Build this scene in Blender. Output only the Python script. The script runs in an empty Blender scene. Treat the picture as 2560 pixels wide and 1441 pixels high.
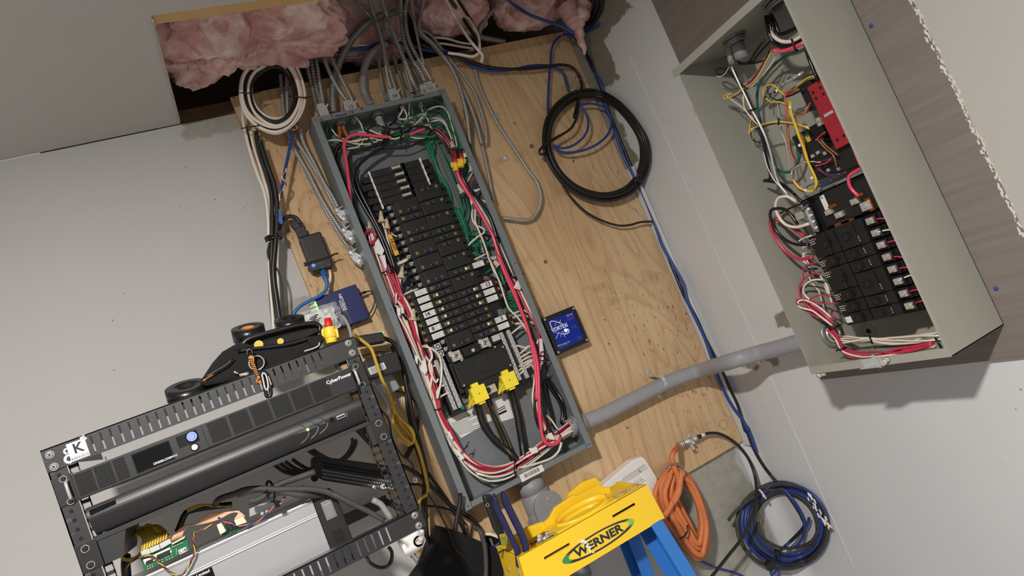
import bpy, bmesh, math, random
from mathutils import Vector, Matrix
random.seed(7)
C = bpy.context.scene.collection
S = bpy.context.scene

# ---------------------------------------------------------------- camera, light, exposure
F_PX = 1623.37118
RX = Vector((0.8584819, -0.3455487, -0.3789524)); DN = Vector((-0.3197694, 0.2170273, -0.9223051)); FW = Vector((0.4009444, 0.9129596, 0.0758181))
cam_d = bpy.data.cameras.new('camera'); cam = bpy.data.objects.new('camera', cam_d); C.objects.link(cam)
cam_d.sensor_width = 36; cam_d.lens = F_PX / 2560 * 36; cam_d.clip_start = 0.02
m = Matrix((RX, -DN, -FW)).transposed().to_4x4()
cam.matrix_world = m
S.camera = cam
S.view_settings.view_transform = 'Standard'; S.view_settings.look = 'None'
S.view_settings.gamma = 1; S.view_settings.use_curve_mapping = False
S.view_settings.exposure = 0.0
w = bpy.data.worlds.new('room_ambient'); S.world = w; w.use_nodes = True
w.node_tree.nodes['Background'].inputs[0].default_value = (1.0, 0.975, 0.95, 1)
w.node_tree.nodes['Background'].inputs[1].default_value = 0.30
def area(name, loc, aim, size, power, col, shape='DISK'):
    d = bpy.data.lights.new(name, 'AREA'); d.shape = shape; d.size = size; d.energy = power; d.color = col
    o = bpy.data.objects.new(name, d); C.objects.link(o); o.location = loc
    o.rotation_euler = (Vector(aim) - Vector(loc)).to_track_quat('-Z', 'Y').to_euler(); return o
area('ceiling_lamp', (-0.28, -0.14, 0.775), (-0.33, 0.04, -1.0), 0.12, 61, (1.0, 0.97, 0.93))

# ---------------------------------------------------------------- measuring the photograph: a pixel seen on a known plane of the room
CR = dict(A1=(360,0,4),A2=(900,0,4),A3=(560,120,2.402),A4=(760,200,4.002),A5=(880,360,3.602),A6=(980,640,4.002),A7=(1040,850,3.275),
 B1=(1640,0,2.771),B2=(1760,100,3.432),B3=(1880,440,2.883),B4=(1320,160,3.133),B5=(1180,1060,3.782),B6=(1600,1040,3.593),B7=(1300,720,7.204),
 C1=(80,1000,3.267),C2=(400,740,3.603),C3=(660,500,4.003),C4=(560,1080,3.991),C5=(280,1180,4.267),C6=(880,820,2.322),
 D1=(1200,1180,5.52),D2=(1420,1130,5.336),D3=(900,1240,7.111),F1=(1640,0,6.006),F2=(1980,780,4.414),F3=(1700,680,3.603),P=(0,0,1))
def ray(k, x, y):
    o = CR[k]; px = o[0] + x / o[2]; py = o[1] + y / o[2]
    return RX * ((px - 1280) / F_PX) + DN * ((py - 720.5) / F_PX) + FW
def KY(k, x, y, Y): d = ray(k, x, y); return d * (Y / d.y)
def KX(k, x, y, X): d = ray(k, x, y); return d * (X / d.x)
def KZ(k, x, y, Z): d = ray(k, x, y); return d * (Z / d.z)
def pxr(p, wpx): return wpx / 2 * p.dot(FW) / F_PX      # radius in metres of something wpx pixels wide at p

# ---------------------------------------------------------------- materials
def lin(c):
    f = lambda v: (v / 255 / 12.92) if v / 255 <= 0.04045 else ((v / 255 + 0.055) / 1.055) ** 2.4
    return (f(c[0]), f(c[1]), f(c[2]), 1)
M = {}
def mat(name, rgb, rough=0.5, metal=0.0, var=0.06, scale=60, bump=0.0, bscale=400, spec=0.5, emit=0, coat=0):
    m = bpy.data.materials.new(name); m.use_nodes = True; nt = m.node_tree; b = nt.nodes['Principled BSDF']
    geo = nt.nodes.new('ShaderNodeNewGeometry')
    n = nt.nodes.new('ShaderNodeTexNoise'); n.inputs['Scale'].default_value = scale; n.inputs['Detail'].default_value = 3
    nt.links.new(geo.outputs['Position'], n.inputs['Vector'])
    mx = nt.nodes.new('ShaderNodeMix'); mx.data_type = 'RGBA'
    c = lin(rgb); mx.inputs[6].default_value = tuple(v * (1 - var) for v in c[:3]) + (1,)
    mx.inputs[7].default_value = tuple(min(1, v * (1 + var)) for v in c[:3]) + (1,)
    nt.links.new(n.outputs['Fac'], mx.inputs[0]); nt.links.new(mx.outputs[2], b.inputs['Base Color'])
    b.inputs['Roughness'].default_value = rough; b.inputs['Metallic'].default_value = metal
    b.inputs['Specular IOR Level'].default_value = spec
    if coat: b.inputs['Coat Weight'].default_value = coat
    if bump:
        n2 = nt.nodes.new('ShaderNodeTexNoise'); n2.inputs['Scale'].default_value = bscale; n2.inputs['Detail'].default_value = 4
        nt.links.new(geo.outputs['Position'], n2.inputs['Vector'])
        bp = nt.nodes.new('ShaderNodeBump'); bp.inputs['Strength'].default_value = bump; bp.inputs['Distance'].default_value = 0.002
        nt.links.new(n2.outputs['Fac'], bp.inputs['Height']); nt.links.new(bp.outputs[0], b.inputs['Normal'])
    if emit:
        b.inputs['Emission Color'].default_value = c; b.inputs['Emission Strength'].default_value = emit
    M[name] = m; return m
mat('panel_grey', (116,122,124), 0.45, 0.0, 0.05, 40, 0.12, 900)
mat('panel_beige', (160,158,147), 0.5, 0.0, 0.03, 30, 0.15, 700)
mat('black_plastic', (34,33,32), 0.42, 0, 0.12, 80, 0.15, 900)
mat('breaker_black', (31,30,29), 0.38, 0, 0.15, 120, 0.2, 900)
mat('jet_black', (16,16,17), 0.5)
mat('rubber_black', (30,29,28), 0.5, 0, 0.15)
mat('cable_black', (30,28,27), 0.38, 0, 0.2, 90)
mat('dusty_cable', (66,62,59), 0.7, 0, 0.3, 50)
mat('wire_black', (26,26,27), 0.25, 0, 0.1)
mat('wire_white', (228,215,198), 0.35, 0, 0.05)
mat('wire_red', (196,48,78), 0.28, 0, 0.08)
mat('wire_red_bright', (228,76,102), 0.25, 0, 0.05)
mat('wire_green', (26,118,82), 0.3, 0, 0.12)
mat('wire_brown', (150,92,48), 0.4)
mat('wire_yellow', (226,190,50), 0.35)
mat('wire_orange', (212,110,60), 0.35)
mat('wire_purple', (92,54,90), 0.35)
mat('wire_teal', (35,92,92), 0.35)
mat('cable_white', (232,220,205), 0.42, 0, 0.06)
mat('cable_blue', (40,66,140), 0.38, 0, 0.12)
mat('patch_blue', (40,104,176), 0.38)
mat('cable_grey', (150,148,148), 0.5)
mat('cord_yellow', (206,166,58), 0.45, 0, 0.12)
mat('armor', (172,170,165), 0.34, 0.5, 0.12, 120)
mat('steel', (222,220,216), 0.28, 0.6, 0.1)
mat('zinc', (206,209,209), 0.34, 0.45, 0.15, 90, 0.2, 500)
mat('galv_dark', (146,146,143), 0.42, 0.45)
mat('brass', (205,170,95), 0.35, 0.85)
mat('copper', (205,130,80), 0.3, 0.9)
mat('conduit_grey', (152,152,156), 0.5, 0, 0.06)
mat('pvc_grey', (142,142,144), 0.5, 0, 0.05)
mat('white_label', (226,224,220), 0.6, 0, 0.02)
mat('ink', (20,20,22), 0.6)
mat('print_white', (235,236,238), 0.5, 0, 0.01)
mat('print_grey', (120,118,116), 0.6, 0, 0.01)
mat('wirenut_tan', (206,186,156), 0.5)
mat('wirenut_red', (205,38,30), 0.4)
mat('wirenut_yellow', (246,205,60), 0.4)
mat('lug_yellow', (250,226,60), 0.38, 0, 0.03)
mat('lug_metal', (206,198,182), 0.35, 0.5, 0.15)
mat('olive_green', (128,132,50), 0.5)
mat('purple', (96,50,130), 0.5)
mat('rack_black', (40,39,41), 0.45, 0, 0.08, 60, 0.18, 1200)
mat('rack_gap', (12,12,12), 0.8)
mat('ups_black', (36,35,36), 0.4, 0, 0.05, 60, 0.08, 1400)
mat('gloss_black', (12,13,15), 0.08, 0, 0.02)
mat('miner_alu', (196,196,198), 0.36, 0.55, 0.05, 30)
mat('pcb_green', (30,110,70), 0.4)
mat('connector_clear', (205,205,196), 0.3)
mat('connector_white', (235,222,190), 0.45)
mat('ribbon_tan', (226,176,140), 0.5)
mat('tape_black', (22,22,22), 0.3)
mat('cloth_black', (26,25,24), 0.85, 0, 0.2, 90, 0.8, 1500)
mat('strap_orange', (214,140,66), 0.7, 0, 0.15, 200, 0.5, 1500)
mat('blue_vortex', (16,42,150), 0.4, 0, 0.02)
mat('navy', (30,38,92), 0.4, 0.1, 0.05, 60, 0.1, 900)
mat('ladder_yellow', (250,206,44), 0.33, 0, 0.02, 20)
mat('ladder_pale', (246,222,130), 0.4)
mat('ladder_blue', (50,118,196), 0.42, 0, 0.06, 30, 0.2, 600)
mat('handle_blue', (34,38,74), 0.28, 0, 0.1)
mat('hose_orange', (210,120,68), 0.55, 0, 0.22, 26)
mat('white_plastic', (236,232,226), 0.45, 0, 0.02)
mat('grey_plastic', (176,176,178), 0.5)
mat('pink_insulation', (224,182,178), 0.95, 0, 0.30, 16, 1.0, 140, 0.1)
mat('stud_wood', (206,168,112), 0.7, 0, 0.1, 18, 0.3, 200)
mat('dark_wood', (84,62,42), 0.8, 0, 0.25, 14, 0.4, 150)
mat('red_block', (158,36,46), 0.5)
mat('blue_paint', (46,78,132), 0.5)
mat('led_blue', (40,70,255), 0.4, emit=5)
mat('led_green', (120,255,90), 0.4, emit=4)
mat('led_green2', (80,230,130), 0.4, emit=1.4)
mat('led_white', (200,225,255), 0.4, emit=4)
mat('led_teal', (150,255,240), 0.4, emit=7)
mat('button_lit', (120,140,240), 0.3, emit=0.7)
mat('button_white', (240,240,236), 0.4, emit=0.5)
mat('tag_amber', (232,170,52), 0.4)
mat('paint_splash', (240,236,220), 0.6)
mat('logo_green', (60,140,80), 0.45)
mat('logo_lime', (140,190,70), 0.45)
mat('logo_ink', (26,46,58), 0.45)
mat('sticker_red', (176,50,40), 0.5)
mat('tool_yellow', (206,176,60), 0.5)
mat('velvet_black', (10,10,11), 0.95, 0, 0.1)
def clear_mat():
    m = bpy.data.materials.new('clear_film'); m.use_nodes = True; b = m.node_tree.nodes['Principled BSDF']
    b.inputs['Base Color'].default_value = (0.85,0.86,0.88,1); b.inputs['Roughness'].default_value = 0.25
    b.inputs['Alpha'].default_value = 0.38; M['clear_film'] = m
clear_mat()

# ---------------------------------------------------------------- mesh helpers
class MB:
    def __init__(s): s.v = []; s.f = []; s.sm = []
    def add(s, vs, fs, smooth=False):
        n = len(s.v); s.v += [Vector(v) for v in vs]; s.f += [tuple(i + n for i in f) for f in fs]; s.sm += [smooth] * len(fs)
        return s
    def box(s, x0, x1, y0, y1, z0, z1):
        v = [(x, y, z) for x in (x0, x1) for y in (y0, y1) for z in (z0, z1)]
        return s.add(v, [(0,1,3,2),(4,6,7,5),(0,4,5,1),(2,3,7,6),(0,2,6,4),(1,5,7,3)])
    def obox(s, c, u, v, w):           # centre and three half-axis vectors
        c, u, v, w = map(Vector, (c, u, v, w))
        p = [c + a*u + b*v + d*w for a in (-1,1) for b in (-1,1) for d in (-1,1)]
        return s.add(p, [(0,1,3,2),(4,6,7,5),(0,4,5,1),(2,3,7,6),(0,2,6,4),(1,5,7,3)])
    def cyl(s, p0, p1, r0, r1=None, n=16, cap=True):
        p0, p1 = Vector(p0), Vector(p1); r1 = r0 if r1 is None else r1
        a = (p1 - p0).normalized(); u = a.orthogonal().normalized(); v = a.cross(u)
        vs = []
        for p, r in ((p0, r0), (p1, r1)):
            vs += [p + (u*math.cos(2*math.pi*i/n) + v*math.sin(2*math.pi*i/n))*r for i in range(n)]
        s.add(vs, [(i, (i+1)%n, n+(i+1)%n, n+i) for i in range(n)], True)
        if cap: s.f += [tuple(len(s.v)-2*n+i for i in range(n)), tuple(len(s.v)-n+i for i in range(n))]; s.sm += [False, False]
        return s
    def ring(s, p0, p1, ro, ri, n=24):
        p0, p1 = Vector(p0), Vector(p1); a = (p1-p0).normalized(); u = a.orthogonal().normalized(); v = a.cross(u)
        vs = []
        for p, r in ((p0,ro),(p1,ro),(p1,ri),(p0,ri)):
            vs += [p + (u*math.cos(2*math.pi*i/n) + v*math.sin(2*math.pi*i/n))*r for i in range(n)]
        return s.add(vs, [(k*n+i, k*n+(i+1)%n, ((k+1)%4)*n+(i+1)%n, ((k+1)%4)*n+i) for k in range(4) for i in range(n)], True)
    def tube(s, pts, r, n=8, closed=False, rfun=None, cap=True):
        pts = [Vector(p) for p in pts]; k = len(pts); vs = []; t0 = None; u = None
        for i, p in enumerate(pts):
            a = pts[(i-1) % k] if (closed or i) else p; b = pts[(i+1) % k] if (closed or i < k-1) else p
            t = (b - a).normalized() if (b-a).length > 1e-9 else Vector((0,0,1))
            if u is None: u = t.orthogonal().normalized()
            else:
                u = (u - t * u.dot(t)); u = u.normalized() if u.length > 1e-6 else t.orthogonal().normalized()
            v = t.cross(u); rr = (r if rfun is None else rfun(i))
            vs += [p + (u*math.cos(2*math.pi*j/n) + v*math.sin(2*math.pi*j/n))*rr for j in range(n)]
        m = k if closed else k-1
        fs = [(i*n+j, i*n+(j+1)%n, ((i+1)%k)*n+(j+1)%n, ((i+1)%k)*n+j) for i in range(m) for j in range(n)]
        s.add(vs, fs, True)
        if cap and not closed:
            b0 = len(s.v)-k*n; s.f += [tuple(b0+j for j in range(n)), tuple(b0+(k-1)*n+j for j in range(n))]; s.sm += [False, False]
        return s
    def prism(s, poly, off):           # poly: list of 3-D points, off: extrusion vector
        poly = [Vector(p) for p in poly]; off = Vector(off); n = len(poly)
        return s.add(poly + [p+off for p in poly], [tuple(range(n)), tuple(range(2*n-1, n-1, -1))] + [(i, (i+1)%n, n+(i+1)%n, n+i) for i in range(n)])
    def ball(s, c, r, n=10, sc=(1,1,1)):
        c = Vector(c); vs = []; h = n//2
        for i in range(1, h):
            th = math.pi*i/h
            vs += [c + Vector((math.sin(th)*math.cos(2*math.pi*j/n)*sc[0], math.sin(th)*math.sin(2*math.pi*j/n)*sc[1], math.cos(th)*sc[2]))*r for j in range(n)]
        k = h-1; vs += [c+Vector((0,0,r*sc[2])), c-Vector((0,0,r*sc[2]))]
        fs = [(i*n+j, i*n+(j+1)%n, (i+1)*n+(j+1)%n, (i+1)*n+j) for i in range(k-1) for j in range(n)]
        fs += [(k*n, (j+1)%n, j) for j in range(n)] + [(k*n+1, (k-1)*n+j, (k-1)*n+(j+1)%n) for j in range(n)]
        return s.add(vs, fs, True)
    def build(s, name, m, parent=None, bevel=0, recalc=True):
        org = Vector((0,0,0))
        if parent is None and s.v:
            xs = [v.x for v in s.v]; ys = [v.y for v in s.v]; zs = [v.z for v in s.v]
            org = Vector(((min(xs)+max(xs))/2, (min(ys)+max(ys))/2, min(zs)))
        me = bpy.data.meshes.new(name); me.from_pydata([v - org for v in s.v], [], s.f)
        me.polygons.foreach_set('use_smooth', s.sm)
        if recalc:
            b = bmesh.new(); b.from_mesh(me); bmesh.ops.recalc_face_normals(b, faces=b.faces); b.to_mesh(me); b.free()
        me.materials.append(M[m] if isinstance(m, str) else m)
        o = bpy.data.objects.new(name, me); C.objects.link(o); o.location = org
        if parent is not None: par(o, parent)
        if bevel:
            bv = o.modifiers.new('bevel', 'BEVEL'); bv.width = bevel; bv.segments = 2; bv.limit_method = 'ANGLE'; bv.angle_limit = 0.6
        return o
def wloc(p):
    v = Vector(p.location)
    while p.parent: p = p.parent
    return v
def par(o, p):
    o.parent = p
    q = p; off = Vector(p.location)
    if p.parent: off = Vector((0,0,0)) if p.type == 'MESH' else off
    # children meshes hold world coordinates, so undo the parent's place
    t = Vector((0,0,0)); q = p
    while q is not None: t += q.location; t += q.matrix_parent_inverse.to_translation(); q = q.parent
    o.matrix_parent_inverse = Matrix.Translation(-t)
def thing(name, label, cat, loc, group=None):
    o = bpy.data.objects.new(name, None); C.objects.link(o); o.location = loc; o.empty_display_size = 0.02
    o['label'] = label; o['category'] = cat
    if group: o['group'] = group
    return o
def tag(o, label, cat, group=None):
    o['label'] = label; o['category'] = cat
    if group: o['group'] = group
    return o
def struct(o): o['kind'] = 'structure'; return o
def box(name, m, parent, x0, x1, y0, y1, z0, z1, bevel=0): return MB().box(x0,x1,y0,y1,z0,z1).build(name, m, parent, bevel)
def text(name, s, o, u, v, size, m, parent, lift=0.0004, align='CENTER', bold=0.0, xs=1.0):
    cu = bpy.data.curves.new('t', 'FONT'); cu.body = s; cu.size = 1; cu.align_x = align; cu.align_y = 'CENTER'; cu.offset = bold; cu.resolution_u = 3
    ob = bpy.data.objects.new('t', cu); me = bpy.data.meshes.new_from_object(ob)
    u = Vector(u).normalized(); v = Vector(v).normalized(); n = u.cross(v); o = Vector(o)
    me2 = bpy.data.meshes.new(name)
    me2.from_pydata([o + u*(p.co.x*size*xs) + v*(p.co.y*size) + n*lift for p in me.vertices], [], [tuple(f.vertices) for f in me.polygons])
    me2.materials.append(M[m]); bpy.data.objects.remove(ob); bpy.data.curves.remove(cu); bpy.data.meshes.remove(me)
    t = bpy.data.objects.new(name, me2); C.objects.link(t); par(t, parent); return t
def spline(pts, step=0.006, closed=False):
    P = [Vector(p) for p in pts]; n = len(P); out = []
    if n < 3 and not closed:
        k = max(2, int((P[1]-P[0]).length/step)); return [P[0].lerp(P[1], i/k) for i in range(k+1)]
    rng = range(n) if closed else range(n-1)
    for i in rng:
        p0 = P[(i-1) % n] if (closed or i) else P[0]*2-P[1]
        p1 = P[i]; p2 = P[(i+1) % n]
        p3 = P[(i+2) % n] if (closed or i < n-2) else P[-1]*2-P[-2]
        k = max(2, int((p2-p1).length/step))
        for j in range(k):
            t = j/k; out.append(0.5*((2*p1)+(p2-p0)*t+(2*p0-5*p1+4*p2-p3)*t*t+(3*p1-p0-3*p2+p3)*t**3))
    if not closed: out.append(P[-1].copy())
    return out
def resample(P, step):
    out = [P[0]]; acc = 0
    for a, b in zip(P, P[1:]):
        L = (b-a).length; t = step-acc
        while t <= L: out.append(a.lerp(b, t/L)); t += step
        acc = (acc + L) % step if L else acc
    return out
X1 = Vector((1,0,0)); Y1 = Vector((0,1,0)); Z1 = Vector((0,0,1))
# ================================================================ the room
YW, XW, ZC, ZF = 1.630, 1.235, 0.792, -1.60        # back wall, right wall, ceiling, floor
def concrete(name, base, raw, masks, pores=True):
    m = bpy.data.materials.new(name); m.use_nodes = True; nt = m.node_tree; L = nt.links; b = nt.nodes['Principled BSDF']
    def N(t, **k):
        n = nt.nodes.new(t)
        for a, c in k.items(): setattr(n, a, c)
        return n
    geo = N('ShaderNodeNewGeometry'); sep = N('ShaderNodeSeparateXYZ'); L.new(geo.outputs['Position'], sep.inputs[0])
    def noise(scale, det=4):
        n = N('ShaderNodeTexNoise'); n.inputs['Scale'].default_value = scale; n.inputs['Detail'].default_value = det
        L.new(geo.outputs['Position'], n.inputs['Vector']); return n.outputs['Fac']
    def math_(op, a, bb, cl=False):
        n = N('ShaderNodeMath', operation=op); n.use_clamp = cl
        for i, x in enumerate((a, bb)):
            if x is None: continue
            if isinstance(x, (int, float)): n.inputs[i].default_value = x
            else: L.new(x, n.inputs[i])
        return n.outputs[0]
    def mix(f, a, c):
        n = N('ShaderNodeMix', data_type='RGBA')
        L.new(f, n.inputs[0]) if not isinstance(f, float) else None
        for i, x in ((6, a), (7, c)):
            if isinstance(x, tuple): n.inputs[i].default_value = x
            else: L.new(x, n.inputs[i])
        return n.outputs[2]
    def ramp(f, lo, hi):
        n = N('ShaderNodeMapRange'); n.inputs[1].default_value = lo; n.inputs[2].default_value = hi; L.new(f, n.inputs[0]); return n.outputs[0]
    n1 = noise(3.2, 5); n2 = noise(38, 5); n3 = noise(150, 2)
    c = lin(base)
    col = mix(n1, tuple(v*0.95 for v in c[:3])+(1,), tuple(v*1.04 for v in c[:3])+(1,))
    r = lin(raw); rawc = mix(n2, tuple(v*0.72 for v in r[:3])+(1,), tuple(v*1.2 for v in r[:3])+(1,))
    mask = None
    jit = math_('MULTIPLY', math_('SUBTRACT', noise(16, 6), 0.5), 0.085)
    for axes, x0, x1, z0, z1 in masks:
        a = sep.outputs[axes]; z = sep.outputs[2]
        def soft(v, lo, hi):
            v = math_('ADD', v, jit)
            return math_('MULTIPLY', ramp(v, lo-0.003, lo+0.003), ramp(v, hi+0.003, hi-0.003))
        k = math_('MULTIPLY', soft(a, x0, x1), soft(z, z0, z1))
        mask = k if mask is None else math_('MAXIMUM', mask, k)
    if mask is not None: col = mix(mask, col, rawc)
    if pores:
        v = N('ShaderNodeTexVoronoi'); v.inputs['Scale'].default_value = 26; L.new(geo.outputs['Position'], v.inputs['Vector'])
        d = math_('ADD', v.outputs['Distance'], math_('MULTIPLY', n3, 0.10))
        hole = ramp(d, 0.105, 0.085)
        gate = ramp(noise(2.6, 2), 0.52, 0.60); hole = math_('MULTIPLY', hole, gate)
        col = mix(hole, col, tuple(v*0.38 for v in c[:3])+(1,))
    L.new(col, b.inputs['Base Color']); b.inputs['Roughness'].default_value = 0.6
    bp = N('ShaderNodeBump'); bp.inputs['Strength'].default_value = 0.25; bp.inputs['Distance'].default_value = 0.003
    h = math_('ADD', math_('MULTIPLY', n2, 0.5), math_('MULTIPLY', n3, 0.3))
    if pores: h = math_('SUBTRACT', h, math_('MULTIPLY', hole, 1.5))
    L.new(h, bp.inputs['Height']); L.new(bp.outputs[0], b.inputs['Normal'])
    M[name] = m
concrete('painted_concrete', (187,184,181), (166,163,151),  # base darkened against the side wall to imitate weaker light here
  [(0, 0.86, 1.178, -0.86, -0.53), (0, 0.135, 0.36, 0.0, 0.29), (0, 0.07, 0.30, 0.748, 0.83), (0, 1.19, 1.30, 0.60, 1.1), (0, 0.3, 0.42, -0.9, -0.36)])
concrete('painted_side', (212,212,211), (136,132,116),  # similar paint, base kept lighter as if more light fell on it
  [(1, 1.50, 1.70, 0.60, 1.1), (1, 1.34, 1.70, 0.72, 1.1), (1, 1.575, 1.70, 0.36, 0.62), (1, 1.16, 1.33, -0.225, -0.19), (1, 1.36, 1.60, -0.315, -0.285)])
concrete('dimmed_drywall', (184,179,172), (150,150,150), [], False)  # same drywall, base darkened to dim the upper right wall
concrete('drywall', (194,190,185), (150,150,150), [], False)  # ceiling copy, base lightened to lift the dim ceiling
# grey-brown board on the right wall
def board_mat(name, base, axis, dark):
    m = bpy.data.materials.new(name); m.use_nodes = True; nt = m.node_tree; L = nt.links; b = nt.nodes['Principled BSDF']
    geo = nt.nodes.new('ShaderNodeNewGeometry'); mp = nt.nodes.new('ShaderNodeMapping'); L.new(geo.outputs['Position'], mp.inputs[0])
    mp.inputs['Scale'].default_value = (60, 3.5, 60) if axis == 1 else (60, 60, 3.5)
    n = nt.nodes.new('ShaderNodeTexNoise'); n.inputs['Scale'].default_value = 1.6; n.inputs['Detail'].default_value = 6; L.new(mp.outputs[0], n.inputs['Vector'])
    r = nt.nodes.new('ShaderNodeValToRGB'); r.color_ramp.elements[0].position = 0.3; r.color_ramp.elements[1].position = 0.7
    r.color_ramp.elements[0].color = lin(dark); r.color_ramp.elements[1].color = lin(base)
    L.new(n.outputs['Fac'], r.inputs[0]); L.new(r.outputs[0], b.inputs['Base Color']); b.inputs['Roughness'].default_value = 0.6
    bp = nt.nodes.new('ShaderNodeBump'); bp.inputs['Strength'].default_value = 0.3; bp.inputs['Distance'].default_value = 0.001
    L.new(n.outputs['Fac'], bp.inputs['Height']); L.new(bp.outputs[0], b.inputs['Normal']); M[name] = m
board_mat('brown_board', (130,120,113), 1, (119,109,102))
def plywood_mat():
    m = bpy.data.materials.new('plywood'); m.use_nodes = True; nt = m.node_tree; L = nt.links; b = nt.nodes['Principled BSDF']
    N = nt.nodes.new
    geo = N('ShaderNodeNewGeometry')
    def mapped(sx, sz, rot=0.0):
        mp = N('ShaderNodeMapping'); L.new(geo.outputs['Position'], mp.inputs[0]); mp.inputs['Scale'].default_value = (sx, 1, sz); mp.inputs['Rotation'].default_value = (0, rot, 0); return mp.outputs[0]
    def noise(vec, s, d=4, dist=0.0):
        n = N('ShaderNodeTexNoise'); n.inputs['Scale'].default_value = s; n.inputs['Detail'].default_value = d; n.inputs['Distortion'].default_value = dist; L.new(vec, n.inputs['Vector']); return n.outputs['Fac']
    def mr(f, a, c, lo=0.0, hi=1.0):
        n = N('ShaderNodeMapRange'); n.inputs[1].default_value = a; n.inputs[2].default_value = c; n.inputs[3].default_value = lo; n.inputs[4].default_value = hi; L.new(f, n.inputs[0]); return n.outputs[0]
    def mul(a, c):
        n = N('ShaderNodeMath'); n.operation = 'MULTIPLY'; L.new(a, n.inputs[0])
        if isinstance(c, float): n.inputs[1].default_value = c
        else: L.new(c, n.inputs[1])
        return n.outputs[0]
    def mix(f, a, c):
        n = N('ShaderNodeMix'); n.data_type = 'RGBA'; L.new(f, n.inputs[0])
        for i, x in ((6, a), (7, c)):
            if isinstance(x, tuple): n.inputs[i].default_value = x
            else: L.new(x, n.inputs[i])
        return n.outputs[2]
    # cathedral grain: rings of a slow noise field stretched along the grain
    field = noise(mapped(3.4, 0.9), 1.0, 2, 0.5)
    rings = N('ShaderNodeMath'); rings.operation = 'MULTIPLY'; L.new(field, rings.inputs[0]); rings.inputs[1].default_value = 22
    fr = N('ShaderNodeMath'); fr.operation = 'FRACT'; L.new(rings.outputs[0], fr.inputs[0])
    band = mr(fr.outputs[0], 0.55, 1.0)
    fine = noise(mapped(230, 9), 1.0, 3)
    blot = noise(mapped(5, 2.2), 1.0, 5)
    col = mix(blot, lin((190,151,107)), lin((230,201,161)))
    col = mix(mul(band, 0.34), col, lin((158,118,76)))
    col = mix(mul(mr(fine, 0.5, 0.8), 0.35), col, lin((140,98,58)))
    fleck = mr(noise(mapped(210, 52), 1.0, 1), 0.68, 0.72)
    gate = mr(noise(mapped(3.2, 2.0), 1.0, 1), 0.40, 0.60)
    col = mix(mul(mul(fleck, gate), 0.8), col, lin((104,70,42)))
    dirt = mr(noise(mapped(9, 14), 1.0, 3), 0.62, 0.72)
    col = mix(mul(dirt, 0.28), col, lin((120,92,64)))
    L.new(col, b.inputs['Base Color']); b.inputs['Roughness'].default_value = 0.72
    bp = N('ShaderNodeBump'); bp.inputs['Strength'].default_value = 0.15; bp.inputs['Distance'].default_value = 0.001
    L.new(fine, bp.inputs['Height']); L.new(bp.outputs[0], b.inputs['Normal']); M['plywood'] = m
plywood_mat()

XL, XR = -2.2, XW + 0.12
struct(MB().box(XL, XR, YW, YW+0.12, ZF, ZC-0.002).build('wall_back', 'painted_concrete'))
# right wall with a rounded inside corner
r = 0.045; prof = [(XW, -1.6), (XW, YW-r)] + [(XW - r + r*math.cos(a), YW - r + r*math.sin(a)) for a in [math.pi/2*i/6 for i in range(1, 6)]] + [(XW-r, YW+0.0005), (XR, YW+0.0005), (XR, -1.6)]
def ext(prof, z0, z1, mb): return mb.prism([(x, y, z0) for x, y in prof], (0, 0, z1-z0))
struct(ext(prof, ZF, 1.2, MB()).build('wall_right', 'painted_side'))
struct(MB().box(XL, XR, -1.6, YW+0.12, ZF-0.05, ZF).build('floor', 'painted_concrete'))
# ceiling drywall, cut open over the panel
mb = MB(); hx0, hy0 = 0.068, 1.192
mb.box(XL, hx0, -1.6, YW-0.001, ZC, ZC+0.013); mb.box(hx0, XW, -1.6, hy0, ZC, ZC+0.013)
struct(mb.build('ceiling', 'drywall'))
# torn paper edge of the cut and the greenish corner flap
mb = MB()
random.seed(3)
for i in range(26):
    y = hy0 + 0.02 + i*0.0155; mb.obox((hx0+0.0008, y, ZC-0.001-random.random()*0.002), (0.0012,0,0.0006), (0,0.008,0), (0.0006,0,0.002+random.random()*0.002))
struct(mb.build('trim_1', 'drywall'))
# framing round the cut: near joist, sill on top of the wall, rim and subfloor
struct(MB().box(hx0-0.03, XW, hy0+0.002, hy0+0.034, ZC+0.004, ZC+0.20).build('trim_2', 'stud_wood'))
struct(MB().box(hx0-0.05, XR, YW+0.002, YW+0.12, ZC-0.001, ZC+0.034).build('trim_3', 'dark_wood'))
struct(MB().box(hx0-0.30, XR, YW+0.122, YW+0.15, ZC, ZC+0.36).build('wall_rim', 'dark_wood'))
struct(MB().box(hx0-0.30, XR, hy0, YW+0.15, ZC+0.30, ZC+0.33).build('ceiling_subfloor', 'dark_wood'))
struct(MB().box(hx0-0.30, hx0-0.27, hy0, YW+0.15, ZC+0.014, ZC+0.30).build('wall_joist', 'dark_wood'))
for x in ():
    struct(MB().box(x, x+0.038, hy0+0.035, YW+0.12, ZC+0.07, ZC+0.30).build('trim_4', 'stud_wood'))
# thin casting seams on the right wall
mb = MB()
for y, z0, z1 in ((1.425, -0.9, 0.62),): mb.box(XW-0.0016, XW+0.001, y-0.0022, y+0.0022, z0, z1)
struct(mb.build('trim_5', 'painted_side'))
# caulk strip beside the plywood
struct(MB().box(1.2125, 1.222, 1.585, 1.6295, -0.545, 0.35).build('trim_6', 'painted_side'))

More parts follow.
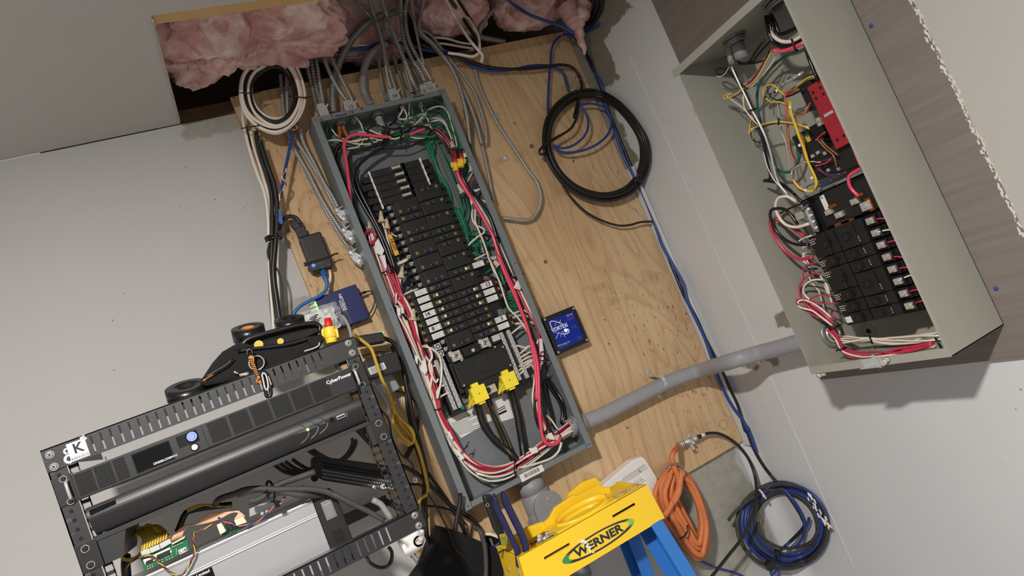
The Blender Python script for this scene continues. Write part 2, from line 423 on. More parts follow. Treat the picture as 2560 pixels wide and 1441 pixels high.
# plywood sheet with a plugged knot and board on the right wall
ply = thing('plywood_board', 'large knotty plywood sheet on the grey wall behind the open panel', 'board', (0.71, 1.62, -0.54))
a = KY('P', 579, 249, 1.613); b_ = KY('P', 1425, 79, 1.613); c_ = KY('P', 1848, 1102, 1.613)
sheet = MB().prism([(0.197, 1.613, 0.826), (1.2095, 1.613, 0.828), (1.2085, 1.613, -0.530), (0.222, 1.613, -0.535)], (0, 0.0165, 0)).build('sheet', 'plywood', ply, 0.0008)
pk = KY('B6', 748, 78, 1.613)
mat('plug', (206,176,134), 0.7, 0, 0.1)
MB().cyl(pk + Vector((0,-0.0006,0)), pk + Vector((0,0.002,0)), 0.0125, n=28).build('knot_plug', 'plug', ply)
MB().ring(pk + Vector((0,-0.0004,0)), pk + Vector((0,0.001,0)), 0.0134, 0.0124, 28).build('plug_seam', 'dark_wood', ply)
mat('knot_brown', (134,92,54), 0.7)
for k, x, y, rr in (('B5',1468,38,.0035),('B4',28,645,.007),('B4',356,762,.004),('A2',1545,1235,.0035),('A6',1535,60,.006),('B5',1545,238,.0015),('B5',897,552,.0015),('B7',1600,1010,.003),('B7',1530,575,.0025)):
    p = KY(k, x, y, 1.613); MB().cyl(p+Vector((0,-0.0004,0)), p+Vector((0,0.001,0)), rr, n=12).build('knot', 'knot_brown', ply)
rb = MB().box(XW-0.012, XW-0.0005, 0.687, 1.249, -0.376, 0.90).build('wall_board', 'brown_board')
tag(rb, 'grey-brown painted backing board on the right wall behind the beige panel', 'board')
struct(MB().box(XW-0.0125, XW-0.0005, -0.9, 0.6869, -0.37, 1.0).build('trim_7', 'dimmed_drywall'))
from mathutils import noise as mn
# flakes of white paint along the board's edge
mb = MB(); random.seed(11)
for i in range(420):
    z = -0.30 + i*0.0026; q_ = 0.004*mn.noise(Vector((z*30,1,2))); y = 0.6875 + q_ + random.uniform(-0.003, 0.006); s_ = random.uniform(0.0008, 0.0034)
    xo = XW-0.0126-random.random()*0.0008
    pts = [(xo, y + s_*0.8*math.cos(t)*random.uniform(.6,1.2), z + s_*1.8*math.sin(t)*random.uniform(.6,1.2)) for t in [k*1.257 for k in range(5)]]
    mb.prism(pts, (0.0004, 0, 0))
mat('old_paint', (214,210,200), 0.6)
o = mb.build('paint_flakes', 'old_paint', None); o['kind'] = 'stuff'; tag(o, 'ragged flakes of white paint along the edge of the brown board', 'paint')
for i, (k, x, y) in enumerate((('B1',1492,178),('P',2490,722,))):
    p = KX(k, x, y, XW-0.0125); rp = 0.0045
    o = MB().ball(p, rp, 10, (0.3,1,1)).build('wall_anchor', 'blue_paint')
    tag(o, ['small blue anchor set in the brown board near the top edge of the photo', 'small blue anchor set low in the brown board beside the beige panel'][i], 'anchor')

# pink insulation batts in the cavity
def pink():
    m = bpy.data.materials.new('pink_fibre'); m.use_nodes = True; nt = m.node_tree; L = nt.links; b = nt.nodes['Principled BSDF']
    geo = nt.nodes.new('ShaderNodeNewGeometry'); r = nt.nodes.new('ShaderNodeValToRGB'); n = nt.nodes.new('ShaderNodeTexNoise')
    n.inputs['Scale'].default_value = 13; n.inputs['Detail'].default_value = 9; n.inputs['Distortion'].default_value = 1.6; L.new(geo.outputs['Position'], n.inputs['Vector'])
    e = r.color_ramp.elements; e[0].position = 0.30; e[0].color = lin((190,130,128)); e[1].position = 0.68; e[1].color = lin((240,216,206)); k = r.color_ramp.elements.new(0.48); k.color = lin((218,172,166))
    L.new(n.outputs['Fac'], r.inputs[0]); L.new(r.outputs[0], b.inputs['Base Color']); b.inputs['Roughness'].default_value = 1.0; b.inputs['Specular IOR Level'].default_value = 0.05
    n2 = nt.nodes.new('ShaderNodeTexNoise'); n2.inputs['Scale'].default_value = 90; n2.inputs['Detail'].default_value = 7; n2.inputs['Distortion'].default_value = 2; L.new(geo.outputs['Position'], n2.inputs['Vector'])
    bp = nt.nodes.new('ShaderNodeBump'); bp.inputs['Strength'].default_value = 0.9; bp.inputs['Distance'].default_value = 0.004; L.new(n2.outputs['Fac'], bp.inputs['Height']); L.new(bp.outputs[0], b.inputs['Normal']); M['pink_fibre'] = m
pink()
from mathutils import noise as mn
def batt(name, c, rx, ry, rz, seed, label, nu=64, nv=40, amp=0.22):
    mb = MB(); vs = []
    for i in range(nv+1):
        th = math.pi*i/nv
        for j in range(nu):
            ph = 2*math.pi*j/nu
            d = Vector((math.sin(th)*math.cos(ph), math.sin(th)*math.sin(ph), math.cos(th)))
            d = Vector([math.copysign(abs(q)**0.62, q) for q in d])
            n_ = mn.fractal(Vector((d.x*rx*9, d.y*ry*9, d.z*rz*9)) + Vector((seed*7.1, seed*3.3, 0)), 0.9, 2.1, 5)
            k = 1 + amp*n_ + 0.05*mn.fractal(Vector((d.x*rx*38, d.y*ry*38, d.z*rz*38)) + Vector((seed, 0, 5)), 0.8, 2.0, 4)
            vs.append(Vector(c) + Vector((d.x*rx*k, d.y*ry*k, d.z*rz*k)))
    fs = [(i*nu+j, i*nu+(j+1)%nu, (i+1)*nu+(j+1)%nu, (i+1)*nu+j) for i in range(nv) for j in range(nu)]
    mb.add(vs, fs, True); o = mb.build(name, 'pink_fibre'); tag(o, label, 'insulation'); return o
batt('insulation_batt', (0.245, 1.40, 0.945), 0.225, 0.175, 0.115, 1, 'large pink fibreglass batt filling the left of the ceiling opening', 200, 120, 0.30)
batt('insulation_batt', (0.60, 1.665, 0.99), 0.13, 0.055, 0.12, 2, 'pink fibreglass batt behind the metal cables entering the panel')
batt('insulation_batt', (0.855, 1.575, 0.96), 0.105, 0.075, 0.09, 3, 'pink fibreglass batt right of the bunch of metal cables', 110, 70)
batt('insulation_batt', (1.10, 1.56, 0.925), 0.115, 0.085, 0.075, 4, 'pink fibreglass batt above the torn hanging tuft', 110, 70)
# torn tuft hanging over the top right corner of the plywood
pts = [KY('A2',x,y,1.50) for x, y in ((2060,60),(2130,200),(2190,330),(2210,420),(2240,480),(2245,545))]
P = spline(pts, 0.004); n = len(P); mb = MB()
mb.tube(P, 0.02, 14, rfun=lambda i: (0.030*(1-i/n)**0.9+0.002)*(1+0.35*mn.noise(Vector((i*0.22,2,1)))))
pts = [KY('A2',x,y,1.49) for x, y in ((2230,60),(2200,200),(2190,300),(2200,420))]
P2 = spline(pts, 0.004); n2_ = len(P2)
mb.tube(P2, 0.02, 12, rfun=lambda i: (0.026*(1-i/n2_)+0.004)*(1+0.4*mn.noise(Vector((i*0.2,5,1)))))
tf = mb.build('insulation_tuft', 'pink_fibre'); tag(tf, 'torn twisted tuft of pink fibreglass hanging over the plywood corner', 'insulation')
# ================================================================ the open electrical panel on the plywood
PX0, PX1, PZ0, PZ1, PY, PB = 0.3465, 0.7105, -0.3215, 0.688, 1.525, 1.612
panel = thing('electrical_panel', 'open grey electrical panel on the plywood, crammed with black breakers and wires', 'electrical panel', (0.5285, PB, PZ0))
t = 0.0018
box('back_plate', 'panel_grey', panel, PX0, PX1, PB-0.0015, PB, PZ0, PZ1)
def side_with_ring(name, x0, x1, y0, y1, z0, z1): return box(name, 'panel_grey', panel, x0, x1, y0, y1, z0, z1)
side_with_ring('side_wall', PX0, PX0+t, PY, PB, PZ0, PZ1); side_with_ring('side_wall', PX1-t, PX1, PY, PB, PZ0, PZ1)
side_with_ring('top_wall', PX0, PX1, PY, PB, PZ1-t, PZ1); side_with_ring('bottom_wall', PX0, PX1, PY, PB, PZ0, PZ0+t)
fw = 0.0168
box('flange', 'panel_grey', panel, PX0, PX0+fw, PY-0.001, PY+0.0006, PZ0-0.002, PZ1+0.001)
box('flange', 'panel_grey', panel, PX1-fw, PX1, PY-0.001, PY+0.0006, PZ0-0.002, PZ1+0.001)
box('flange', 'panel_grey', panel, PX0+fw+0.001, PX1-fw-0.0015, PY+0.0002, PY+0.0016, PZ1-0.0135, PZ1-0.0005)
box('flange', 'panel_grey', panel, PX0+fw+0.0015, PX1-fw-0.001, PY+0.0002, PY+0.0016, PZ0, PZ0+0.0125)
def disc(name, p, ax, r, m, parent, th=0.0006, n=14): 
    p = Vector(p); ax = Vector(ax); return MB().cyl(p, p+ax*th, r, n=n).build(name, m, parent)
for x, z in ((PX0+0.009, PZ1-0.008),(PX1-0.009, PZ1-0.008),(PX0+0.009,PZ0+0.006),(PX1-0.009,PZ0+0.006)):
    disc('screw_hole', (x, PY-0.0012, z), (0,-1,0), 0.0016, 'ink', panel, 0.0003, 10)
for k, x, y in (('C3',1270,1098),('A6',1237,77)):
    p = KY(k,x,y,PY-0.001); disc('screw_hole', p, (0,-1,0), 0.0017, 'ink', panel, 0.0004, 10)
for k, a, b in (('A1',(1912,1165),(2030,1140)),('A2',(525,975),(635,955))):
    p, q = KY(k,*a,PY), KY(k,*b,PY); MB().obox((p+q)/2, ((q-p)/2), (0,0.0004,0), (0,0,0.0013)).build('slot', 'ink', panel)
# hand-written circuit numbers on the flange
for s_, k, x, y in (('4','A1',1775,1200),('5','A1',1880,1163),('13','A1',2072,1125),('8','A1',2178,1092)):
    p = KY(k,x,y,PY); text('handwriting', s_, p, X1, Z1, 0.0125, 'ink', panel, 0.0006)
# ring knockouts pressed in the back and sides
for x, y, r in ((100,1150,0.026),(140,1140,0.021),(690,920,0.018)):
    p = KY('A7', x, y, PB-0.0015); p.x = max(p.x, PX0+0.03)
    MB().ring(p-Vector((0,0.0006,0)), p, r, r-0.0012, 28).build('knockout', 'panel_grey', panel)
for z in (0.30, 0.20):
    MB().ring((PX0+0.0001, 1.572, z), (PX0-0.0006, 1.572, z), 0.020, 0.0188, 24).build('knockout', 'panel_grey', panel)
for z in (0.60, 0.36, 0.30, -0.16):
    MB().ring((PX1-t, 1.572, z), (PX1-t-0.0006, 1.572, z), 0.016, 0.0150, 24).build('knockout', 'panel_grey', panel)

# printed labels on the back plate
def decal(name, m, parent, pts, off=0.0006):
    return MB().prism(pts, Vector((0,-off,0))).build(name, m, parent)
YL = PB-0.0022
def yl(*ps): return [KY('A7',x,y,YL) for x, y in ps]
decal('wiring_label', 'white_label', panel, yl((240,660),(660,480),(690,620),(370,805)))
decal('wiring_label', 'print_grey', panel, yl((690,450),(985,330),(1060,440),(960,640),(770,740),(730,660)), 0.0004)
decal('wiring_label', 'white_label', panel, yl((590,500),(740,440),(800,640),(640,690)), 0.0009)
mb = MB()
for i in range(9):
    a, b = KY('A7', 290+i*4, 690+i*12, YL-0.001), KY('A7', 500+i*12, 590+i*14, YL-0.001)
    if i % 3 == 2: b = a.lerp(b, 0.6)
    mb.obox((a+b)/2, (b-a)/2, (0,0.0001,0), (0,0,0.0006))
mb.build('fine_print', 'print_grey', panel)['kind'] = 'stuff'
mb = MB()
for (a, b, h) in (((662,575),(728,540),.0011),((668,590),(732,556),.0011),((675,612),(742,580),.0028)):
    p, q = KY('A7',*a,YL-0.0012), KY('A7',*b,YL-0.0012); mb.obox((p+q)/2, (q-p)/2, (0,0.0001,0), (0,0,h))
mb.build('printed_bars', 'ink', panel)['kind'] = 'stuff'
p = KY('A7', 1115, 190, YL)
MB().prism([(PX1-t-0.0006, 1.60, -0.015),(PX1-t-0.0006,1.552,-0.015),(PX1-t-0.0006,1.552,-0.09),(PX1-t-0.0006,1.60,-0.09)], (0.0003,0,0)).build('rating_label','print_grey',panel)

# interior: pan, bus cover and spine
RZ = lambda n: 0.1975 + 0.0191*n
YF = 1.548
XS = 0.5325
box('interior_pan', 'panel_grey', panel, 0.412, 0.652, 1.602, 1.6095, -0.10, 0.545)
box('spine', 'jet_black', panel, XS-0.0034, XS+0.0034, YF+0.012, 1.60, RZ(-8)-0.012, RZ(17)+0.012)
box('bus_bar', 'jet_black', panel, 0.452, 0.612, 1.578, 1.602, RZ(-9), RZ(17)+0.01)
# blank positions at the top: moulded cover with five stabs and two cream rails
for i in range(5):
    z = RZ(17-i)-0.001 + (0.0016)
    MB().box(0.4395, 0.5805, YF+0.012, YF+0.03, z-0.0094, z+0.0090).box(0.500,0.5255,YF+0.008,YF+0.02,z-0.0065,z+0.006).box(0.447,0.478,YF+0.0105,YF+0.02,z-0.0082,z+0.0078).build('bus_cover', 'breaker_black', panel, 0.0006)
    sx = 0.5095 + (0.0012 if i % 2 else -0.0012)
    st = MB().box(sx-0.0095, sx+0.0125, YF+0.003, YF+0.009, z-0.0022, z+0.0040).box(sx+0.011, sx+0.0130, YF+0.002, YF+0.009, z-0.0030, z+0.0050).box(sx-0.0100, sx-0.0085, YF+0.002, YF+0.009, z-0.0034, z+0.0046)
    st.build('stab', 'lug_metal', panel)
def rail(x, zt, zb, n):
    mb = MB(); h = (zt-zb)/n
    for i in range(n):
        z = zt - h*(i+0.5); mb.box(x-0.0022+0.0007*(i%2), x+0.0020-0.0006*(i%2), YF+0.006, YF+0.012, z-h/2, z+h/2)
    return mb.build('cream_rail', 'white_label', panel)
rail(0.4398, 0.5315, 0.4290, 11); rail(0.5802, 0.5325, 0.4560, 8)
for i in range(6):
    z = RZ(17)-0.006-0.0191*i; dx = 0.010 if i % 2 else 0.0
    MB().cyl((0.4275-dx, YF+0.020, z), (0.4275-dx, YF+0.036, z), 0.0085, n=14).box(0.427-dx, 0.440, YF+0.022, YF+0.034, z-0.008, z+0.008).ring((0.4275-dx, YF+0.0194, z), (0.4275-dx, YF+0.021, z), 0.0055, 0.0035, 12).build('screw_boss', 'jet_black', panel)
    if i < 4: MB().cyl((0.5935+dx*0.6, YF+0.018, z), (0.5935+dx*0.6, YF+0.034, z), 0.0080, n=14).box(0.5815, 0.5935+dx*.6, YF+0.02, YF+0.032, z-0.007, z+0.007).build('screw_boss', 'jet_black', panel)

def screw_head(name, p, ax, r, m, parent, slot='ink', cross=False):
    p = Vector(p); ax = Vector(ax).normalized(); u = ax.orthogonal().normalized(); a = random.uniform(0, 3.1)
    v = ax.cross(u); d = u*math.cos(a) + v*math.sin(a); e = ax.cross(d)
    o = MB().cyl(p, p+ax*r*0.35, r, r*0.85, 14).build(name, m, parent)
    return o, p+ax*r*0.36, d, e
# breakers
def breaker(side, n0, poles, kind, hl='off'):
    zc = RZ(n0) + 0.0191*(poles-1)/2; h = 0.0191*poles - 0.0009; z0, z1 = zc-h/2, zc+h/2
    sgn = -1 if side == 'L' else 1
    L = 0.071 if kind == 'plain' else 0.1115
    xa = XS + sgn*0.0012; xb = XS + sgn*L
    lo, hi = min(xa, xb), max(xa, xb)
    if kind == 'arc': pass
    mb = MB()
    mb.box(lo, hi, YF+0.006, 1.60, z0, z1)
    inner = xa; 
    # raised face, stepped towards the terminal end
    fa, fb = XS+sgn*0.0022, XS+sgn*(L-0.010 if kind == 'plain' else L-0.012)
    mb.box(min(fa,fb), max(fa,fb), YF, YF+0.008, z0+0.0006, z1-0.0006)
    o = mb.build('circuit_breaker', 'breaker_black', panel, 0.0007)
    # handle slot with rocker
    hz = zc if poles == 1 else zc + (-0.009 if side == 'L' else 0.010)
    hx = XS + sgn*0.026
    MB().box(hx-0.0105, hx+0.0105, YF-0.0004, YF+0.0005, hz-0.0052, hz+0.0052).build('handle_slot', 'jet_black', o)
    hs = MB(); off = sgn*0.003
    hs.prism([(hx+off-0.0035, YF+0.001, hz-0.0048),(hx+off+0.0035, YF+0.001, hz-0.0048),(hx+off+0.0022, YF-0.0062, hz-0.0042),(hx+off-0.0016, YF-0.0062, hz-0.0042)], (0,0,0.0092))
    hs.build('handle', 'black_plastic', o, 0.0005)
    # printed rating and position marks
    mk = MB()
    for q in range(3): mk.box(hx-sgn*(0.0075+0.0016*q)-0.0003, hx-sgn*(0.0075+0.0016*q)+0.0003, YF-0.0007, YF, hz-0.0030+0.0008*q, hz+0.0030)
    mk.box(hx-sgn*0.0042-0.0005, hx-sgn*0.0042+0.0005, YF-0.0009, YF, hz-0.0042, hz+0.0042)
    mk.box(hx+sgn*0.0085-0.0008, hx+sgn*0.0085+0.0008, YF-0.0007, YF, hz-0.0032, hz+0.0032)
    mk.build('printed_marks', 'print_grey', o)['kind'] = 'stuff'
    gx = XS + sgn*(0.0495 if kind == 'plain' else 0.056)
    if side == 'R' and kind == 'plain': gx = XS+sgn*0.0585
    if kind == 'plain' and side == 'L': gx = XS-0.0565
    MB().box(gx-0.0033, gx+0.0033, YF-0.0008, YF, hz-0.0034, hz+0.0034).build('rating_square', 'olive_green', o)
    MB().box(gx-0.0012, gx+0.0012, YF-0.0010, YF, hz-0.0006, hz+0.0010).build('rating_print', 'ink', o)
    if kind == 'arc':
        wx = XS + sgn*0.0488; MB().box(wx-0.0026, wx+0.0026, YF-0.0010, YF, hz-0.0034, hz+0.0034).build('test_button', 'white_label' if hl != 'p' else 'purple', o)
        lx = XS + sgn*0.0848; MB().box(lx-0.0158, lx+0.0158, YF-0.0009, YF, zc-0.0072, zc+0.0072).build('circuit_label', 'white_label', o, 0.0004)
        fp = MB()
        for q in range(5): fp.box(lx-0.0125, lx+0.0125-0.004*((q*7)%3), YF-0.0011, YF-0.0008, zc-0.0052+0.0024*q, zc-0.0047+0.0024*q)
        fp.box(lx+sgn*-0.0135-0.0006, lx+sgn*-0.0135+0.0006, YF-0.0011, YF-0.0008, zc-0.005, zc+0.005)
        fp.build('fine_print', 'print_grey', o)['kind'] = 'stuff'
        if hl in ('13','3','8','14'):
            text('handwriting', {'14':'14','8':'8','3':'3','13':'13'}[hl], (lx-sgn*-0.003 if side=='R' else lx-0.006, YF-0.0012, zc), X1, Z1, 0.0135, 'ink', o, 0.0003, bold=0.02)
        sx = XS + sgn*0.1145
        for pz in ([zc] if poles == 1 else [zc]):
            MB().box(sx-0.0065, sx+0.0065, YF+0.012, YF+0.03, pz-0.0085, pz+0.0085).build('terminal', 'jet_black', o, 0.0006)
            mm = 'copper' if (side, n0) in (('L',0),('R',-2)) else 'brass'
            MB().cyl((sx, YF+0.0125, pz), (sx, YF+0.008, pz), 0.0042, n=14).ring((sx,YF+0.0078,pz),(sx,YF+0.009,pz),0.0042,0.0026,14).build('terminal_screw', mm, o)
            MB().obox((sx, YF+0.0076, pz), (0.0026,0,0.0014), (0,0.0004,0), (-0.0003,0,0.0006)).build('screw_slot', 'ink', o)
    else:
        for q in range(poles):
            pz = RZ(n0+q); sx = XS + sgn*0.0775
            if side == 'R': 
                MB().box(XS+0.0705, XS+0.083, YF+0.010, YF+0.03, pz-0.008, pz+0.008).build('terminal', 'jet_black', o, 0.0006); continue
            MB().box(sx-0.0075, sx+0.0065, YF+0.010, YF+0.03, pz-0.0082, pz+0.0082).box(sx-0.016, sx-0.007, YF+0.016, YF+0.03, pz-0.006, pz+0.004).build('terminal', 'jet_black', o, 0.0006)
            MB().cyl((sx-0.001, YF+0.0105, pz), (sx-0.001, YF+0.006, pz), 0.0044, n=14).obox((sx+0.002,YF+0.008,pz+0.001),(0.0030,0,0.002),(0,0.0012,0),(-0.0008,0,0.0012)).build('terminal_screw', 'steel', o)
            MB().obox((sx-0.001, YF+0.0056, pz), (0.0030,0,0.0012), (0,0.0004,0), (-0.0003,0,0.0007)).build('screw_slot', 'ink', o)
    return o
for n0, p in ((11,2),(8,2),(5,2),(3,2),(1,2)): breaker('L', n0, p, 'plain')
for n0 in (10, 7): breaker('L', n0, 1, 'plain')
for n0, h in ((0,'p'),(-1,''),(-2,''),(-3,'14'),(-4,''),(-5,'8'),(-6,'')): breaker('L', n0, 1, 'arc', h)
b2 = breaker('L', -8, 2, 'plain')
for n0, p in ((12,2),(10,2),(8,2),(4,2),(2,2)): breaker('R', n0, p, 'plain')
for n0 in (7, 6): breaker('R', n0, 1, 'plain')
breaker('R', 1, 1, 'arc', ''); breaker('R', -1, 2, 'plain')
for n0, h in ((-2,'13'),(-3,''),(-4,'')): breaker('R', n0, 1, 'arc', h)
for n0 in (-5, -6): breaker('R', n0, 1, 'plain')
for n0, h in ((-7,'3'),(-8,'p')): breaker('R', n0, 1, 'arc', h)
# feed-through lugs beside the lowest breaker
for z in (0.0575, 0.0385):
    o = MB().box(0.4300, 0.4455, YF+0.004, YF+0.03, z-0.0082, z+0.0078).build('feed_lug', 'steel', panel, 0.001)
    MB().ring((0.4375, YF+0.0036, z), (0.4375, YF+0.006, z), 0.0056, 0.0036, 18).build('lug_socket', 'jet_black', o)

# main breaker block
mbk = MB().box(0.4555, 0.6010, YF, 1.60, -0.0600, 0.0020).box(0.450, 0.606, YF+0.014, 1.60, -0.072, 0.008).box(0.462, 0.594, YF+0.006, 1.60, -0.0785, -0.0585).build('main_breaker', 'breaker_black', panel, 0.0015)
box('handle_frame', 'jet_black', mbk, 0.507, 0.545, YF-0.0009, YF, -0.046, -0.004)
box('handle_plate', 'black_plastic', mbk, 0.5085, 0.5435, YF-0.0014, YF, -0.0445, -0.0055, 0.0005)
MB().box(0.5165, 0.5335, YF-0.0035, YF, -0.0415, -0.0215).build('handle', 'black_plastic', mbk, 0.001)
box('latch', 'jet_black', mbk, 0.5405, 0.5525, YF-0.0012, YF, -0.0045, 0.0020)
for x, z in ((0.4615,-0.0555),(0.4800,0.0035),(0.5740,0.0035),(0.5945,-0.054),(0.594,-0.004)):
    screw_head('cover_screw', (x, YF-0.0002, z), (0,-1,0), 0.0026, 'steel', mbk)
MB().box(0.450, 0.604, YF+0.012, 1.60, 0.0095, 0.034).box(0.492, 0.535, YF+0.002, 1.60, 0.008, 0.030).build('line_block', 'jet_black', panel, 0.001)
def hexlug(x, z, s_=0.0125):
    o = MB().box(x-s_, x+s_, YF+0.001, YF+0.02, z-s_*0.95, z+s_*0.95).box(x-s_*1.25, x-s_*0.5, YF+0.004, YF+0.02, z+s_*0.2, z+s_*1.3).box(x+s_*0.5,x+s_*1.2,YF+0.004,YF+0.02,z-s_*1.2,z-s_*0.1).build('main_lug', 'lug_metal', panel, 0.0008)
    MB().ring((x, YF, z), (x, YF+0.004, z), 0.0088, 0.0058, 20).build('lug_screw', 'steel', o)
    MB().cyl((x, YF+0.0003, z), (x, YF+0.001, z), 0.0062, n=6).build('hex_socket', 'ink', o)
    MB().ring((x, YF-0.0002, z), (x, YF+0.002, z), 0.0046, 0.0030, 6).build('socket_edge', 'steel', o)
hexlug(0.4720, 0.0190); hexlug(0.5550, 0.0225, 0.0118)
screw_head('center_screw', (0.5175, YF+0.0015, 0.0165), (0,-1,0), 0.0050, 'steel', panel)
MB().box(0.579, 0.601, YF+0.008, YF+0.03, 0.016, 0.032).build('end_lug', 'steel', panel, 0.0008)

# yellow lug covers
def cover(x0, x1, zt, zb, name='lug_cover'):
    o = MB().box(x0, x1, YF-0.012, YF+0.022, zb, zt).box(x0+0.008, x1-0.012, YF-0.006, YF+0.012, zt, zt+0.009).prism([(x0, YF-0.006, zb+0.012),(x0,YF+0.020,zb+0.012),(x0-0.013,YF+0.022,zb-0.006),(x0-0.013,YF+0.012,zb-0.006)], (0,0,0.006)).prism([(x0-0.001, YF-0.006, zb+0.001),(x0+0.004,YF-0.006,zb+0.001),(x0+0.002,YF+0.02,zt-0.008),(x0-0.011,YF+0.02,zb-0.004)], (0.001,0,0)).box(x0+0.010, x1-0.012, YF-0.008, YF+0.016, zb-0.006, zb).build(name, 'lug_yellow', panel, 0.0016)
    cx = (x0+x1)/2 - 0.001
    MB().cyl((cx, YF-0.0128, (zt+zb)/2+0.001), (cx, YF-0.0118, (zt+zb)/2+0.001), 0.0014, n=12).build('test_hole', 'ink', o)
    zz = (zt+zb)/2-0.010
    MB().box(cx-0.002,cx+0.007,YF-0.0124,YF-0.0118,zz-0.0045,zz+0.0045).box(cx+0.0005,cx+0.0045,YF-0.0128,YF-0.0118,zz-0.003,zz+0.001).build('moulded_mark', 'lug_yellow', o)
    return o
cover(0.4685, 0.5070, -0.0690, -0.1080); cover(0.5550, 0.5930, -0.0690, -0.1060)
o = MB().box(0.512, 0.5415, YF+0.012, YF+0.032, -0.1010, -0.0800).build('neutral_lug', 'lug_metal', panel, 0.0006)
MB().ring((0.5185, YF+0.0116, -0.0905), (0.5185, YF+0.014, -0.0905), 0.0078, 0.0058, 18).cyl((0.5185,YF+0.0118,-0.0905),(0.5185,YF+0.013,-0.0905),0.0058,n=16).build('lug_bore', 'ink', o)
screw_head('lug_screw', (0.5345, YF+0.0118, -0.088), (0,-1,0), 0.0048, 'lug_metal', o)
# neutral bars: screws in a row
def nbar(x, zt, zb, xb, n=19, w_=0.0048):
    o = MB().prism([(x-w_,YF+0.012,zt+0.004),(x+w_,YF+0.012,zt+0.004),(xb+w_,YF+0.012,zb-0.004),(xb-w_,YF+0.012,zb-0.004)], (0,0.010,0)).build('terminal_bar', 'steel', panel)
    for i in range(n):
        f = i/(n-1); cx = x+(xb-x)*f + 0.0012*(-1)**i; cz = zt+(zb-zt)*f
        q, pp, d, e = screw_head('bar_screw', (cx, YF+0.012, cz), (0,-1,0), 0.0031, 'zinc', o)
        MB().obox(pp, d*0.0024, e*0.0005, (0,0.0003,0)).build('screw_slot', 'ink', o)
    return o
box('bar_holder', 'jet_black', panel, 0.412, 0.446, YF+0.020, 1.60, -0.112, 0.034, 0.001)
box('bar_holder', 'jet_black', panel, 0.602, 0.640, YF+0.020, 1.60, -0.112, 0.034, 0.001)
nbar(0.4215, 0.0240, -0.0975, 0.4225, 20); nbar(0.4365, 0.0285, -0.098, 0.4370, 20); nbar(0.6085, 0.0285, -0.0955, 0.6085, 20); nbar(0.6290, 0.0270, -0.098, 0.6305, 20)
MB().cyl((0.4405, YF+0.010, -0.1045), (0.4405, YF+0.016, -0.1045), 0.0046, n=14).build('ground_screw', 'wire_green', panel)
# ground bars by the right side, partly buried in green wires
for (k, a, b) in (('A6', (1020,195), (1110,400)), ('A6',(1110,400),(1200,560)), ('A5',(1150,870),(1180,985))):
    p, q = KY(k,*a,1.585), KY(k,*b,1.585); n = 10
    o = MB().tube([p, q], 0.0048, 4).build('ground_bar', 'galv_dark', panel)
    for i in range(n):
        c = p.lerp(q, (i+.5)/n); screw_head('bar_screw', c+Vector((0,-0.0045,0)), (0,-1,0), 0.0030, 'zinc', o)
# barcode sticker over the bottom flange
pts = [KY('A7',x,y,PY-0.002) for x, y in ((845,1110),(1028,1020),(1052,1072),(868,1168))]
bs = decal('barcode_sticker', 'white_label', panel, pts, 0.0004)
bar = MB(); u = (pts[1]-pts[0]); v = (pts[3]-pts[0]); random.seed(5); f = 0.18
while f < 0.82:
    w_ = random.choice((0.006,0.010,0.018)); a = pts[0]+u*f+v*0.18; bar.prism([a, a+u*w_, a+u*w_+v*0.52, a+v*0.52], (0,-0.0007,0)); f += w_+random.choice((0.008,0.014,0.02))
bar.build('barcode', 'ink', bs)['kind'] = 'stuff'

# -------------------------------- hubs and fittings through the panel walls
def hub(name, c, ax, r, L_, m, parent, ridges=5):
    c = Vector(c); ax = Vector(ax).normalized(); mb = MB()
    mb.ring(c, c+ax*L_, r, r*0.80, 28)
    for i in range(ridges): q = c+ax*(L_*(i+0.3)/ridges); mb.ring(q, q+ax*(L_/ridges*0.45), r*1.05, r*0.9, 28)
    return mb.build(name, m, parent)
hub('conduit_hub', (PX1-t, 1.577, -0.268), (-1,0,0), 0.0235, 0.020, 'conduit_grey', panel)
MB().ring((PX1-t, 1.577, -0.268), (PX1-t-0.003, 1.577, -0.268), 0.029, 0.0225, 9).build('locknut', 'steel', panel)
hub('conduit_hub', (0.5335, 1.573, PZ0+t), (0,0,1), 0.031, 0.020, 'pvc_grey', panel)
MB().ring((0.5335, 1.573, PZ0+t), (0.5335, 1.573, PZ0+t+0.003), 0.037, 0.030, 9).build('locknut', 'galv_dark', panel)
for k, x, y, r, mm in (('A1',1965,1220,0.0115,'pvc_grey'),('A4',730,335,0.0155,'galv_dark'),('A4',505,415,0.0095,'galv_dark'),('A4',965,255,0.0085,'galv_dark'),('A4',1150,215,0.0085,'galv_dark')):
    p = KZ(k, x, y, PZ1-0.006); p.y = min(max(p.y, 1.548), 1.590)
    q = KY(k, x, y, 1.572)
    c = Vector((q.x, 1.572, PZ1-t)); hub('connector_bushing', c, (0,0,-1), r, 0.013, mm, panel, 3)
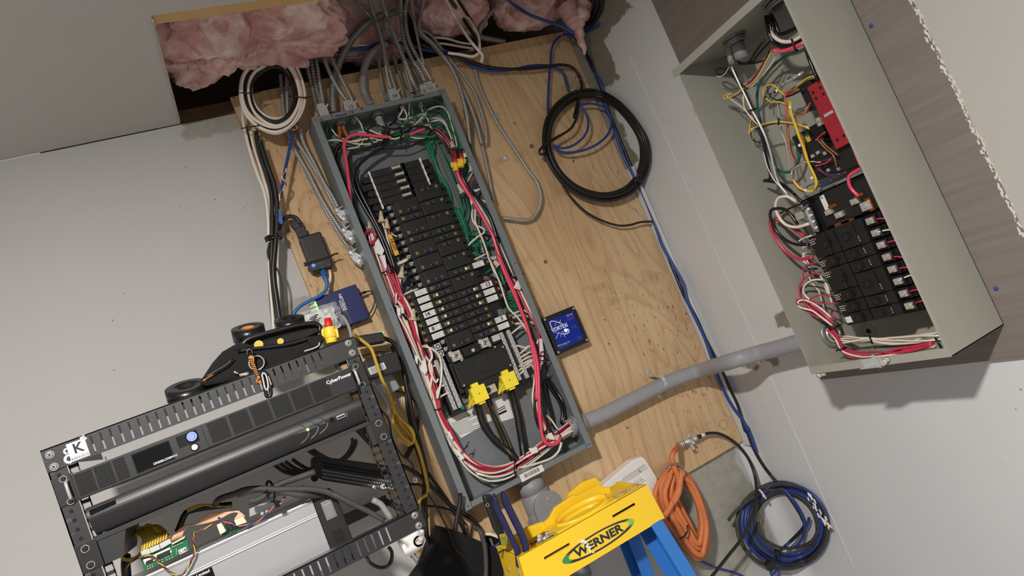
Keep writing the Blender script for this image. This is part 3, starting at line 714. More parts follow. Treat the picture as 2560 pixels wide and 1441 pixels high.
# ================================================================ wiring inside the grey panel
def clampP(p):
    return Vector((min(max(p.x, PX0+0.006), PX1-0.006), min(max(p.y, PY+0.006), PB-0.007), min(max(p.z, PZ0+0.006), PZ1-0.004)))
def pathY(k, pts, Y, lim=True):
    out = []
    for q in pts:
        kk = k; yy = Y
        if len(q) == 3: yy = q[2]
        p = KY(kk, q[0], q[1], yy)
        if lim:
            if p.x > PX1-0.006: p = KX(kk, q[0], q[1], PX1-0.006)
            if p.z < PZ0+0.006: p = KZ(kk, q[0], q[1], PZ0+0.006)
            if p.z > PZ1-0.004: p = KZ(kk, q[0], q[1], PZ1-0.004)
            p = clampP(p)
        out.append(p)
    return out
def wire(m, wpx, k, pts, Y=1.56, parent=None, name='wire', lim=True, n=6, step=0.008):
    P = pathY(k, pts, Y, lim); r = pxr(P[len(P)//2], wpx)
    return MB().tube(spline(P, step), r, n).build(name, m, parent if parent is not None else panel, recalc=False)
def bundle(ms, wpx, P, radii, seed=1, parent=None, name='wire', clamp=clampP, twist=1.0, flat=0.6, step=0.009, sleeves=0):
    """strands laid side by side round a centre line, pinched where the ties are"""
    rnd = random.Random(seed); Cn = spline(P, step); n = len(Cn); m_ = len(P)
    # arc-length parameter of the key points
    d = [0]
    for a, b in zip(P, P[1:]): d.append(d[-1]+(b-a).length)
    L = [0]
    for a, b in zip(Cn, Cn[1:]): L.append(L[-1]+(b-a).length)
    tot = L[-1] or 1; dk = [x/d[-1] for x in d]
    def rad(f):
        for i in range(m_-1):
            if f <= dk[i+1] + 1e-9:
                t = (f-dk[i])/max(1e-9, dk[i+1]-dk[i]); return radii[i]*(1-t)+radii[i+1]*t
        return radii[-1]
    r = pxr(P[m_//2], wpx); out = []
    for j, mt in enumerate(ms):
        th0 = 2*math.pi*(j/len(ms)*2.0) + rnd.uniform(-.4,.4); rho = rnd.uniform(0.25, 1.0); ph = rnd.uniform(0, 6.28); fr = rnd.uniform(0.5, 1.3)*twist
        pts = []
        for i, c in enumerate(Cn):
            tg = (Cn[min(i+1,n-1)]-Cn[max(i-1,0)]).normalized(); view = c.normalized()
            u = tg.cross(view).normalized(); v = u.cross(tg)
            f = L[i]/tot; th = th0 + 1.1*math.sin(ph+fr*6.28*f); R_ = rad(f)
            p = c + u*(R_*rho*math.cos(th)) + v*(R_*rho*math.sin(th)*flat)
            pts.append(clamp(p) if clamp else p)
        out.append(MB().tube(pts, r*rnd.uniform(0.9,1.1), 6).build(name, mt, parent if parent is not None else panel, recalc=False))
        if sleeves and rnd.random() < sleeves:
            i0 = rnd.randint(n//8, n*3//4); seg = pts[i0:i0+rnd.randint(2,4)+1]
            if len(seg) > 1: MB().tube(seg, r*1.35, 6).build('wire_label', 'white_label', parent if parent is not None else panel, recalc=False)
    return out
def tie(k, x, y, Y, ang, rpx, parent=None, m='wire_black', name='cable_tie', tail=True, wide=5, lim=True):
    """a cable tie seen edge-on: ring round a bundle, its plane at angle ang (degrees, screen) """
    c = pathY(k, [(x,y)], Y, lim)[0]; r = pxr(c, rpx*2); w_ = pxr(c, wide)
    a = math.radians(ang); u = (RX*math.cos(a) + DN*math.sin(a)); view = c.normalized(); u = (u - view*u.dot(view)).normalized(); ax = u.cross(view)
    pts = [c + u*(r*math.cos(t)) - view*(r*0.75*math.sin(t)) for t in [i*math.pi/8 for i in range(16)]]
    mb = MB().tube(pts, w_*0.62, 6, closed=True)
    if tail: q = c + u*r; mb.obox(q, u*w_*1.3, view*w_, ax*w_*1.0); mb.tube([q, q + u*w_*5 + ax*w_*1.5], w_*0.45, 5)
    return mb.build(name, m, parent if parent is not None else panel, recalc=False)
W_, R_, K_, G_, RB = 'wire_white', 'wire_red', 'wire_black', 'wire_green', 'wire_red_bright'

# thick phase conductors from the yellow covers to the bottom hub
def cable(name, m, wpx, k, pts, Y, parent=None, lim=True, n=12): return wire(m, wpx, k, pts, Y, parent, name, lim, n, 0.006)
cable('phase_cable', 'cable_black', 18, 'A7', [(500,520,1.572),(520,600),(555,700),(625,800),(720,880),(800,960,1.57),(860,1040,1.575)], 1.580)
cable('phase_cable', 'cable_black', 18, 'A7', [(775,410,1.572),(800,500),(830,620),(850,740),(870,860),(885,960,1.575),(890,1050,1.58)], 1.582)
cable('neutral_cable', 'cable_black', 18, 'A7', [(585,470,1.572),(620,580),(670,700),(730,840),(790,960,1.575),(850,1050,1.58)], 1.584)
for a in ([(568,500),(600,590),(640,690),(700,830),(765,985)], [(592,470),(655,610),(700,700),(755,830),(805,950)]):
    wire('brass', 2.0, 'A7', a, 1.5735, name='cable_stripe', n=5)

# left hand bundle, down the side and along the bottom to the conduit hub
left = pathY('A5', [(165,800),(215,960),(270,1090),(330,1240),(400,1390)], 1.572) + pathY('A6', [(110,500),(170,640),(235,800),(300,1000),(345,1180),(390,1330)], 1.565) + \
       pathY('A7', [(150,500),(180,610),(250,760),(350,920),(470,1040),(600,1090),(720,1080),(830,1030),(950,950),(1040,880),(1130,820),(1230,745),(1300,700)], 1.566)
P_ = [(1.0)]*0
lr = [0.004,0.008,0.009,0.010,0.013,0.013,0.014,0.016,0.016,0.014,0.012,0.010,0.007,0.011,0.010,0.014,0.017,0.015,0.012,0.012,0.013,0.011,0.012,0.013]
bundle([R_,W_,R_,W_,W_,R_,W_,R_,W_,R_,W_,W_,R_,K_,W_,R_,W_,R_], 5.6, left, [q_*1.25 for q_ in lr], 3, sleeves=0.55)
# red, white and black runs coming down from the top along the left wall
for m_, w_, pts, Y in (
  (RB, 9, [(870,575),(700,560),(520,545),(430,585),(400,660),(420,800),(440,950),(455,1100),(470,1250)], 1.556),
  (K_, 9, [(830,480),(845,560),(800,660),(680,740),(560,840),(525,920),(540,1040),(590,1180),(690,1340),(740,1441)], 1.558),
  (K_, 9, [(860,560),(760,640),(600,690),(480,730),(450,800),(460,900),(500,1040),(560,1200),(640,1330),(700,1441)], 1.564),
  (K_, 5, [(430,600),(350,640),(310,720),(330,850),(390,1000),(440,1150),(490,1300),(560,1441)], 1.572),
  (K_, 5, [(420,610),(340,660),(300,740),(310,860),(370,1020),(440,1180),(520,1380)], 1.580),
  (K_, 5, [(460,600),(370,650),(330,760),(360,900),(420,1060),(480,1240)], 1.585),
  (W_, 4, [(360,640),(315,700),(295,800),(330,900)], 1.575),
  (G_, 4, [(235,425),(230,560),(270,700)], 1.580), (G_, 4, [(240,430),(300,530),(400,585),(480,600)], 1.585), (W_, 4, [(250,450),(330,560),(420,600),(540,620),(600,570)], 1.58),
  (G_, 4, [(470,1180),(520,1300),(570,1400),(600,1441)], 1.585), (G_, 4, [(490,360),(560,450),(590,560),(560,640),(420,700)], 1.575), (W_, 4, [(500,360),(570,440),(600,580),(540,670),(420,690)], 1.572),
  ('wire_brown', 11, [(345,460),(360,520),(350,600)], 1.578), ('wire_brown', 11, [(385,460),(420,540),(450,580)], 1.578)):
    wire(m_, w_, 'A4', pts, Y)
for m_, w_, pts, Y in (
  (K_, 9, [(60,240),(40,310),(80,440),(150,580),(230,740),(310,900),(360,1040),(385,1130)], 1.553),
  (K_, 9, [(0,300),(30,420),(120,590),(210,740),(290,920),(340,1050),(400,1180)], 1.560),
  (K_, 5, [(0,500),(90,680),(150,850),(220,1010),(300,1200),(370,1400)], 1.585), (K_, 5, [(30,560),(120,800),(200,980),(260,1130),(330,1300)], 1.59), (K_, 5, [(60,600),(150,850),(230,1060),(300,1230),(360,1400)], 1.593),
  (G_, 4, [(0,490),(60,620),(120,740)], 1.588), (W_, 4, [(20,530),(80,640),(140,780)], 1.59),
  (W_, 5, [(270,700),(300,780),(330,900),(360,1000)], 1.556), (R_, 5, [(325,770),(345,830),(380,900)], 1.556), (W_, 4, [(350,800),(390,830),(450,835)], 1.562),
  (W_, 9, [(410,1085),(450,1065),(500,1040)], 1.560), (W_, 5, [(425,1200),(405,1290),(395,1441)], 1.556), (W_, 5, [(440,1210),(425,1290),(430,1400)], 1.558),
  (W_, 5, [(460,1362),(530,1330),(605,1302)], 1.562), (K_, 4, [(395,1020),(440,990),(490,960)], 1.565), (K_, 4, [(460,1280),(520,1240),(590,1210)], 1.57),
  (R_, 5, [(215,850),(185,900),(130,880),(112,820),(150,780),(205,800),(215,850)], 1.556), (R_, 5, [(215,850),(170,895),(125,860),(125,800),(170,785)], 1.56),
  (R_, 6, [(275,1000),(300,1080),(330,1180),(380,1290),(430,1370),(480,1441)], 1.553), (W_, 6, [(265,1000),(290,1090),(350,1230),(400,1330),(460,1400)], 1.557),
  (R_, 6, [(320,1090),(350,1180),(390,1300),(400,1441)], 1.560), (R_, 6, [(430,1290),(400,1340),(385,1441)], 1.558)):
    wire(m_, w_, 'A5', pts, Y)
for m_, w_, pts, Y in (
  (R_, 6, [(30,170),(70,300),(130,480),(190,640),(240,780),(290,920),(320,1020)], 1.548), (R_, 6, [(0,180),(60,330),(140,520),(200,700),(250,850)], 1.552),
  (W_, 7, [(90,380),(150,470),(200,580),(240,700),(260,820),(290,940),(330,1060)], 1.549), (W_, 6, [(60,600),(130,720),(190,850),(240,960),(300,1080)], 1.546),
  (R_, 6, [(70,620),(110,720),(170,840),(230,950),(290,1060),(330,1180)], 1.551), (K_, 6, [(100,560),(120,600),(150,640)], 1.555),
  (W_, 6, [(300,910),(350,900),(390,960),(400,1020),(370,1090),(400,1200),(440,1270),(460,1230)], 1.553), (W_, 6, [(310,905),(400,930),(470,1000),(495,1100),(490,1250),(460,1400),(450,1430)], 1.551),
  (W_, 6, [(455,1430),(450,1370),(480,1310),(530,1295)], 1.556), (W_, 5, [(405,1110),(430,1100),(455,1090)], 1.562), (W_, 5, [(480,1415),(540,1380),(580,1370)], 1.56),
  (W_, 6, [(330,1000),(390,1090),(400,1200),(380,1350),(400,1441)], 1.556)):
    wire(m_, w_, 'A6', pts, Y)
# right hand bundle
rt = pathY('A4', [(1290,500),(1380,560),(1450,650),(1500,760),(1530,900)], 1.565) + pathY('A5', [(960,290),(1010,380),(1070,470),(1140,570),(1210,690),(1270,810),(1320,930),(1370,1060),(1430,1190)], 1.560) + \
     pathY('A6', [(1220,210),(1290,330),(1370,500),(1440,640),(1480,760),(1490,900),(1490,1040)], 1.562) + pathY('A7', [(1010,230),(1000,330),(990,450),(1000,560),(1030,670),(1065,760),(1100,800),(1180,790),(1250,740),(1295,700)], 1.562)
rr = [0.010,0.009,0.006,0.007,0.008,0.008,0.008,0.006,0.008,0.010,0.007,0.009,0.011,0.010,0.007,0.011,0.012,0.009,0.007,0.008,0.006,0.006,0.009,0.010,0.009,0.009,0.009,0.008,0.009,0.010,0.011]
bundle([K_,W_,K_,R_,W_,K_,W_,R_,W_,K_,R_,W_], 5.2, rt, rr, 8, sleeves=0.6, twist=1.4)
wire(RB, 9.5, 'A5', [(945,250),(965,310),(1010,390),(1080,500),(1150,610),(1210,720),(1265,820),(1300,930),(1350,1070),(1410,1210),(1470,1350),(1500,1441)], 1.549)
wire(RB, 9.5, 'A6', [(1060,0),(1120,150),(1190,310),(1260,470),(1320,620),(1375,790),(1410,950),(1430,1080),(1445,1240),(1450,1441)], 1.547)
wire(RB, 9.5, 'A7', [(945,0),(980,120),(1000,260),(1005,420),(1010,560),(1020,700),(1040,810),(1090,860),(1150,850),(1185,800)], 1.547)
wire(K_, 8, 'A5', [(990,240),(1000,310),(1050,400),(1120,480),(1190,570),(1250,680),(1290,800),(1320,900)], 1.556)
wire(K_, 6, 'A7', [(985,300),(975,420),(970,550),(985,660),(1020,740),(1080,770)], 1.556)
wire(W_, 6, 'A7', [(945,200),(975,240),(965,380),(955,480),(985,620),(1030,720)], 1.572)
for pts in ([(1050,340),(1060,420),(1085,520),(1110,620),(1120,710)], [(1060,320),(1110,410),(1170,500),(1200,590),(1190,690)], [(1080,320),(1150,420),(1205,520),(1215,620),(1200,700)]):
    wire('wire_black', 9, 'A7', pts, 1.590)
wire(W_, 7, 'A7', [(840,1050),(920,1035),(1020,1005),(1110,970),(1170,910),(1190,840)], 1.545)
wire(W_, 5, 'A7', [(1070,620),(1110,660),(1150,720),(1170,740)], 1.575)
# white neutrals fanning from the right terminal bars to the bundle
for y0, y1, x1 in ((560,545,1320),(595,590,1325),(660,680,1325),(750,690,1320),(905,910,1200),(960,900,1390),(1000,960,1400),(1040,1000,1405),(1080,1040,1400),(1120,1050,1410),(1165,1080,1400)):
    x0 = 1195 if y0 < 800 else 1270
    if y0 == 905: wire(W_, 5, 'A6', [(1195,905),(1260,900),(1330,920),(1400,890)], 1.566); continue
    wire(W_, 5, 'A6', [(x0,y0+30),((x0+x1)/2,(y0+y1)/2+8),(x1,y1),(x1+35,y1+25)], 1.566)
wire(W_, 5, 'A6', [(1380,660),(1440,690),(1470,740),(1470,820),(1450,880)], 1.556)
wire(W_, 6, 'A6', [(1395,1080),(1430,1150),(1440,1250),(1430,1350),(1425,1441)], 1.560)
wire(W_, 5, 'A6', [(955,0),(1000,90),(1050,200),(1090,300),(1130,430),(1170,530),(1240,600),(1320,700),(1360,780)], 1.553)
wire(W_, 5, 'A5', [(1030,935),(1070,890),(1140,830),(1190,800),(1180,760),(1110,730),(1080,660),(1085,590)], 1.563)
wire(W_, 5, 'A5', [(1110,590),(1110,700),(1150,800),(1190,900),(1240,1050),(1290,1180)], 1.560); wire(W_, 5, 'A5', [(1080,1055),(1150,1020),(1210,990)], 1.57)
wire(W_, 4, 'A5', [(1040,340),(1060,300),(1090,255)], 1.553); wire(R_, 4, 'A5', [(1060,380),(1090,320),(1120,270)], 1.553); wire(K_, 4, 'A5', [(1120,400),(1135,330),(1130,275)], 1.555)
for a in ([(1300,80),(1340,190),(1430,300),(1500,420)],): pass
# green grounds
rg = random.Random(21)
for j in range(9):
    o = j*7
    wire(G_, 4.2, 'A4', [(1190+o,590+j*2),(1235+o*0.8,690),(1300+o*0.7,840+j*6),(1350+o*0.9,990),(1400+o,1120),(1450+o*0.6,1260),(1510+o*0.7,1400)], 1.588-0.002*(j%3))
for pts in ([(1170,205),(1210,290),(1270,400),(1300,540),(1290,700),(1320,850)], [(1310,600),(1400,760),(1460,900),(1520,1060),(1560,1200),(1590,1340)], [(1300,180),(1380,250),(1430,380),(1480,520),(1560,680),(1600,820),(1660,960)],
            [(1500,520),(1560,640),(1620,780),(1680,930)], [(1570,1130),(1600,1230),(1590,1350),(1550,1441)], [(1620,1160),(1640,1290),(1600,1441)], [(1470,400),(1540,560),(1600,720),(1650,860)]):
    wire(G_, 4.2, 'A4', pts, 1.584)
for j in range(12):
    cx, cy = 1060+rg.uniform(-30,120), 880+rg.uniform(-60,100); a = rg.uniform(60,130); b = rg.uniform(30,75); ph = rg.uniform(0,6.28)
    wire(G_, 4.2, 'A5', [(cx+a*math.cos(ph+t*0.75), cy+b*math.sin(ph+t*0.75)) for t in range(6)], 1.575+0.002*(j%6))
for j in range(8):
    x = 1000+j*8; wire(G_, 4.2, 'A5', [(905+j*9,560+j*4),(945+j*8,660),(985+j*7,740),(1000+j*9,850+6*j),(1070+j*8,930)], 1.578+0.002*(j%4))
for j in range(9):
    y = 395+j*17 if j < 4 else 480+(j-4)*22
    wire(G_, 4.0, 'A6', [(1145+rg.uniform(-8,8),y),(1185,y-14+rg.uniform(-5,5)),(1225,y-8),(1250,y-30)], 1.572)
wire(G_, 4.6, 'A6', [(935,180),(980,140),(1030,125),(1070,140)], 1.568); wire(G_, 4.6, 'A6', [(1070,130),(1100,190),(1120,280),(1140,240)], 1.565); wire(G_, 4.6, 'A6', [(1060,150),(1095,220),(1115,290)], 1.57)
wire(K_, 4, 'A6', [(875,200),(940,195),(1020,220),(1080,260)], 1.57); wire(R_, 4, 'A6', [(880,245),(940,235),(1000,245)], 1.572)
# the tangle across the top of the panel
top = [
 (W_,[(940,380),(985,300),(960,265)]),(G_,[(965,260),(1000,340),(1000,400),(960,450)]),(W_,[(985,260),(1030,360),(1000,395),(940,385)]),(W_,[(1055,225),(1050,330),(1060,430)]),(G_,[(1075,225),(1085,330),(1095,380)]),
 (W_,[(1170,205),(1180,300),(1240,400),(1270,480),(1330,530),(1400,560),(1450,620)]),(W_,[(1240,300),(1310,270),(1390,270),(1440,330),(1470,420),(1510,560),(1530,670)]),(G_,[(1240,310),(1330,300),(1420,370),(1470,470),(1490,560)]),
 (W_,[(940,460),(1060,470),(1140,420),(1200,340),(1100,370),(1000,400)]),(G_,[(960,450),(1050,420),(1130,350),(1210,320)]),(W_,[(1270,390),(1340,380),(1400,410),(1440,480),(1480,560),(1500,620)]),(W_,[(1270,420),(1350,400),(1410,440),(1450,520),(1480,600)]),
 (G_,[(1280,470),(1350,450),(1410,470),(1450,540),(1480,620)]),(G_,[(1290,450),(1370,430),(1430,470),(1470,560)]),(W_,[(1290,560),(1370,550),(1430,590),(1460,640)]),(G_,[(1060,580),(1180,560),(1290,510),(1380,490),(1430,540)]),
 (W_,[(870,620),(960,570),(1040,510),(1110,460),(1180,400),(1230,310)]),(G_,[(860,610),(960,600),(1060,560),(1170,520),(1260,480)]),(W_,[(650,500),(720,530),(800,560),(900,590),(1000,560)]),(G_,[(590,470),(700,540),(820,560),(940,540),(1060,500)]),
 (W_,[(230,610),(330,600),(430,620),(560,600),(700,580)]),(G_,[(420,690),(540,660),(640,600),(760,560),(900,530),(1040,470)]),(W_,[(500,560),(560,520),(640,540),(740,600),(860,600)]),(G_,[(540,600),(640,620),(760,600),(880,570),(1010,560)]),
 (W_,[(400,610),(520,640),(650,640),(760,600),(850,540),(950,500)]),(W_,[(230,655),(330,650),(430,650),(560,680),(700,640)]),(G_,[(230,620),(360,640),(470,600),(560,560)]),(K_,[(840,490),(940,490),(1060,470),(1180,460),(1280,500),(1360,580),(1410,660),(1450,740)]),
 (K_,[(850,560),(900,580),(960,560),(1080,480)]),(K_,[(640,560),(640,500),(700,460),(800,470),(850,520),(850,600),(780,650),(690,640),(640,580)]),(R_,[(880,610),(960,580),(1080,540),(1200,490)]),(K_,[(640,770),(760,700),(900,690),(1020,680),(1140,630),(1240,570),(1270,500)]),
 (W_,[(700,600),(730,560),(780,510)]),(W_,[(680,610),(720,570),(770,520)]),(W_,[(660,600),(710,560),(760,530)]),(K_,[(855,460),(900,420),(940,370),(960,270)]),(K_,[(900,430),(960,460),(980,600)]),
 (G_,[(1100,1030-600),(1190,440),(1290,420)]),(G_,[(900,560),(1000,540),(1100,560),(1230,570),(1330,560)]),(W_,[(1000,400),(1100,430),(1180,460),(1270,440)]),(W_,[(1060,570),(1150,585),(1260,570),(1350,550)])]
for i, (m_, pts) in enumerate(top): wire(m_, 4.3 if m_ != K_ else 5, 'A4', pts, 1.556 + 0.0045*((i*5) % 9))
MB().tube(spline(pathY('A4', [(1060,545),(1120,520),(1210,490)], 1.553), 0.006), 0.004, 8).build('wire', RB, panel)
# printed grey sheath stub below the big top connector
o = wire('cable_grey', 19, 'A4', [(745,380,1.572),(765,430,1.570),(785,480,1.566)], 1.567, name='cable_sheath', n=12)
# ties
for k, x, y, Y, ang, r in (('A4',968,560,1.556,95,11),('A5',925,48,1.558,8,12),('A5',1070,450,1.553,-12,12),('A5',1300,835,1.553,20,13),('A6',1235,205,1.556,-10,11),('A6',1470,738,1.556,5,9),('A6',1470,1045,1.553,8,14),
   ('A6',1500,1000,1.555,5,7),('A6',1490,1140,1.555,10,8),('A7',178,570,1.560,-15,8),('A7',380,915,1.560,-50,17),('A7',805,1030,1.552,88,17),('A7',1180,785,1.556,65,15),('A7',1055,765,1.556,-60,8),('A5',345,1135,1.553,-20,22)):
    tie(k, x, y, Y, ang, r)
# twist-on connectors
def wirenut(k, a, b, w0, w1, m, Y, parent=None, lim=True, name='wire_nut'):
    p, q = pathY(k, [a, b], Y, lim); r0, r1 = pxr(p, w0), pxr(q, w1); ax = (q-p).normalized(); L_ = (q-p).length
    mb = MB().cyl(p, p+ax*L_*0.28, r0*0.62, r0*0.75, 12).cyl(p+ax*L_*0.25, q-ax*L_*0.16, r0*0.75, r1*0.9, 12).ring(q-ax*L_*0.18, q, r1*1.08, r1*0.6, 14)
    for i in range(6):
        t_ = i*math.pi/3; u = ax.orthogonal().normalized(); v = ax.cross(u); d = u*math.cos(t_)+v*math.sin(t_)
        mb.obox(p+ax*L_*0.5+d*r0*0.8, ax*L_*0.28, d*r0*0.09, ax.cross(d)*r0*0.09)
    return mb.build(name, m, parent if parent is not None else panel)
for k, a, b, w0, w1 in (('A5',(257,605),(268,705),8,16),('A5',(310,675),(318,765),8,13),('A5',(455,1110),(437,1210),8,17),('A5',(950,365),(995,440),8,14),('A5',(1062,170),(1078,250),7,12),('A5',(1150,185),(1125,270),8,12),
    ('A6',(215,530),(208,650),9,17),('A6',(1020,50),(1065,100),10,15),('A5',(150,700),(160,765),5,10),('A4',(1475,615),(1495,680),8,12)):
    wirenut(k, a, b, w0*1.25, w1*1.1, 'wirenut_tan', 1.550)
for a, b in (((925,115),(932,215)),((985,85),(985,180))):
    p, q = pathY('A5', [a, b], 1.547); ax = (q-p).normalized(); r = pxr(q, 17); L_ = (q-p).length
    o = MB().cyl(p+ax*L_*0.55, q, r*0.8, r*1.05, 14).ring(q-ax*0.001, q+ax*L_*0.10, r*0.85, r*0.5, 14).ring(q+ax*L_*0.12, q+ax*L_*0.3, r*0.85, r*0.5, 14)
    for s_ in (-1, 1): o.obox(p+ax*L_*0.75+RX*(s_*r*1.0), RX*(r*0.3), ax*(L_*0.22), FW*(r*0.25))
    o = o.build('wire_nut', 'wirenut_yellow', panel)
    MB().cyl(p, p+ax*L_*0.8, r*0.62, r*0.7, 12).build('nut_cap', 'wirenut_red', o)
# hand-lettered tag, paper flags
p = [KY('A5',x,y,1.553) for x, y in ((320,820),(355,815),(425,995),(385,1010))]
tg = decal('amber_tag', 'tag_amber', panel, p, 0.0006)
u_ = (p[2]-p[1]).normalized(); text('handwriting', 'HLGFI', (p[0]+p[1]+p[2]+p[3])/4-Vector((0,0.001,0)), u_, (p[1]-p[0]).normalized(), 0.0115, 'ink', tg, 0.0004, bold=0.02)
for k, ps in (('A5',((205,895),(235,850),(290,960),(270,1010),(215,980))), ('A5',((255,1010),(295,1000),(315,1110),(300,1130))), ('A5',((980,85),(1040,80),(1045,105),(1010,130))), ('A5',((1095,415),(1150,400),(1150,430),(1115,440))),
    ('A5',((1060,500),(1085,480),(1090,520),(1075,555))), ('A5',((1165,500),(1220,515),(1200,535))), ('A6',((1260,235),(1305,285),(1280,345),(1215,320))), ('A6',((45,530),(85,520),(85,600),(55,605))), ('A6',((90,520),(115,520),(120,575),(95,580))),
    ('A6',((230,990),(260,1010),(255,1090),(225,1060))), ('A6',((300,1050),(335,1045),(355,1150),(330,1190),(280,1140))), ('A6',((1470,830),(1505,825),(1515,950),(1480,960))), ('A7',((310,890),(345,905),(400,970),(370,985))), ('A7',((1075,770),(1110,760),(1140,820),(1090,815))),
    ('A7',((920,890),(990,880),(1000,920),(950,940))), ('A7',((485,1085),(555,1105),(555,1120),(500,1105))), ('A7',((258,755),(275,750),(305,810),(290,820)))):
    q = pathY(k, ps, 1.5445 if k != 'A5' else 1.548); MB().prism(q, (0,-0.0004,0)).build('wire_flag', 'white_label', panel)
q = pathY('A6', ((985,10),(1050,0),(1060,20),(1000,40)), 1.549); o = MB().prism(q, (0,-0.0004,0)).build('wire_flag', 'white_label', panel)
text('handwriting', 'JWW', sum(q, Vector())/4-Vector((0,0.0006,0)), (q[1]-q[0]).normalized(), (q[0]-q[3]).normalized(), 0.010, 'ink', o, 0.0004)
# ================================================================ the beige panel on the right wall
BX0, BX1, BY0, BY1, BZ0, BZ1 = 1.062, 1.2225, 0.785, 1.100, -0.3115, 0.4285
bp = thing('electrical_panel', 'open beige electrical panel on the right wall with a red terminal block and wires', 'electrical panel', (BX1, (BY0+BY1)/2, BZ0))
t = 0.0018; m_ = 'panel_beige'
box('back_plate', m_, bp, BX1-0.0015, BX1, BY0, BY1, BZ0, BZ1)
box('side_wall', m_, bp, BX0, BX1, BY0, BY0+t, BZ0, BZ1); box('side_wall', m_, bp, BX0, BX1, BY1-t, BY1, BZ0, BZ1)
box('top_wall', m_, bp, BX0, BX1, BY0, BY1, BZ1-t, BZ1); box('bottom_wall', m_, bp, BX0, BX1, BY0, BY1, BZ0, BZ0+t)
box('top_flange', m_, bp, BX0-0.0012, BX0, BY0, BY1+0.0155, BZ1-0.017, BZ1)
box('top_lip', m_, bp, BX0, BX0+0.012, BY1, BY1+0.0155, BZ1-0.003, BZ1)
box('bottom_flange', m_, bp, BX0-0.0012, BX0, BY0+0.001, BY1, BZ0, BZ0+0.0165)
box('side_flange', m_, bp, BX0-0.0010, BX0-0.0001, BY0, BY0+0.006, BZ0, BZ1)
for y, z in ((1.085, 0.33), (1.085, 0.20), (1.085,-0.05)):
    pass
# back keyhole mount and knockouts
MB().ring((BX1-0.0016, 1.058, -0.2775), (BX1-0.0026, 1.058, -0.2775), 0.017, 0.0155, 24).build('knockout', m_, bp)
MB().cyl((BX1-0.0016, 1.058, -0.2775), (BX1-0.0022, 1.058, -0.2775), 0.006, n=14).build('mount_hole', 'ink', bp)
for x, y in ((1.16,0.93),(1.13,1.03),(1.18,1.02)): MB().ring((x, y, BZ0+t), (x, y, BZ0+t+0.0006), 0.017, 0.016, 24).build('knockout', m_, bp)
for x, y in ((1.10,1.075),(1.12,1.04),(1.10,0.98)): MB().ring((x, y, BZ1-t), (x, y, BZ1-t-0.0006), 0.012, 0.011, 24).build('knockout', m_, bp)
# bottom latch tab
p = KX('F2', 985, 565, BX0-0.002)
MB().box(BX0-0.016, BX0-0.001, p.y-0.002, p.y+0.040, p.z-0.004, p.z-0.0025).box(BX0-0.0025, BX0-0.001, p.y-0.002, p.y+0.042, p.z-0.008, p.z+0.012).obox((BX0-0.008,p.y+0.004,p.z+0.006),(0.0006,0,0),(0,0.003,0.0),(0,0.002,0.014)).build('latch_tab', 'zinc', bp, 0.0005)
MB().cyl((BX0-0.003,p.y-0.010,p.z+0.002),(BX0-0.010,p.y-0.010,p.z+0.002),0.0055,n=14).cyl((BX0-0.003,p.y-0.018,p.z+0.006),(BX0-0.008,p.y-0.018,p.z+0.006),0.0045,n=14).build('latch_screw', 'steel', bp)

def clampB(p): return Vector((min(max(p.x, BX0+0.008), BX1-0.006), min(max(p.y, BY0+0.004), BY1-0.005), min(max(p.z, BZ0+0.006), BZ1-0.004)))
def pathX(k, pts, X, lim=True):
    out = []
    for q in pts:
        xx = q[2] if len(q) == 3 else X; p = KX(k, q[0], q[1], xx)
        if lim:
            if p.y > BY1-0.005: p = KY(k, q[0], q[1], BY1-0.005)
            if p.z < BZ0+0.006: p = KZ(k, q[0], q[1], BZ0+0.006)
            p = clampB(p)
        out.append(p)
    return out
def wx(m, wpx, k, pts, X=1.15, name='wire', lim=True, n=6):
    P = pathX(k, pts, X, lim); r = pxr(P[len(P)//2], wpx)
    return MB().tube(spline(P, 0.008), r, n).build(name, m, bp, recalc=False)
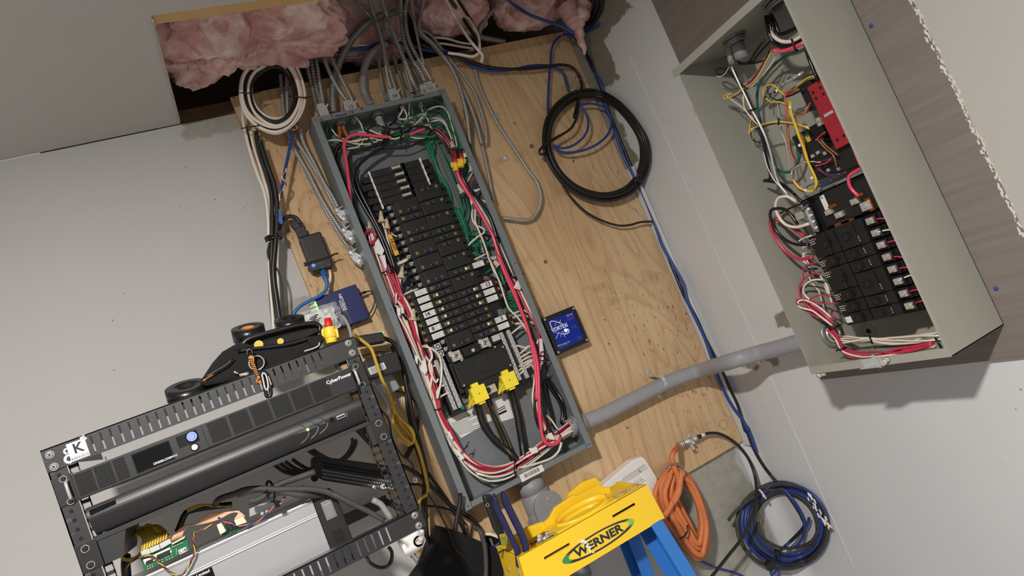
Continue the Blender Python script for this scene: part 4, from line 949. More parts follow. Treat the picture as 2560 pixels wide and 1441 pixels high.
# black interior carrier with breakers
XF = 1.130
box('breaker_carrier', 'jet_black', bp, 1.165, 1.19, 0.805, 1.030, -0.244, 0.045)
box('top_rail', 'galv_dark', bp, 1.150, 1.190, 0.800, 1.032, 0.043, 0.049)
zr = lambda r: -0.0475 - 0.0254*r
def gbreaker(side, r, poles):
    zc = zr(r) - 0.0127*(poles-1); h = 0.0254*poles-0.0012
    y0, y1 = (0.958, 1.022) if side == 'L' else (0.890, 0.955)
    o = MB().box(XF, 1.17, y0, y1, zc-h/2, zc+h/2).box(XF-0.004, XF+0.002, y0+0.020, y1-0.020 if side == 'L' else y1-0.012, zc-h/2+0.0012, zc+h/2-0.0012).build('circuit_breaker', 'breaker_black', bp, 0.0009)
    hy = 0.983 if side == 'L' else 0.930
    MB().box(XF-0.0044, XF-0.0035, hy-0.010, hy+0.010, zc-0.0070, zc+0.0070).build('handle_slot', 'jet_black', o)
    MB().prism([(XF-0.004, hy-0.006, zc-0.006),(XF-0.004, hy+0.004, zc-0.006),(XF-0.011, hy+0.001, zc-0.006),(XF-0.011,hy-0.003,zc-0.006)], (0,0,0.012)).build('handle', 'black_plastic', o, 0.0006)
    tz = zr(r) if side == 'L' else zr(r+poles-1); ty = 1.013 if side == 'L' else 0.9135
    pr = MB(); rnd = random.Random(int(ty*1000)+r)
    for q in range(9):
        a, b = ty+0.0065-0.0042*(q % 3)-(0.002 if side=='R' else 0), tz+0.005-0.0045*(q//3)
        pr.box(XF-0.0006, XF, a-0.0015, a+0.0013, b-0.0004, b+0.0006).box(XF-0.0006, XF, a-0.0004, a+0.0004, b-0.0012, b+0.0014)
    pr.build('printed_marks', 'white_label', o)['kind'] = 'stuff'
    yy = (ty-0.0085, tz+0.0045) if side == 'L' else (ty+0.0075, tz-0.005)
    MB().box(XF-0.0007, XF, yy[0]-0.0016, yy[0]+0.0016, yy[1]-0.0018, yy[1]+0.0018).build('rating_square', 'tag_amber', o)
    if poles == 2 and side == 'R':
        MB().box(XF-0.0010, XF, 0.915, 0.935, zr(r)-0.006, zr(r)+0.004).build('trip_window', 'jet_black', o)
    return o
for r, p_ in ((0,2),(2,1),(3,2),(5,1),(6,1)): gbreaker('L', r, p_)
for r, p_ in ((0,2),(2,1),(3,1),(4,2),(6,1),(7,1)): gbreaker('R', r, p_)
o = gbreaker('L', 7, 1)
box('circuit_label', 'white_label', o, XF-0.0012, XF, 1.004, 1.0185, zr(7)-0.0065, zr(7)+0.0065); box('rating_square', 'tag_amber', o, XF-0.0014, XF, 0.993, 0.999, zr(7)-0.0045, zr(7)+0.0045)
for r in range(8):
    z = zr(r)
    MB().box(XF+0.012, 1.17, 0.855, 0.889, z-0.011, z+0.011).box(XF+0.006, 1.16, 0.862, 0.866, z-0.011, z+0.011).build('terminal', 'jet_black', bp, 0.0008)
    o = MB().box(XF+0.006, XF+0.014, 0.8700, 0.8860, z-0.0062, z+0.0066).build('terminal_lug', 'steel', bp, 0.0008)
    MB().cyl((XF+0.006, 0.877, z), (XF+0.003, 0.877, z), 0.0042, n=12).build('terminal_screw', 'lug_metal', o)
# line-side: cream label, lugs and copper straps, connector strip
box('interior_label', 'white_label', bp, 1.149, 1.1495, 0.958, 0.970, 0.004, 0.036)
text('printed_letter', 'N', (1.1488, 0.965, 0.031), -Y1, Z1, 0.008, 'ink', bp)
box('line_block', 'black_plastic', bp, 1.150, 1.175, 0.845, 0.985, -0.030, 0.040, 0.001)
for k, x, y, w_, h_, m1 in (('B3',555,262,12,8,'lug_metal'),('B3',630,280,13,9,'steel'),('B3',745,182,14,9,'lug_metal'),('B3',825,215,16,13,'steel')):
    p = KX(k, x, y, 1.146); o = MB().box(1.142, 1.152, p.y-0.008*w_/12, p.y+0.008*w_/12, p.z-0.006*h_/9, p.z+0.006*h_/9).build('line_lug', m1, bp, 0.001)
    MB().cyl((1.1418, p.y, p.z), (1.139, p.y, p.z), 0.0042, n=12).build('lug_screw', 'steel', o)
for k, x, y, w_, h_ in (('B3',580,218,9,3),('B3',650,340,16,3),('B3',850,205,5,12),('B3',770,140,9,3),('B3',690,325,14,2)):
    p = KX(k, x, y, 1.146); box('copper_strap', 'copper', bp, 1.1445, 1.1475, p.y-0.0011*w_, p.y+0.0011*w_, p.z-0.0011*h_, p.z+0.0011*h_)
a, b = KX('B3', 405, 200, 1.143), KX('B3', 490, 400, 1.143)
o = MB().tube([a, b], 0.006, 4).build('terminal_bar', 'black_plastic', bp)
for i in range(9):
    c = a.lerp(b, (i+.5)/9); MB().cyl(c+Vector((-0.007,0,0)), c+Vector((-0.003,0,0)), 0.0032, n=10).build('bar_screw', 'white_label' if i % 2 else 'galv_dark', o)
a, b = KX('B3', 385, 215, 1.146), KX('B3', 455, 400, 1.146); MB().tube([a, b], 0.005, 4).build('terminal_bar', 'grey_plastic', bp)
o = MB().box(1.140, 1.150, KX('B3',345,280,1.145).y-0.011, KX('B3',345,280,1.145).y+0.009, KX('B3',345,280,1.145).z-0.010, KX('B3',345,280,1.145).z+0.010).build('lug_bracket', 'lug_metal', bp, 0.001)
# control section: relays, small board, red block
def bxk(name, m1, k, x, y, X, wy, hz, dx=0.02, bev=0.0008, parent=None):
    p = KX(k, x, y, X); return box(name, m1, parent or bp, X, X+dx, p.y-wy/2, p.y+wy/2, p.z-hz/2, p.z+hz/2, bev)
rb0 = bxk('relay', 'black_plastic', 'B2', 905, 480, 1.150, 0.030, 0.055, 0.03)
bxk('relay', 'black_plastic', 'B2', 960, 960, 1.152, 0.055, 0.050, 0.03); bxk('relay', 'black_plastic', 'B2', 1120, 1040, 1.148, 0.070, 0.045, 0.03)
bxk('relay', 'jet_black', 'B2', 960, 790, 1.150, 0.034, 0.030, 0.025); bxk('relay', 'black_plastic', 'B2', 1230, 980, 1.146, 0.055, 0.055, 0.03)
bxk('timer_module', 'black_plastic', 'B2', 850, 860, 1.158, 0.045, 0.034, 0.02); bxk('timer_face', 'pcb_green', 'B2', 868, 855, 1.1565, 0.026, 0.022, 0.002); bxk('timer_label', 'tag_amber', 'B2', 893, 850, 1.155, 0.009, 0.014, 0.001)
bxk('module', 'black_plastic', 'B2', 1010, 1120, 1.156, 0.05, 0.03, 0.02)
for x, y in ((975,690),(985,720)): bxk('fuse_clip', 'lug_metal', 'B2', x, y, 1.146, 0.009, 0.010, 0.01)
for x, y in ((970,970),(1030,975),(925,1000),(1060,1120),(1150,1110)): bxk('relay_terminal', 'steel', 'B2', x, y, 1.145, 0.006, 0.007, 0.006)
def redseg(z0, z1, y0, y1, holes):
    o = MB().box(1.130, 1.146, y0, y1, z0, z1).build('terminal_block', 'red_block', bp, 0.0008)
    for y, z in holes: MB().cyl((1.1296, y, z), (1.1308, y, z), 0.0032, n=14).build('screw_well', 'ink', o)
    dm = MB()
    for i in range(4):
        for j in range(3): 
            for s_ in (0,1): dm.box(1.1294, 1.130, y0+0.005+s_*0.015+0.003*j, y0+0.0065+s_*0.015+0.003*j, (z0+z1)/2+(-0.022 if z1 > .2 else 0.012)+0.0048*i, (z0+z1)/2+(-0.020 if z1>.2 else .014)+0.0048*i)
    dm.build('moulded_dots', 'red_block', o)['kind'] = 'stuff'; return o
redseg(0.1755, 0.2395, 0.8410, 0.8750, ((0.8675,0.2245),(0.8490,0.2245),(0.8670,0.2115),(0.8485,0.2110)))
redseg(0.1050, 0.1745, 0.8405, 0.8745, ((0.8630,0.1205),(0.8470,0.1215)))
bxk('foil_label', 'steel', 'B2', 1066, 634, 1.1288, 0.022, 0.0060, 0.001)
# strip of lugs under the relays
a, b = KX('B2', 650, 400, 1.185), KX('B2', 850, 280, 1.185)
o = MB().tube([a, b], 0.0042, 4).build('terminal_bar', 'zinc', bp)
for i in range(6): c = a.lerp(b, i/5); screw_head('bar_screw', c+Vector((-0.004,0,0)), (-1,0,0), 0.0034, 'lug_metal', o)
a, b = KX('B2', 520, 500, 1.18), KX('B2', 640, 430, 1.18); o = MB().tube([a, b], 0.0058, 4).build('terminal_bar', 'lug_metal', bp)
for i in range(3): c = a.lerp(b, (i+.5)/3); MB().cyl(c+Vector((-0.006,0,0)), c+Vector((-0.004,0,0)), 0.0026, n=10).build('bar_hole', 'ink', o)
# wires
WH, RD, BK, YL_, OR_, PU, BR_, TL_ = 'wire_white', 'wire_red', 'wire_black', 'wire_yellow', 'wire_orange', 'wire_purple', 'wire_brown', 'wire_teal'
wx('cable_grey', 15, 'B2', [(205,60,1.140),(215,110),(225,160),(235,195,1.13)], 1.135, 'cable_sheath')
for m1, w_, k, pts, X in (
  ('steel', 6.5, 'B2', [(235,230),(290,350),(350,470),(410,600),(470,710),(530,840),(570,970),(600,1100),(640,1230),(720,1330)], 1.118),
  (BK, 8, 'B2', [(250,250),(300,360),(360,470),(420,610),(450,720),(505,860),(525,960),(545,1060),(570,1180),(530,1210)], 1.128),
  (BK, 7, 'B2', [(510,1210),(620,1225),(720,1280),(800,1350),(850,1410)], 1.13), (BK, 4, 'B2', [(510,1200),(600,1200),(700,1250),(790,1330)], 1.128),
  (WH, 3, 'B2', [(510,960),(540,1080),(600,1200),(680,1290),(760,1390)], 1.122),
  (BK, 6, 'B2', [(270,180),(370,200),(430,120),(480,50),(520,0)], 1.128), (BK, 6, 'B2', [(280,200),(400,200),(460,130),(540,40),(580,0)], 1.13), (BK, 5, 'B2', [(290,210),(420,200),(540,160),(560,60)], 1.126),
  (BK, 4, 'B2', [(205,230),(160,300),(110,290),(110,250),(160,245),(230,290),(310,400)], 1.12), (WH, 2.5, 'B2', [(215,230),(180,290),(140,315),(110,310)], 1.115),
  (RD, 3, 'B2', [(570,40),(540,130),(480,240),(410,340),(340,420)], 1.12), (YL_, 3.5, 'B2', [(580,90),(530,190),(470,300),(400,380),(330,420),(250,480),(180,505),(170,480),(230,460)], 1.116),
  (PU, 3, 'B2', [(560,80),(500,220),(430,330),(350,420),(280,480),(190,500)], 1.12), (WH, 3.5, 'B2', [(620,130),(570,220),(480,330),(380,420)], 1.128),
  (WH, 3, 'B2', [(190,480),(260,530),(340,590),(410,670),(460,730)], 1.118), (YL_, 3, 'B2', [(330,470),(335,540),(370,620),(430,680)], 1.12), (WH, 3, 'B2', [(340,460),(340,560),(380,640),(450,720)], 1.116), (PU, 3, 'B2', [(190,490),(280,500),(340,560),(400,640)], 1.122),
  (YL_, 3.5, 'B2', [(380,800),(440,750),(540,715),(640,705),(760,715),(840,735),(905,765)], 1.122), (WH, 3.5, 'B2', [(405,680),(390,760),(430,755),(520,720),(640,700),(770,720),(900,750)], 1.124), (BR_, 3, 'B2', [(410,690),(400,770),(500,740),(640,712),(780,735),(860,775)], 1.127), ('cable_blue', 3, 'B2', [(430,790),(480,760),(560,730),(660,715),(800,735)], 1.13),
  (YL_, 3, 'B2', [(400,700),(385,800)], 1.122), (BK, 3, 'B2', [(400,790),(420,860),(500,885)], 1.16),
  (TL_, 7, 'B2', [(800,90,1.12),(640,180),(520,290),(470,390),(455,500),(470,640),(520,850),(570,1010),(640,1120),(740,1130),(800,1060),(830,960)], 1.17),
  (BK, 9, 'B2', [(870,50,1.10),(885,120),(930,240),(975,340)], 1.12), (BK, 9, 'B2', [(875,60,1.11),(920,180),(960,270),(990,335)], 1.124),
  (YL_, 4, 'B2', [(1000,310),(900,320),(830,370),(790,400)], 1.14), (YL_, 4, 'B2', [(1000,300),(880,335),(820,380),(770,430)], 1.145),
  (YL_, 4, 'B2', [(700,480),(640,430),(600,390),(540,385),(510,430),(510,500)], 1.14), (YL_, 3.5, 'B2', [(530,500),(580,535),(640,530),(700,550)], 1.14), (BK, 3, 'B2', [(545,400),(555,470),(620,515),(700,510)], 1.142),
  (OR_, 5, 'B2', [(760,430),(710,440),(695,510),(705,600),(720,700),(720,820),(740,960),(785,1070)], 1.14), (OR_, 5, 'B2', [(910,540),(880,600),(840,650),(770,655)], 1.135), ('copper', 4, 'B2', [(700,580),(715,720),(715,820),(745,960),(780,1060)], 1.148),
  (BK, 5, 'B2', [(700,490),(760,470),(820,440),(860,420)], 1.14), (RD, 4, 'B2', [(700,480),(760,450),(850,430)], 1.142),
  (YL_, 6, 'B2', [(735,510),(735,600),(770,700),(810,820),(850,920),(880,1020),(920,1110),(960,1200),(950,1280),(890,1300),(810,1260),(765,1200)], 1.118),
  (YL_, 5, 'B2', [(745,510),(750,620),(790,740),(830,860),(870,960),(900,1060),(945,1150),(970,1230),(940,1290)], 1.114), (OR_, 4, 'B2', [(830,800),(860,900),(890,1020),(940,1150),(975,1240),(960,1290)], 1.121),
  (PU, 3, 'B2', [(765,1200),(770,1100),(840,1060),(930,1050),(1050,1030),(1110,1000)], 1.13), (WH, 3, 'B2', [(750,1130),(800,1080),(900,1045),(1000,1050)], 1.13), (BR_, 3, 'B2', [(770,1130),(770,1210),(800,1280),(860,1300)], 1.13),
  (PU, 4, 'B2', [(990,1060),(1000,1120),(1080,1160),(1170,1150)], 1.135), (PU, 4, 'B2', [(960,1090),(1030,1150),(1130,1180),(1220,1130)], 1.138), (BR_, 4, 'B2', [(970,850),(1050,940),(1110,990),(1140,1090)], 1.13), (BR_, 4, 'B2', [(1000,850),(1040,900),(1100,950),(1150,990)], 1.128), (RD, 4, 'B2', [(960,860),(1000,820),(1040,790)], 1.13),
  (RD, 4, 'B2', [(960,1080),(1040,1060),(1090,1020)], 1.13), ('cable_blue', 4, 'B2', [(980,1260),(1050,1230),(1100,1200)], 1.13), ('steel', 4, 'B2', [(625,520),(640,600),(660,760),(710,900),(725,1000),(745,1120)], 1.15), ('steel', 5, 'B2', [(640,560),(650,720),(690,850),(720,940)], 1.155),
  (RB, 10, 'B2', [(590,80,1.105),(625,100),(700,90),(780,60),(860,20)], 1.108), (WH, 10, 'B2', [(560,-100,1.14),(600,-30),(660,10),(740,15),(800,-10),(870,-60)], 1.112), (BK, 10, 'B2', [(530,-200,1.15),(550,-80),(580,0),(640,50),(720,55),(800,20),(870,-30)], 1.118), (BK, 10, 'B2', [(540,-200,1.15),(590,-120),(600,-20),(640,40)], 1.13), (BK, 10, 'B2', [(570,-220,1.15),(620,-130),(650,-50),(780,-100),(860,-180)], 1.14),
  (RB, 10, 'B2', [(1280,880),(1300,960),(1330,1040),(1350,1080)], 1.11), (RB, 9, 'B3', [(840,-80,1.12),(760,-40),(700,0),(700,60),(730,110),(770,145)], 1.125),
  (WH, 8, 'B3', [(320,190),(260,150),(190,160),(170,220),(190,290),(240,350),(320,370),(410,345)], 1.115), (BK, 8, 'B3', [(330,350),(250,250),(180,235),(135,250),(135,310),(170,390),(240,460),(320,495),(410,495)], 1.112), (RD, 8, 'B3', [(130,320),(140,390),(190,480),(260,560),(340,600),(440,585)], 1.110), (RD, 8, 'B3', [(170,310),(250,350),(330,400),(380,440)], 1.13),
  (RD, 4, 'B3', [(475,625),(400,640),(370,680),(370,740),(345,800),(350,870),(400,940),(480,1000),(560,1050)], 1.12), (RD, 4, 'B3', [(500,695),(430,710),(360,760),(340,830),(370,910),(440,960),(530,1010)], 1.122), (WH, 5, 'B3', [(520,750),(440,750),(380,790),(370,840),(420,900),(480,950),(560,1020)], 1.12), (WH, 5, 'B3', [(520,780),(545,840),(575,900),(585,960)], 1.135), (WH, 5, 'B3', [(490,720),(540,790),(560,860),(580,930)], 1.13),
  (RD, 4, 'B3', [(580,855),(500,860),(430,880),(400,920),(400,970),(450,1010),(520,1020)], 1.12), (RD, 4, 'B3', [(615,920),(500,920),(400,895),(330,890),(320,915),(350,940),(430,970),(520,1040),(570,1080)], 1.118), (WH, 5, 'B3', [(580,1080),(500,1020),(430,970),(350,950),(330,910),(370,895),(440,920),(500,960),(570,1020)], 1.115),
  (RD, 6, 'B3', [(420,920),(470,960),(520,1000),(560,1040),(590,1060)], 1.113), (RD, 5, 'B3', [(430,1000),(480,1020),(540,1040)], 1.12), (WH, 4, 'B3', [(340,470),(370,450),(430,430)], 1.13), (WH, 4, 'B3', [(430,530),(380,560),(360,600),(400,640),(440,700)], 1.14), (WH, 4, 'B3', [(395,510),(365,520),(370,570),(430,660)], 1.14), (WH, 4, 'B3', [(400,690),(430,770),(480,830),(500,890),(520,950)], 1.15), (RD, 5, 'B3', [(585,965),(570,1000),(600,1040)], 1.13), (BK, 5, 'B3', [(200,270),(260,240),(330,210),(400,180)], 1.118),
  (RD, 8, 'B3', [(550,1090),(545,1120),(540,1155)], 1.150)): wx(m1, w_, k, pts, X)
# red feeds leaving the terminal screws
for y, x1, y1, m1 in ((325,960,308,RD),(412,1005,388,WH),(500,1040,465,RD),(590,1100,590,RD),(680,1130,660,RD),(755,1165,712,WH),(850,1205,820,RD),(935,1250,898,RD)):
    x0 = {325:860,412:905,500:940,590:985,680:1030,755:1060,850:1100,935:1140}[y]
    wx(m1, 4.5, 'B3', [(x0,y-5),((x0+x1)/2+5,(y+y1)/2-8),(x1,y1),(x1+25,y1+3)], 1.138)
# hub, braid and wire runs along the bottom
MB().ring((1.1600, BY1-t, -0.2545), (1.1600, BY1-t-0.004, -0.2545), 0.0335, 0.0205, 10).build('locknut', 'galv_dark', bp)
hub('conduit_hub', (1.160, BY1-t, -0.2545), (0,-1,0), 0.0205, 0.008, 'steel', bp, 2)
bot = pathX('F2', [(400,200),(480,300),(540,420),(640,470),(800,490),(1000,485),(1250,440),(1450,400),(1560,370)], 1.12)
bundle([RD,RD,WH,RD,RD,WH,RD], 5.5, bot, [0.012,0.008,0.008,0.009,0.010,0.010,0.010,0.009,0.008], 4, bp, clamp=clampB)
bot2 = pathX('F2', [(430,260),(520,310),(640,310),(760,310),(860,300),(950,320),(1100,330),(1300,315),(1500,280),(1650,240)], 1.165)
bundle([WH,WH,WH,WH,WH], 5.5, bot2, [0.012,0.010,0.010,0.007,0.004,0.006,0.010,0.010,0.011,0.013], 6, bp, clamp=clampB)
def tieX(k, x, y, X, ang, r): 
    p = pathX(k, [(x,y)], X)[0]; rr_ = pxr(p, r*2); w_ = pxr(p, 5); a = math.radians(ang)
    u = (RX*math.cos(a)+DN*math.sin(a)); view = p.normalized(); u = (u-view*u.dot(view)).normalized()
    return MB().tube([p+u*(rr_*math.cos(t_))-view*(rr_*.8*math.sin(t_)) for t_ in [i*math.pi/8 for i in range(16)]], w_, 6, closed=True).build('cable_tie', 'wire_black', bp, recalc=False)
for a in (('B2',345,400,1.118,30,9),('B2',415,600,1.118,-20,8),('B2',640,700,1.122,90,7),('B2',770,45,1.11,70,15),('B3',435,670,1.135,0,10),('F2',545,410,1.12,-20,12),('F2',870,310,1.165,70,10),('B3',590,1090,1.125,-8,14),('F2',1610,340,1.12,60,12),('F2',1625,355,1.12,60,12)): tieX(*a)
for k, x, y, X in (('B2',740,580,1.113),('B2',820,905,1.113),('B2',925,1185,1.112),('B2',870,1290,1.116),('B2',760,1145,1.14)): tieo = pathX(k, [(x,y)], X)[0]; MB().ball(tieo, 0.0035, 8).build('wire_clip', 'white_label', bp)
# hubs through the top wall
for (k, x, y, r, mm) in (('F1',1070,640,0.0215,'galv_dark'),('F1',1750,40,0.030,'galv_dark')):
    p = KZ(k, x, y, BZ1-0.01); c = Vector((1.152, p.y, BZ1-t)); hub('connector_bushing', c, (0,0,-1), r, 0.016, mm, bp, 3)
    MB().ring(c, c-Vector((0,0,0.004)), r*1.25, r, 9).build('locknut', 'galv_dark', bp)
p = KZ('F1', 1070, 640, BZ1-0.01); MB().cyl((1.152,p.y,BZ1-0.012),(1.150,p.y,BZ1-0.055),0.0155,0.014,18).build('cable_sheath','cable_grey',bp)
# two hinge pins under the lower left corner
MB().cyl((BX0+0.006,BY1-0.012,BZ0-0.010),(BX0+0.006,BY1-0.012,BZ0),0.006,n=12).cyl((BX0+0.006,BY1-0.024,BZ0-0.008),(BX0+0.006,BY1-0.024,BZ0),0.005,n=12).build('bottom_bolt','zinc',bp)
# ================================================================ the black open-frame rack in front of the wall
RY = 1.222; RX0, RX1 = -0.3040, 0.2005; RT, RBt = 0.1195, -0.2495; RD_ = 0.375
rack = thing('wall_rack', 'black open-frame rack holding slim black units, with slotted bars and a white logo', 'rack', (-0.05, RY+0.2, RBt))
def slotted_bar(zt, zb, x_first, x_last, n, zs_t, zs_b, mirror=False):
    mb = MB(); x = [RX0] ; pitch = (x_last-x_first)/(n-1); hw = 0.0014; y0, y1 = RY-0.0022, RY
    c = [RX0] + sum([[x_first+pitch*i-hw, x_first+pitch*i+hw] for i in range(n)], []) + [RX1]
    for i in range(0, len(c), 2): mb.box(c[i], c[i+1], y0, y1, zb, zt)
    for i in range(n):
        a, b = x_first+pitch*i-hw, x_first+pitch*i+hw; mb.box(a, b, y0, y1, zs_t, zt); mb.box(a, b, y0, y1, zb, zs_b)
    return mb
tb = slotted_bar(RT, 0.0835, -0.2360, 0.1335, 28, 0.1150, 0.0868)
tb.box(RX0, RX1, RY-0.0022, RY+0.20, RT-0.0015, RT+0.0005)
top_bar = tb.build('top_bar', 'rack_black', rack)
bb = slotted_bar(-0.2150, -0.2495, -0.2360, 0.1335, 28, -0.2195, -0.2455)
bb.box(RX0, RX1, RY-0.0022, RY+0.020, -0.2165, -0.2145)
bottom_bar = bb.build('bottom_bar', 'rack_black', rack)
def post(x0, x1, xi0, xi1):
    o = MB().box(x0, x1, RY, RY+0.002, RBt, RT).box(x0 if x0 < -.2 else x1-0.002, (x0+0.002) if x0 < -.2 else x1, RY, RY+0.045, RBt, RT).build('post', 'rack_black', rack)
    # inner strip with square cage holes (ladder of little bars)
    mb = MB(); lo, hi = min(xi0,xi1), max(xi0,xi1); y = RY+0.010
    z = RBt+0.004
    while z < RT-0.03: mb.box(lo, hi, y, y+0.002, z, z+0.0058); z += 0.0147
    mb.box(lo, lo+0.0016, y, y+0.002, RBt, RT).box(hi-0.0016, hi, y, y+0.002, RBt, RT)
    mb.build('cage_strip', 'rack_black', o); return o
pl = post(RX0, -0.2790, -0.2790, -0.2655); pr_ = post(0.1755, RX1, 0.1610, 0.1755)
for i in range(20):
    z = -0.205 + i*0.0147
    for x, pp in ((-0.2915, pl), (0.1880, pr_)):
        if -0.0 < z < 0.075 and False: continue
        MB().cyl((x, RY-0.0003, z), (x, RY+0.0004, z), 0.0030, n=12).build('post_hole', 'rack_gap', pp)
for lab_, z in (('05',0.0035),('04',-0.0400),('03',-0.083),('02',-0.1265),('01',-0.171)):
    text('unit_number', lab_, (0.1955, RY, z), X1, Z1, 0.0065, 'print_grey', pr_, 0.0005); text('unit_number', lab_, (-0.298, RY, z), X1, Z1, 0.0065, 'print_grey', pl, 0.0005)
for z in (-0.018,-0.0615,-0.105,-0.149,-0.192, 0.0795):
    MB().box(0.1935, 0.1985, RY-0.0004, RY, z, z+0.0006).build('unit_mark', 'print_grey', pr_); MB().box(-0.302, -0.297, RY-0.0004, RY, z, z+0.0006).build('unit_mark', 'print_grey', pl)
# side rails back to the wall brackets
for x in (RX0+0.001, RX1-0.003):
    for z in (RBt+0.004, RT-0.024): box('side_rail', 'rack_black', rack, x, x+0.002, RY+0.002, RY+RD_, z, z+0.018)
box('rear_bar', 'rack_black', rack, RX0, RX1, RY+RD_, RY+RD_+0.002, RBt+0.004, RBt+0.03)
def phillips(name, x, z, r, m, parent, y=None):
    y = RY-0.0022 if y is None else y
    MB().cyl((x, y, z), (x, y-0.0016, z), r*1.25, r*1.25, 20).build('washer', 'galv_dark', parent)
    o = MB().cyl((x, y-0.0014, z), (x, y-0.0036, z), r, r*0.55, 18).build(name, m, parent); a = random.uniform(0.2, 1.2)
    for q in (a, a+math.pi/2): MB().obox((x, y-0.0036, z), (math.cos(q)*r*0.5, 0, math.sin(q)*r*0.5), (0, 0.0004, 0), (-math.sin(q)*r*0.13, 0, math.cos(q)*r*0.13)).build('cross_slot', 'ink', o)
for x, z, m1 in ((-0.2932,0.1088,'steel'),(-0.2930,0.0890,'steel'),(0.1883,0.1115,'steel'),(0.1884,0.0920,'steel'),(0.1876,-0.2230,'lug_metal'),(0.1876,-0.2424,'lug_metal')): phillips('bar_screw', x, z, 0.0050, m1, rack)
# white logo plate on the top bar: gear teeth, K and lettering
lg = MB().box(-0.2700, -0.2440, RY-0.0030, RY-0.0022, 0.0862, 0.1150)
for i in range(9):
    a = math.pi*0.5 + i*math.pi/8; lg.obox((-0.2715+0.0062*math.cos(a), RY-0.0026, 0.0925+0.0062*math.sin(a)), (0.0014*math.cos(a),0,0.0014*math.sin(a)), (0,0.0003,0), (-0.0010*math.sin(a),0,0.0010*math.cos(a)))
    if i < 7: a += 0.2; lg.obox((-0.2710+0.0040*math.cos(a), RY-0.0026, 0.1050+0.0040*math.sin(a)), (0.0011*math.cos(a),0,0.0011*math.sin(a)), (0,0.0003,0), (-0.0008*math.sin(a),0,0.0008*math.cos(a)))
lg.ring((-0.2715, RY-0.0028, 0.0925), (-0.2715, RY-0.0022, 0.0925), 0.0062, 0.0038, 20).ring((-0.2710, RY-0.0028, 0.1050), (-0.2710, RY-0.0022, 0.1050), 0.0040, 0.0024, 16)
for x, z, s_ in ((-0.2450,0.1165,.0022),(-0.2485,0.1168,.0014),(-0.2425,0.1135,.0014),(-0.2440,0.1188,.0012)): lg.box(x-s_, x+s_, RY-0.0030, RY-0.0022, z-s_, z+s_)
lgo = lg.build('logo_plate', 'print_white', top_bar)
text('lettering', 'K', (-0.2560, RY-0.0031, 0.1035), X1, Z1, 0.0215, 'ink', lgo if False else top_bar, 0.0003, bold=0.02)
text('lettering', 'KENUCO', (-0.2568, RY-0.0031, 0.0895), X1, Z1, 0.0058, 'ink', top_bar, 0.0003)

def ear(x0, x1, z0, z1, parent):
    o = box('rack_ear', 'ups_black', parent, x0, x1, RY-0.0018, RY, z0, z1, 0.0006)
    return o
# ---- UPS with display and vent grilles
ups = thing('power_supply_unit', 'black rack unit with vent grilles, a dark display and a lit blue round button', 'power supply', (-0.05, RY+0.17, 0.0265))
U0, U1, UY = -0.2735, 0.1722, RY-0.022
MB().box(U0, U1, UY, RY-0.001, 0.0268, 0.0678).build('front_panel', 'ups_black', ups, 0.0012)
MB().box(U0+0.012, U1-0.004, RY-0.001, RY+0.30, 0.0290, 0.0655).build('body', 'steel', ups)
box('top_edge', 'grey_plastic', ups, U0+0.001, U1-0.001, UY+0.0035, UY+0.005, 0.0676, 0.0682)
def grille(x0, x1, z0, z1, rows, parent, y, slope=0.0):
    mb = MB()
    for i in range(rows):
        z = z0 + (z1-z0)*(i+0.5)/rows; mb.box(x0, x1, y-0.0003, y+0.001, z-(z1-z0)/rows*0.34, z+(z1-z0)/rows*0.34)
    mb.build('vent_slots', 'rack_gap', parent)
gs = [(-0.2690,-0.2455),(-0.2425,-0.2190),(-0.2160,-0.1995)]
# measured columns of slots: three on the left of the display, six on the right
for a, b in gs: grille(a, b, 0.0305, 0.0645, 9, ups, UY-0.0002)
for i in range(6):
    a = -0.0755 + i*0.0345; grille(a, a+0.0300, 0.0310, 0.0650, 10, ups, UY-0.0002)
K0 = 0.9825   # the face stands this much nearer than the ears
dsp = MB().box(-0.1900, -0.1340, UY-0.0012, UY, 0.0310, 0.0625).build('display_bezel', 'rack_gap', ups, 0.0006)
box('display', 'gloss_black', dsp, -0.1885, -0.1355, UY-0.0016, UY-0.0011, 0.0325, 0.0612)
text('lettering', 'OR500LCDRM1U', (-0.1470, UY-0.0017, 0.0355), X1, Z1, 0.0048, 'print_white', dsp, 0.0003, bold=0.02)
MB().box(-0.1240, -0.0915, UY-0.0004, UY+0.001, 0.0435, 0.0630).build('button_recess', 'rack_gap', ups, 0.0008)
MB().cyl((-0.1010, UY+0.001, 0.0545), (-0.1010, UY-0.0030, 0.0545), 0.0098, 0.0090, 26).build('button_collar', 'gloss_black', ups)
MB().cyl((-0.1010, UY-0.0028, 0.0545), (-0.1010, UY-0.0042, 0.0545), 0.0080, 0.0072, 24).build('power_button', 'button_lit', ups)
MB().ring((-0.1010, UY-0.0044, 0.0545), (-0.1010, UY-0.0040, 0.0545), 0.0052, 0.0042, 18).box(-0.1016,-0.1004,UY-0.0045,UY-0.0040,0.054,0.0595).build('power_symbol', 'galv_dark', ups)
MB().cyl((-0.1025, UY+0.001, 0.0368), (-0.1025, UY-0.0014, 0.0368), 0.0068, n=22).build('button_collar', 'rack_gap', ups)
MB().cyl((-0.1025, UY-0.001, 0.0368), (-0.1025, UY-0.0030, 0.0368), 0.0048, 0.0042, 20).build('mute_button', 'button_white', ups)
box('panel_seam', 'rack_gap', ups, -0.0835, -0.0828, UY-0.0003, UY, 0.0275, 0.0670)
text('lettering', 'CyberPower', (0.1475, UY, 0.0560), X1, Z1, 0.0088, 'print_white', ups, 0.0006, bold=0.02)
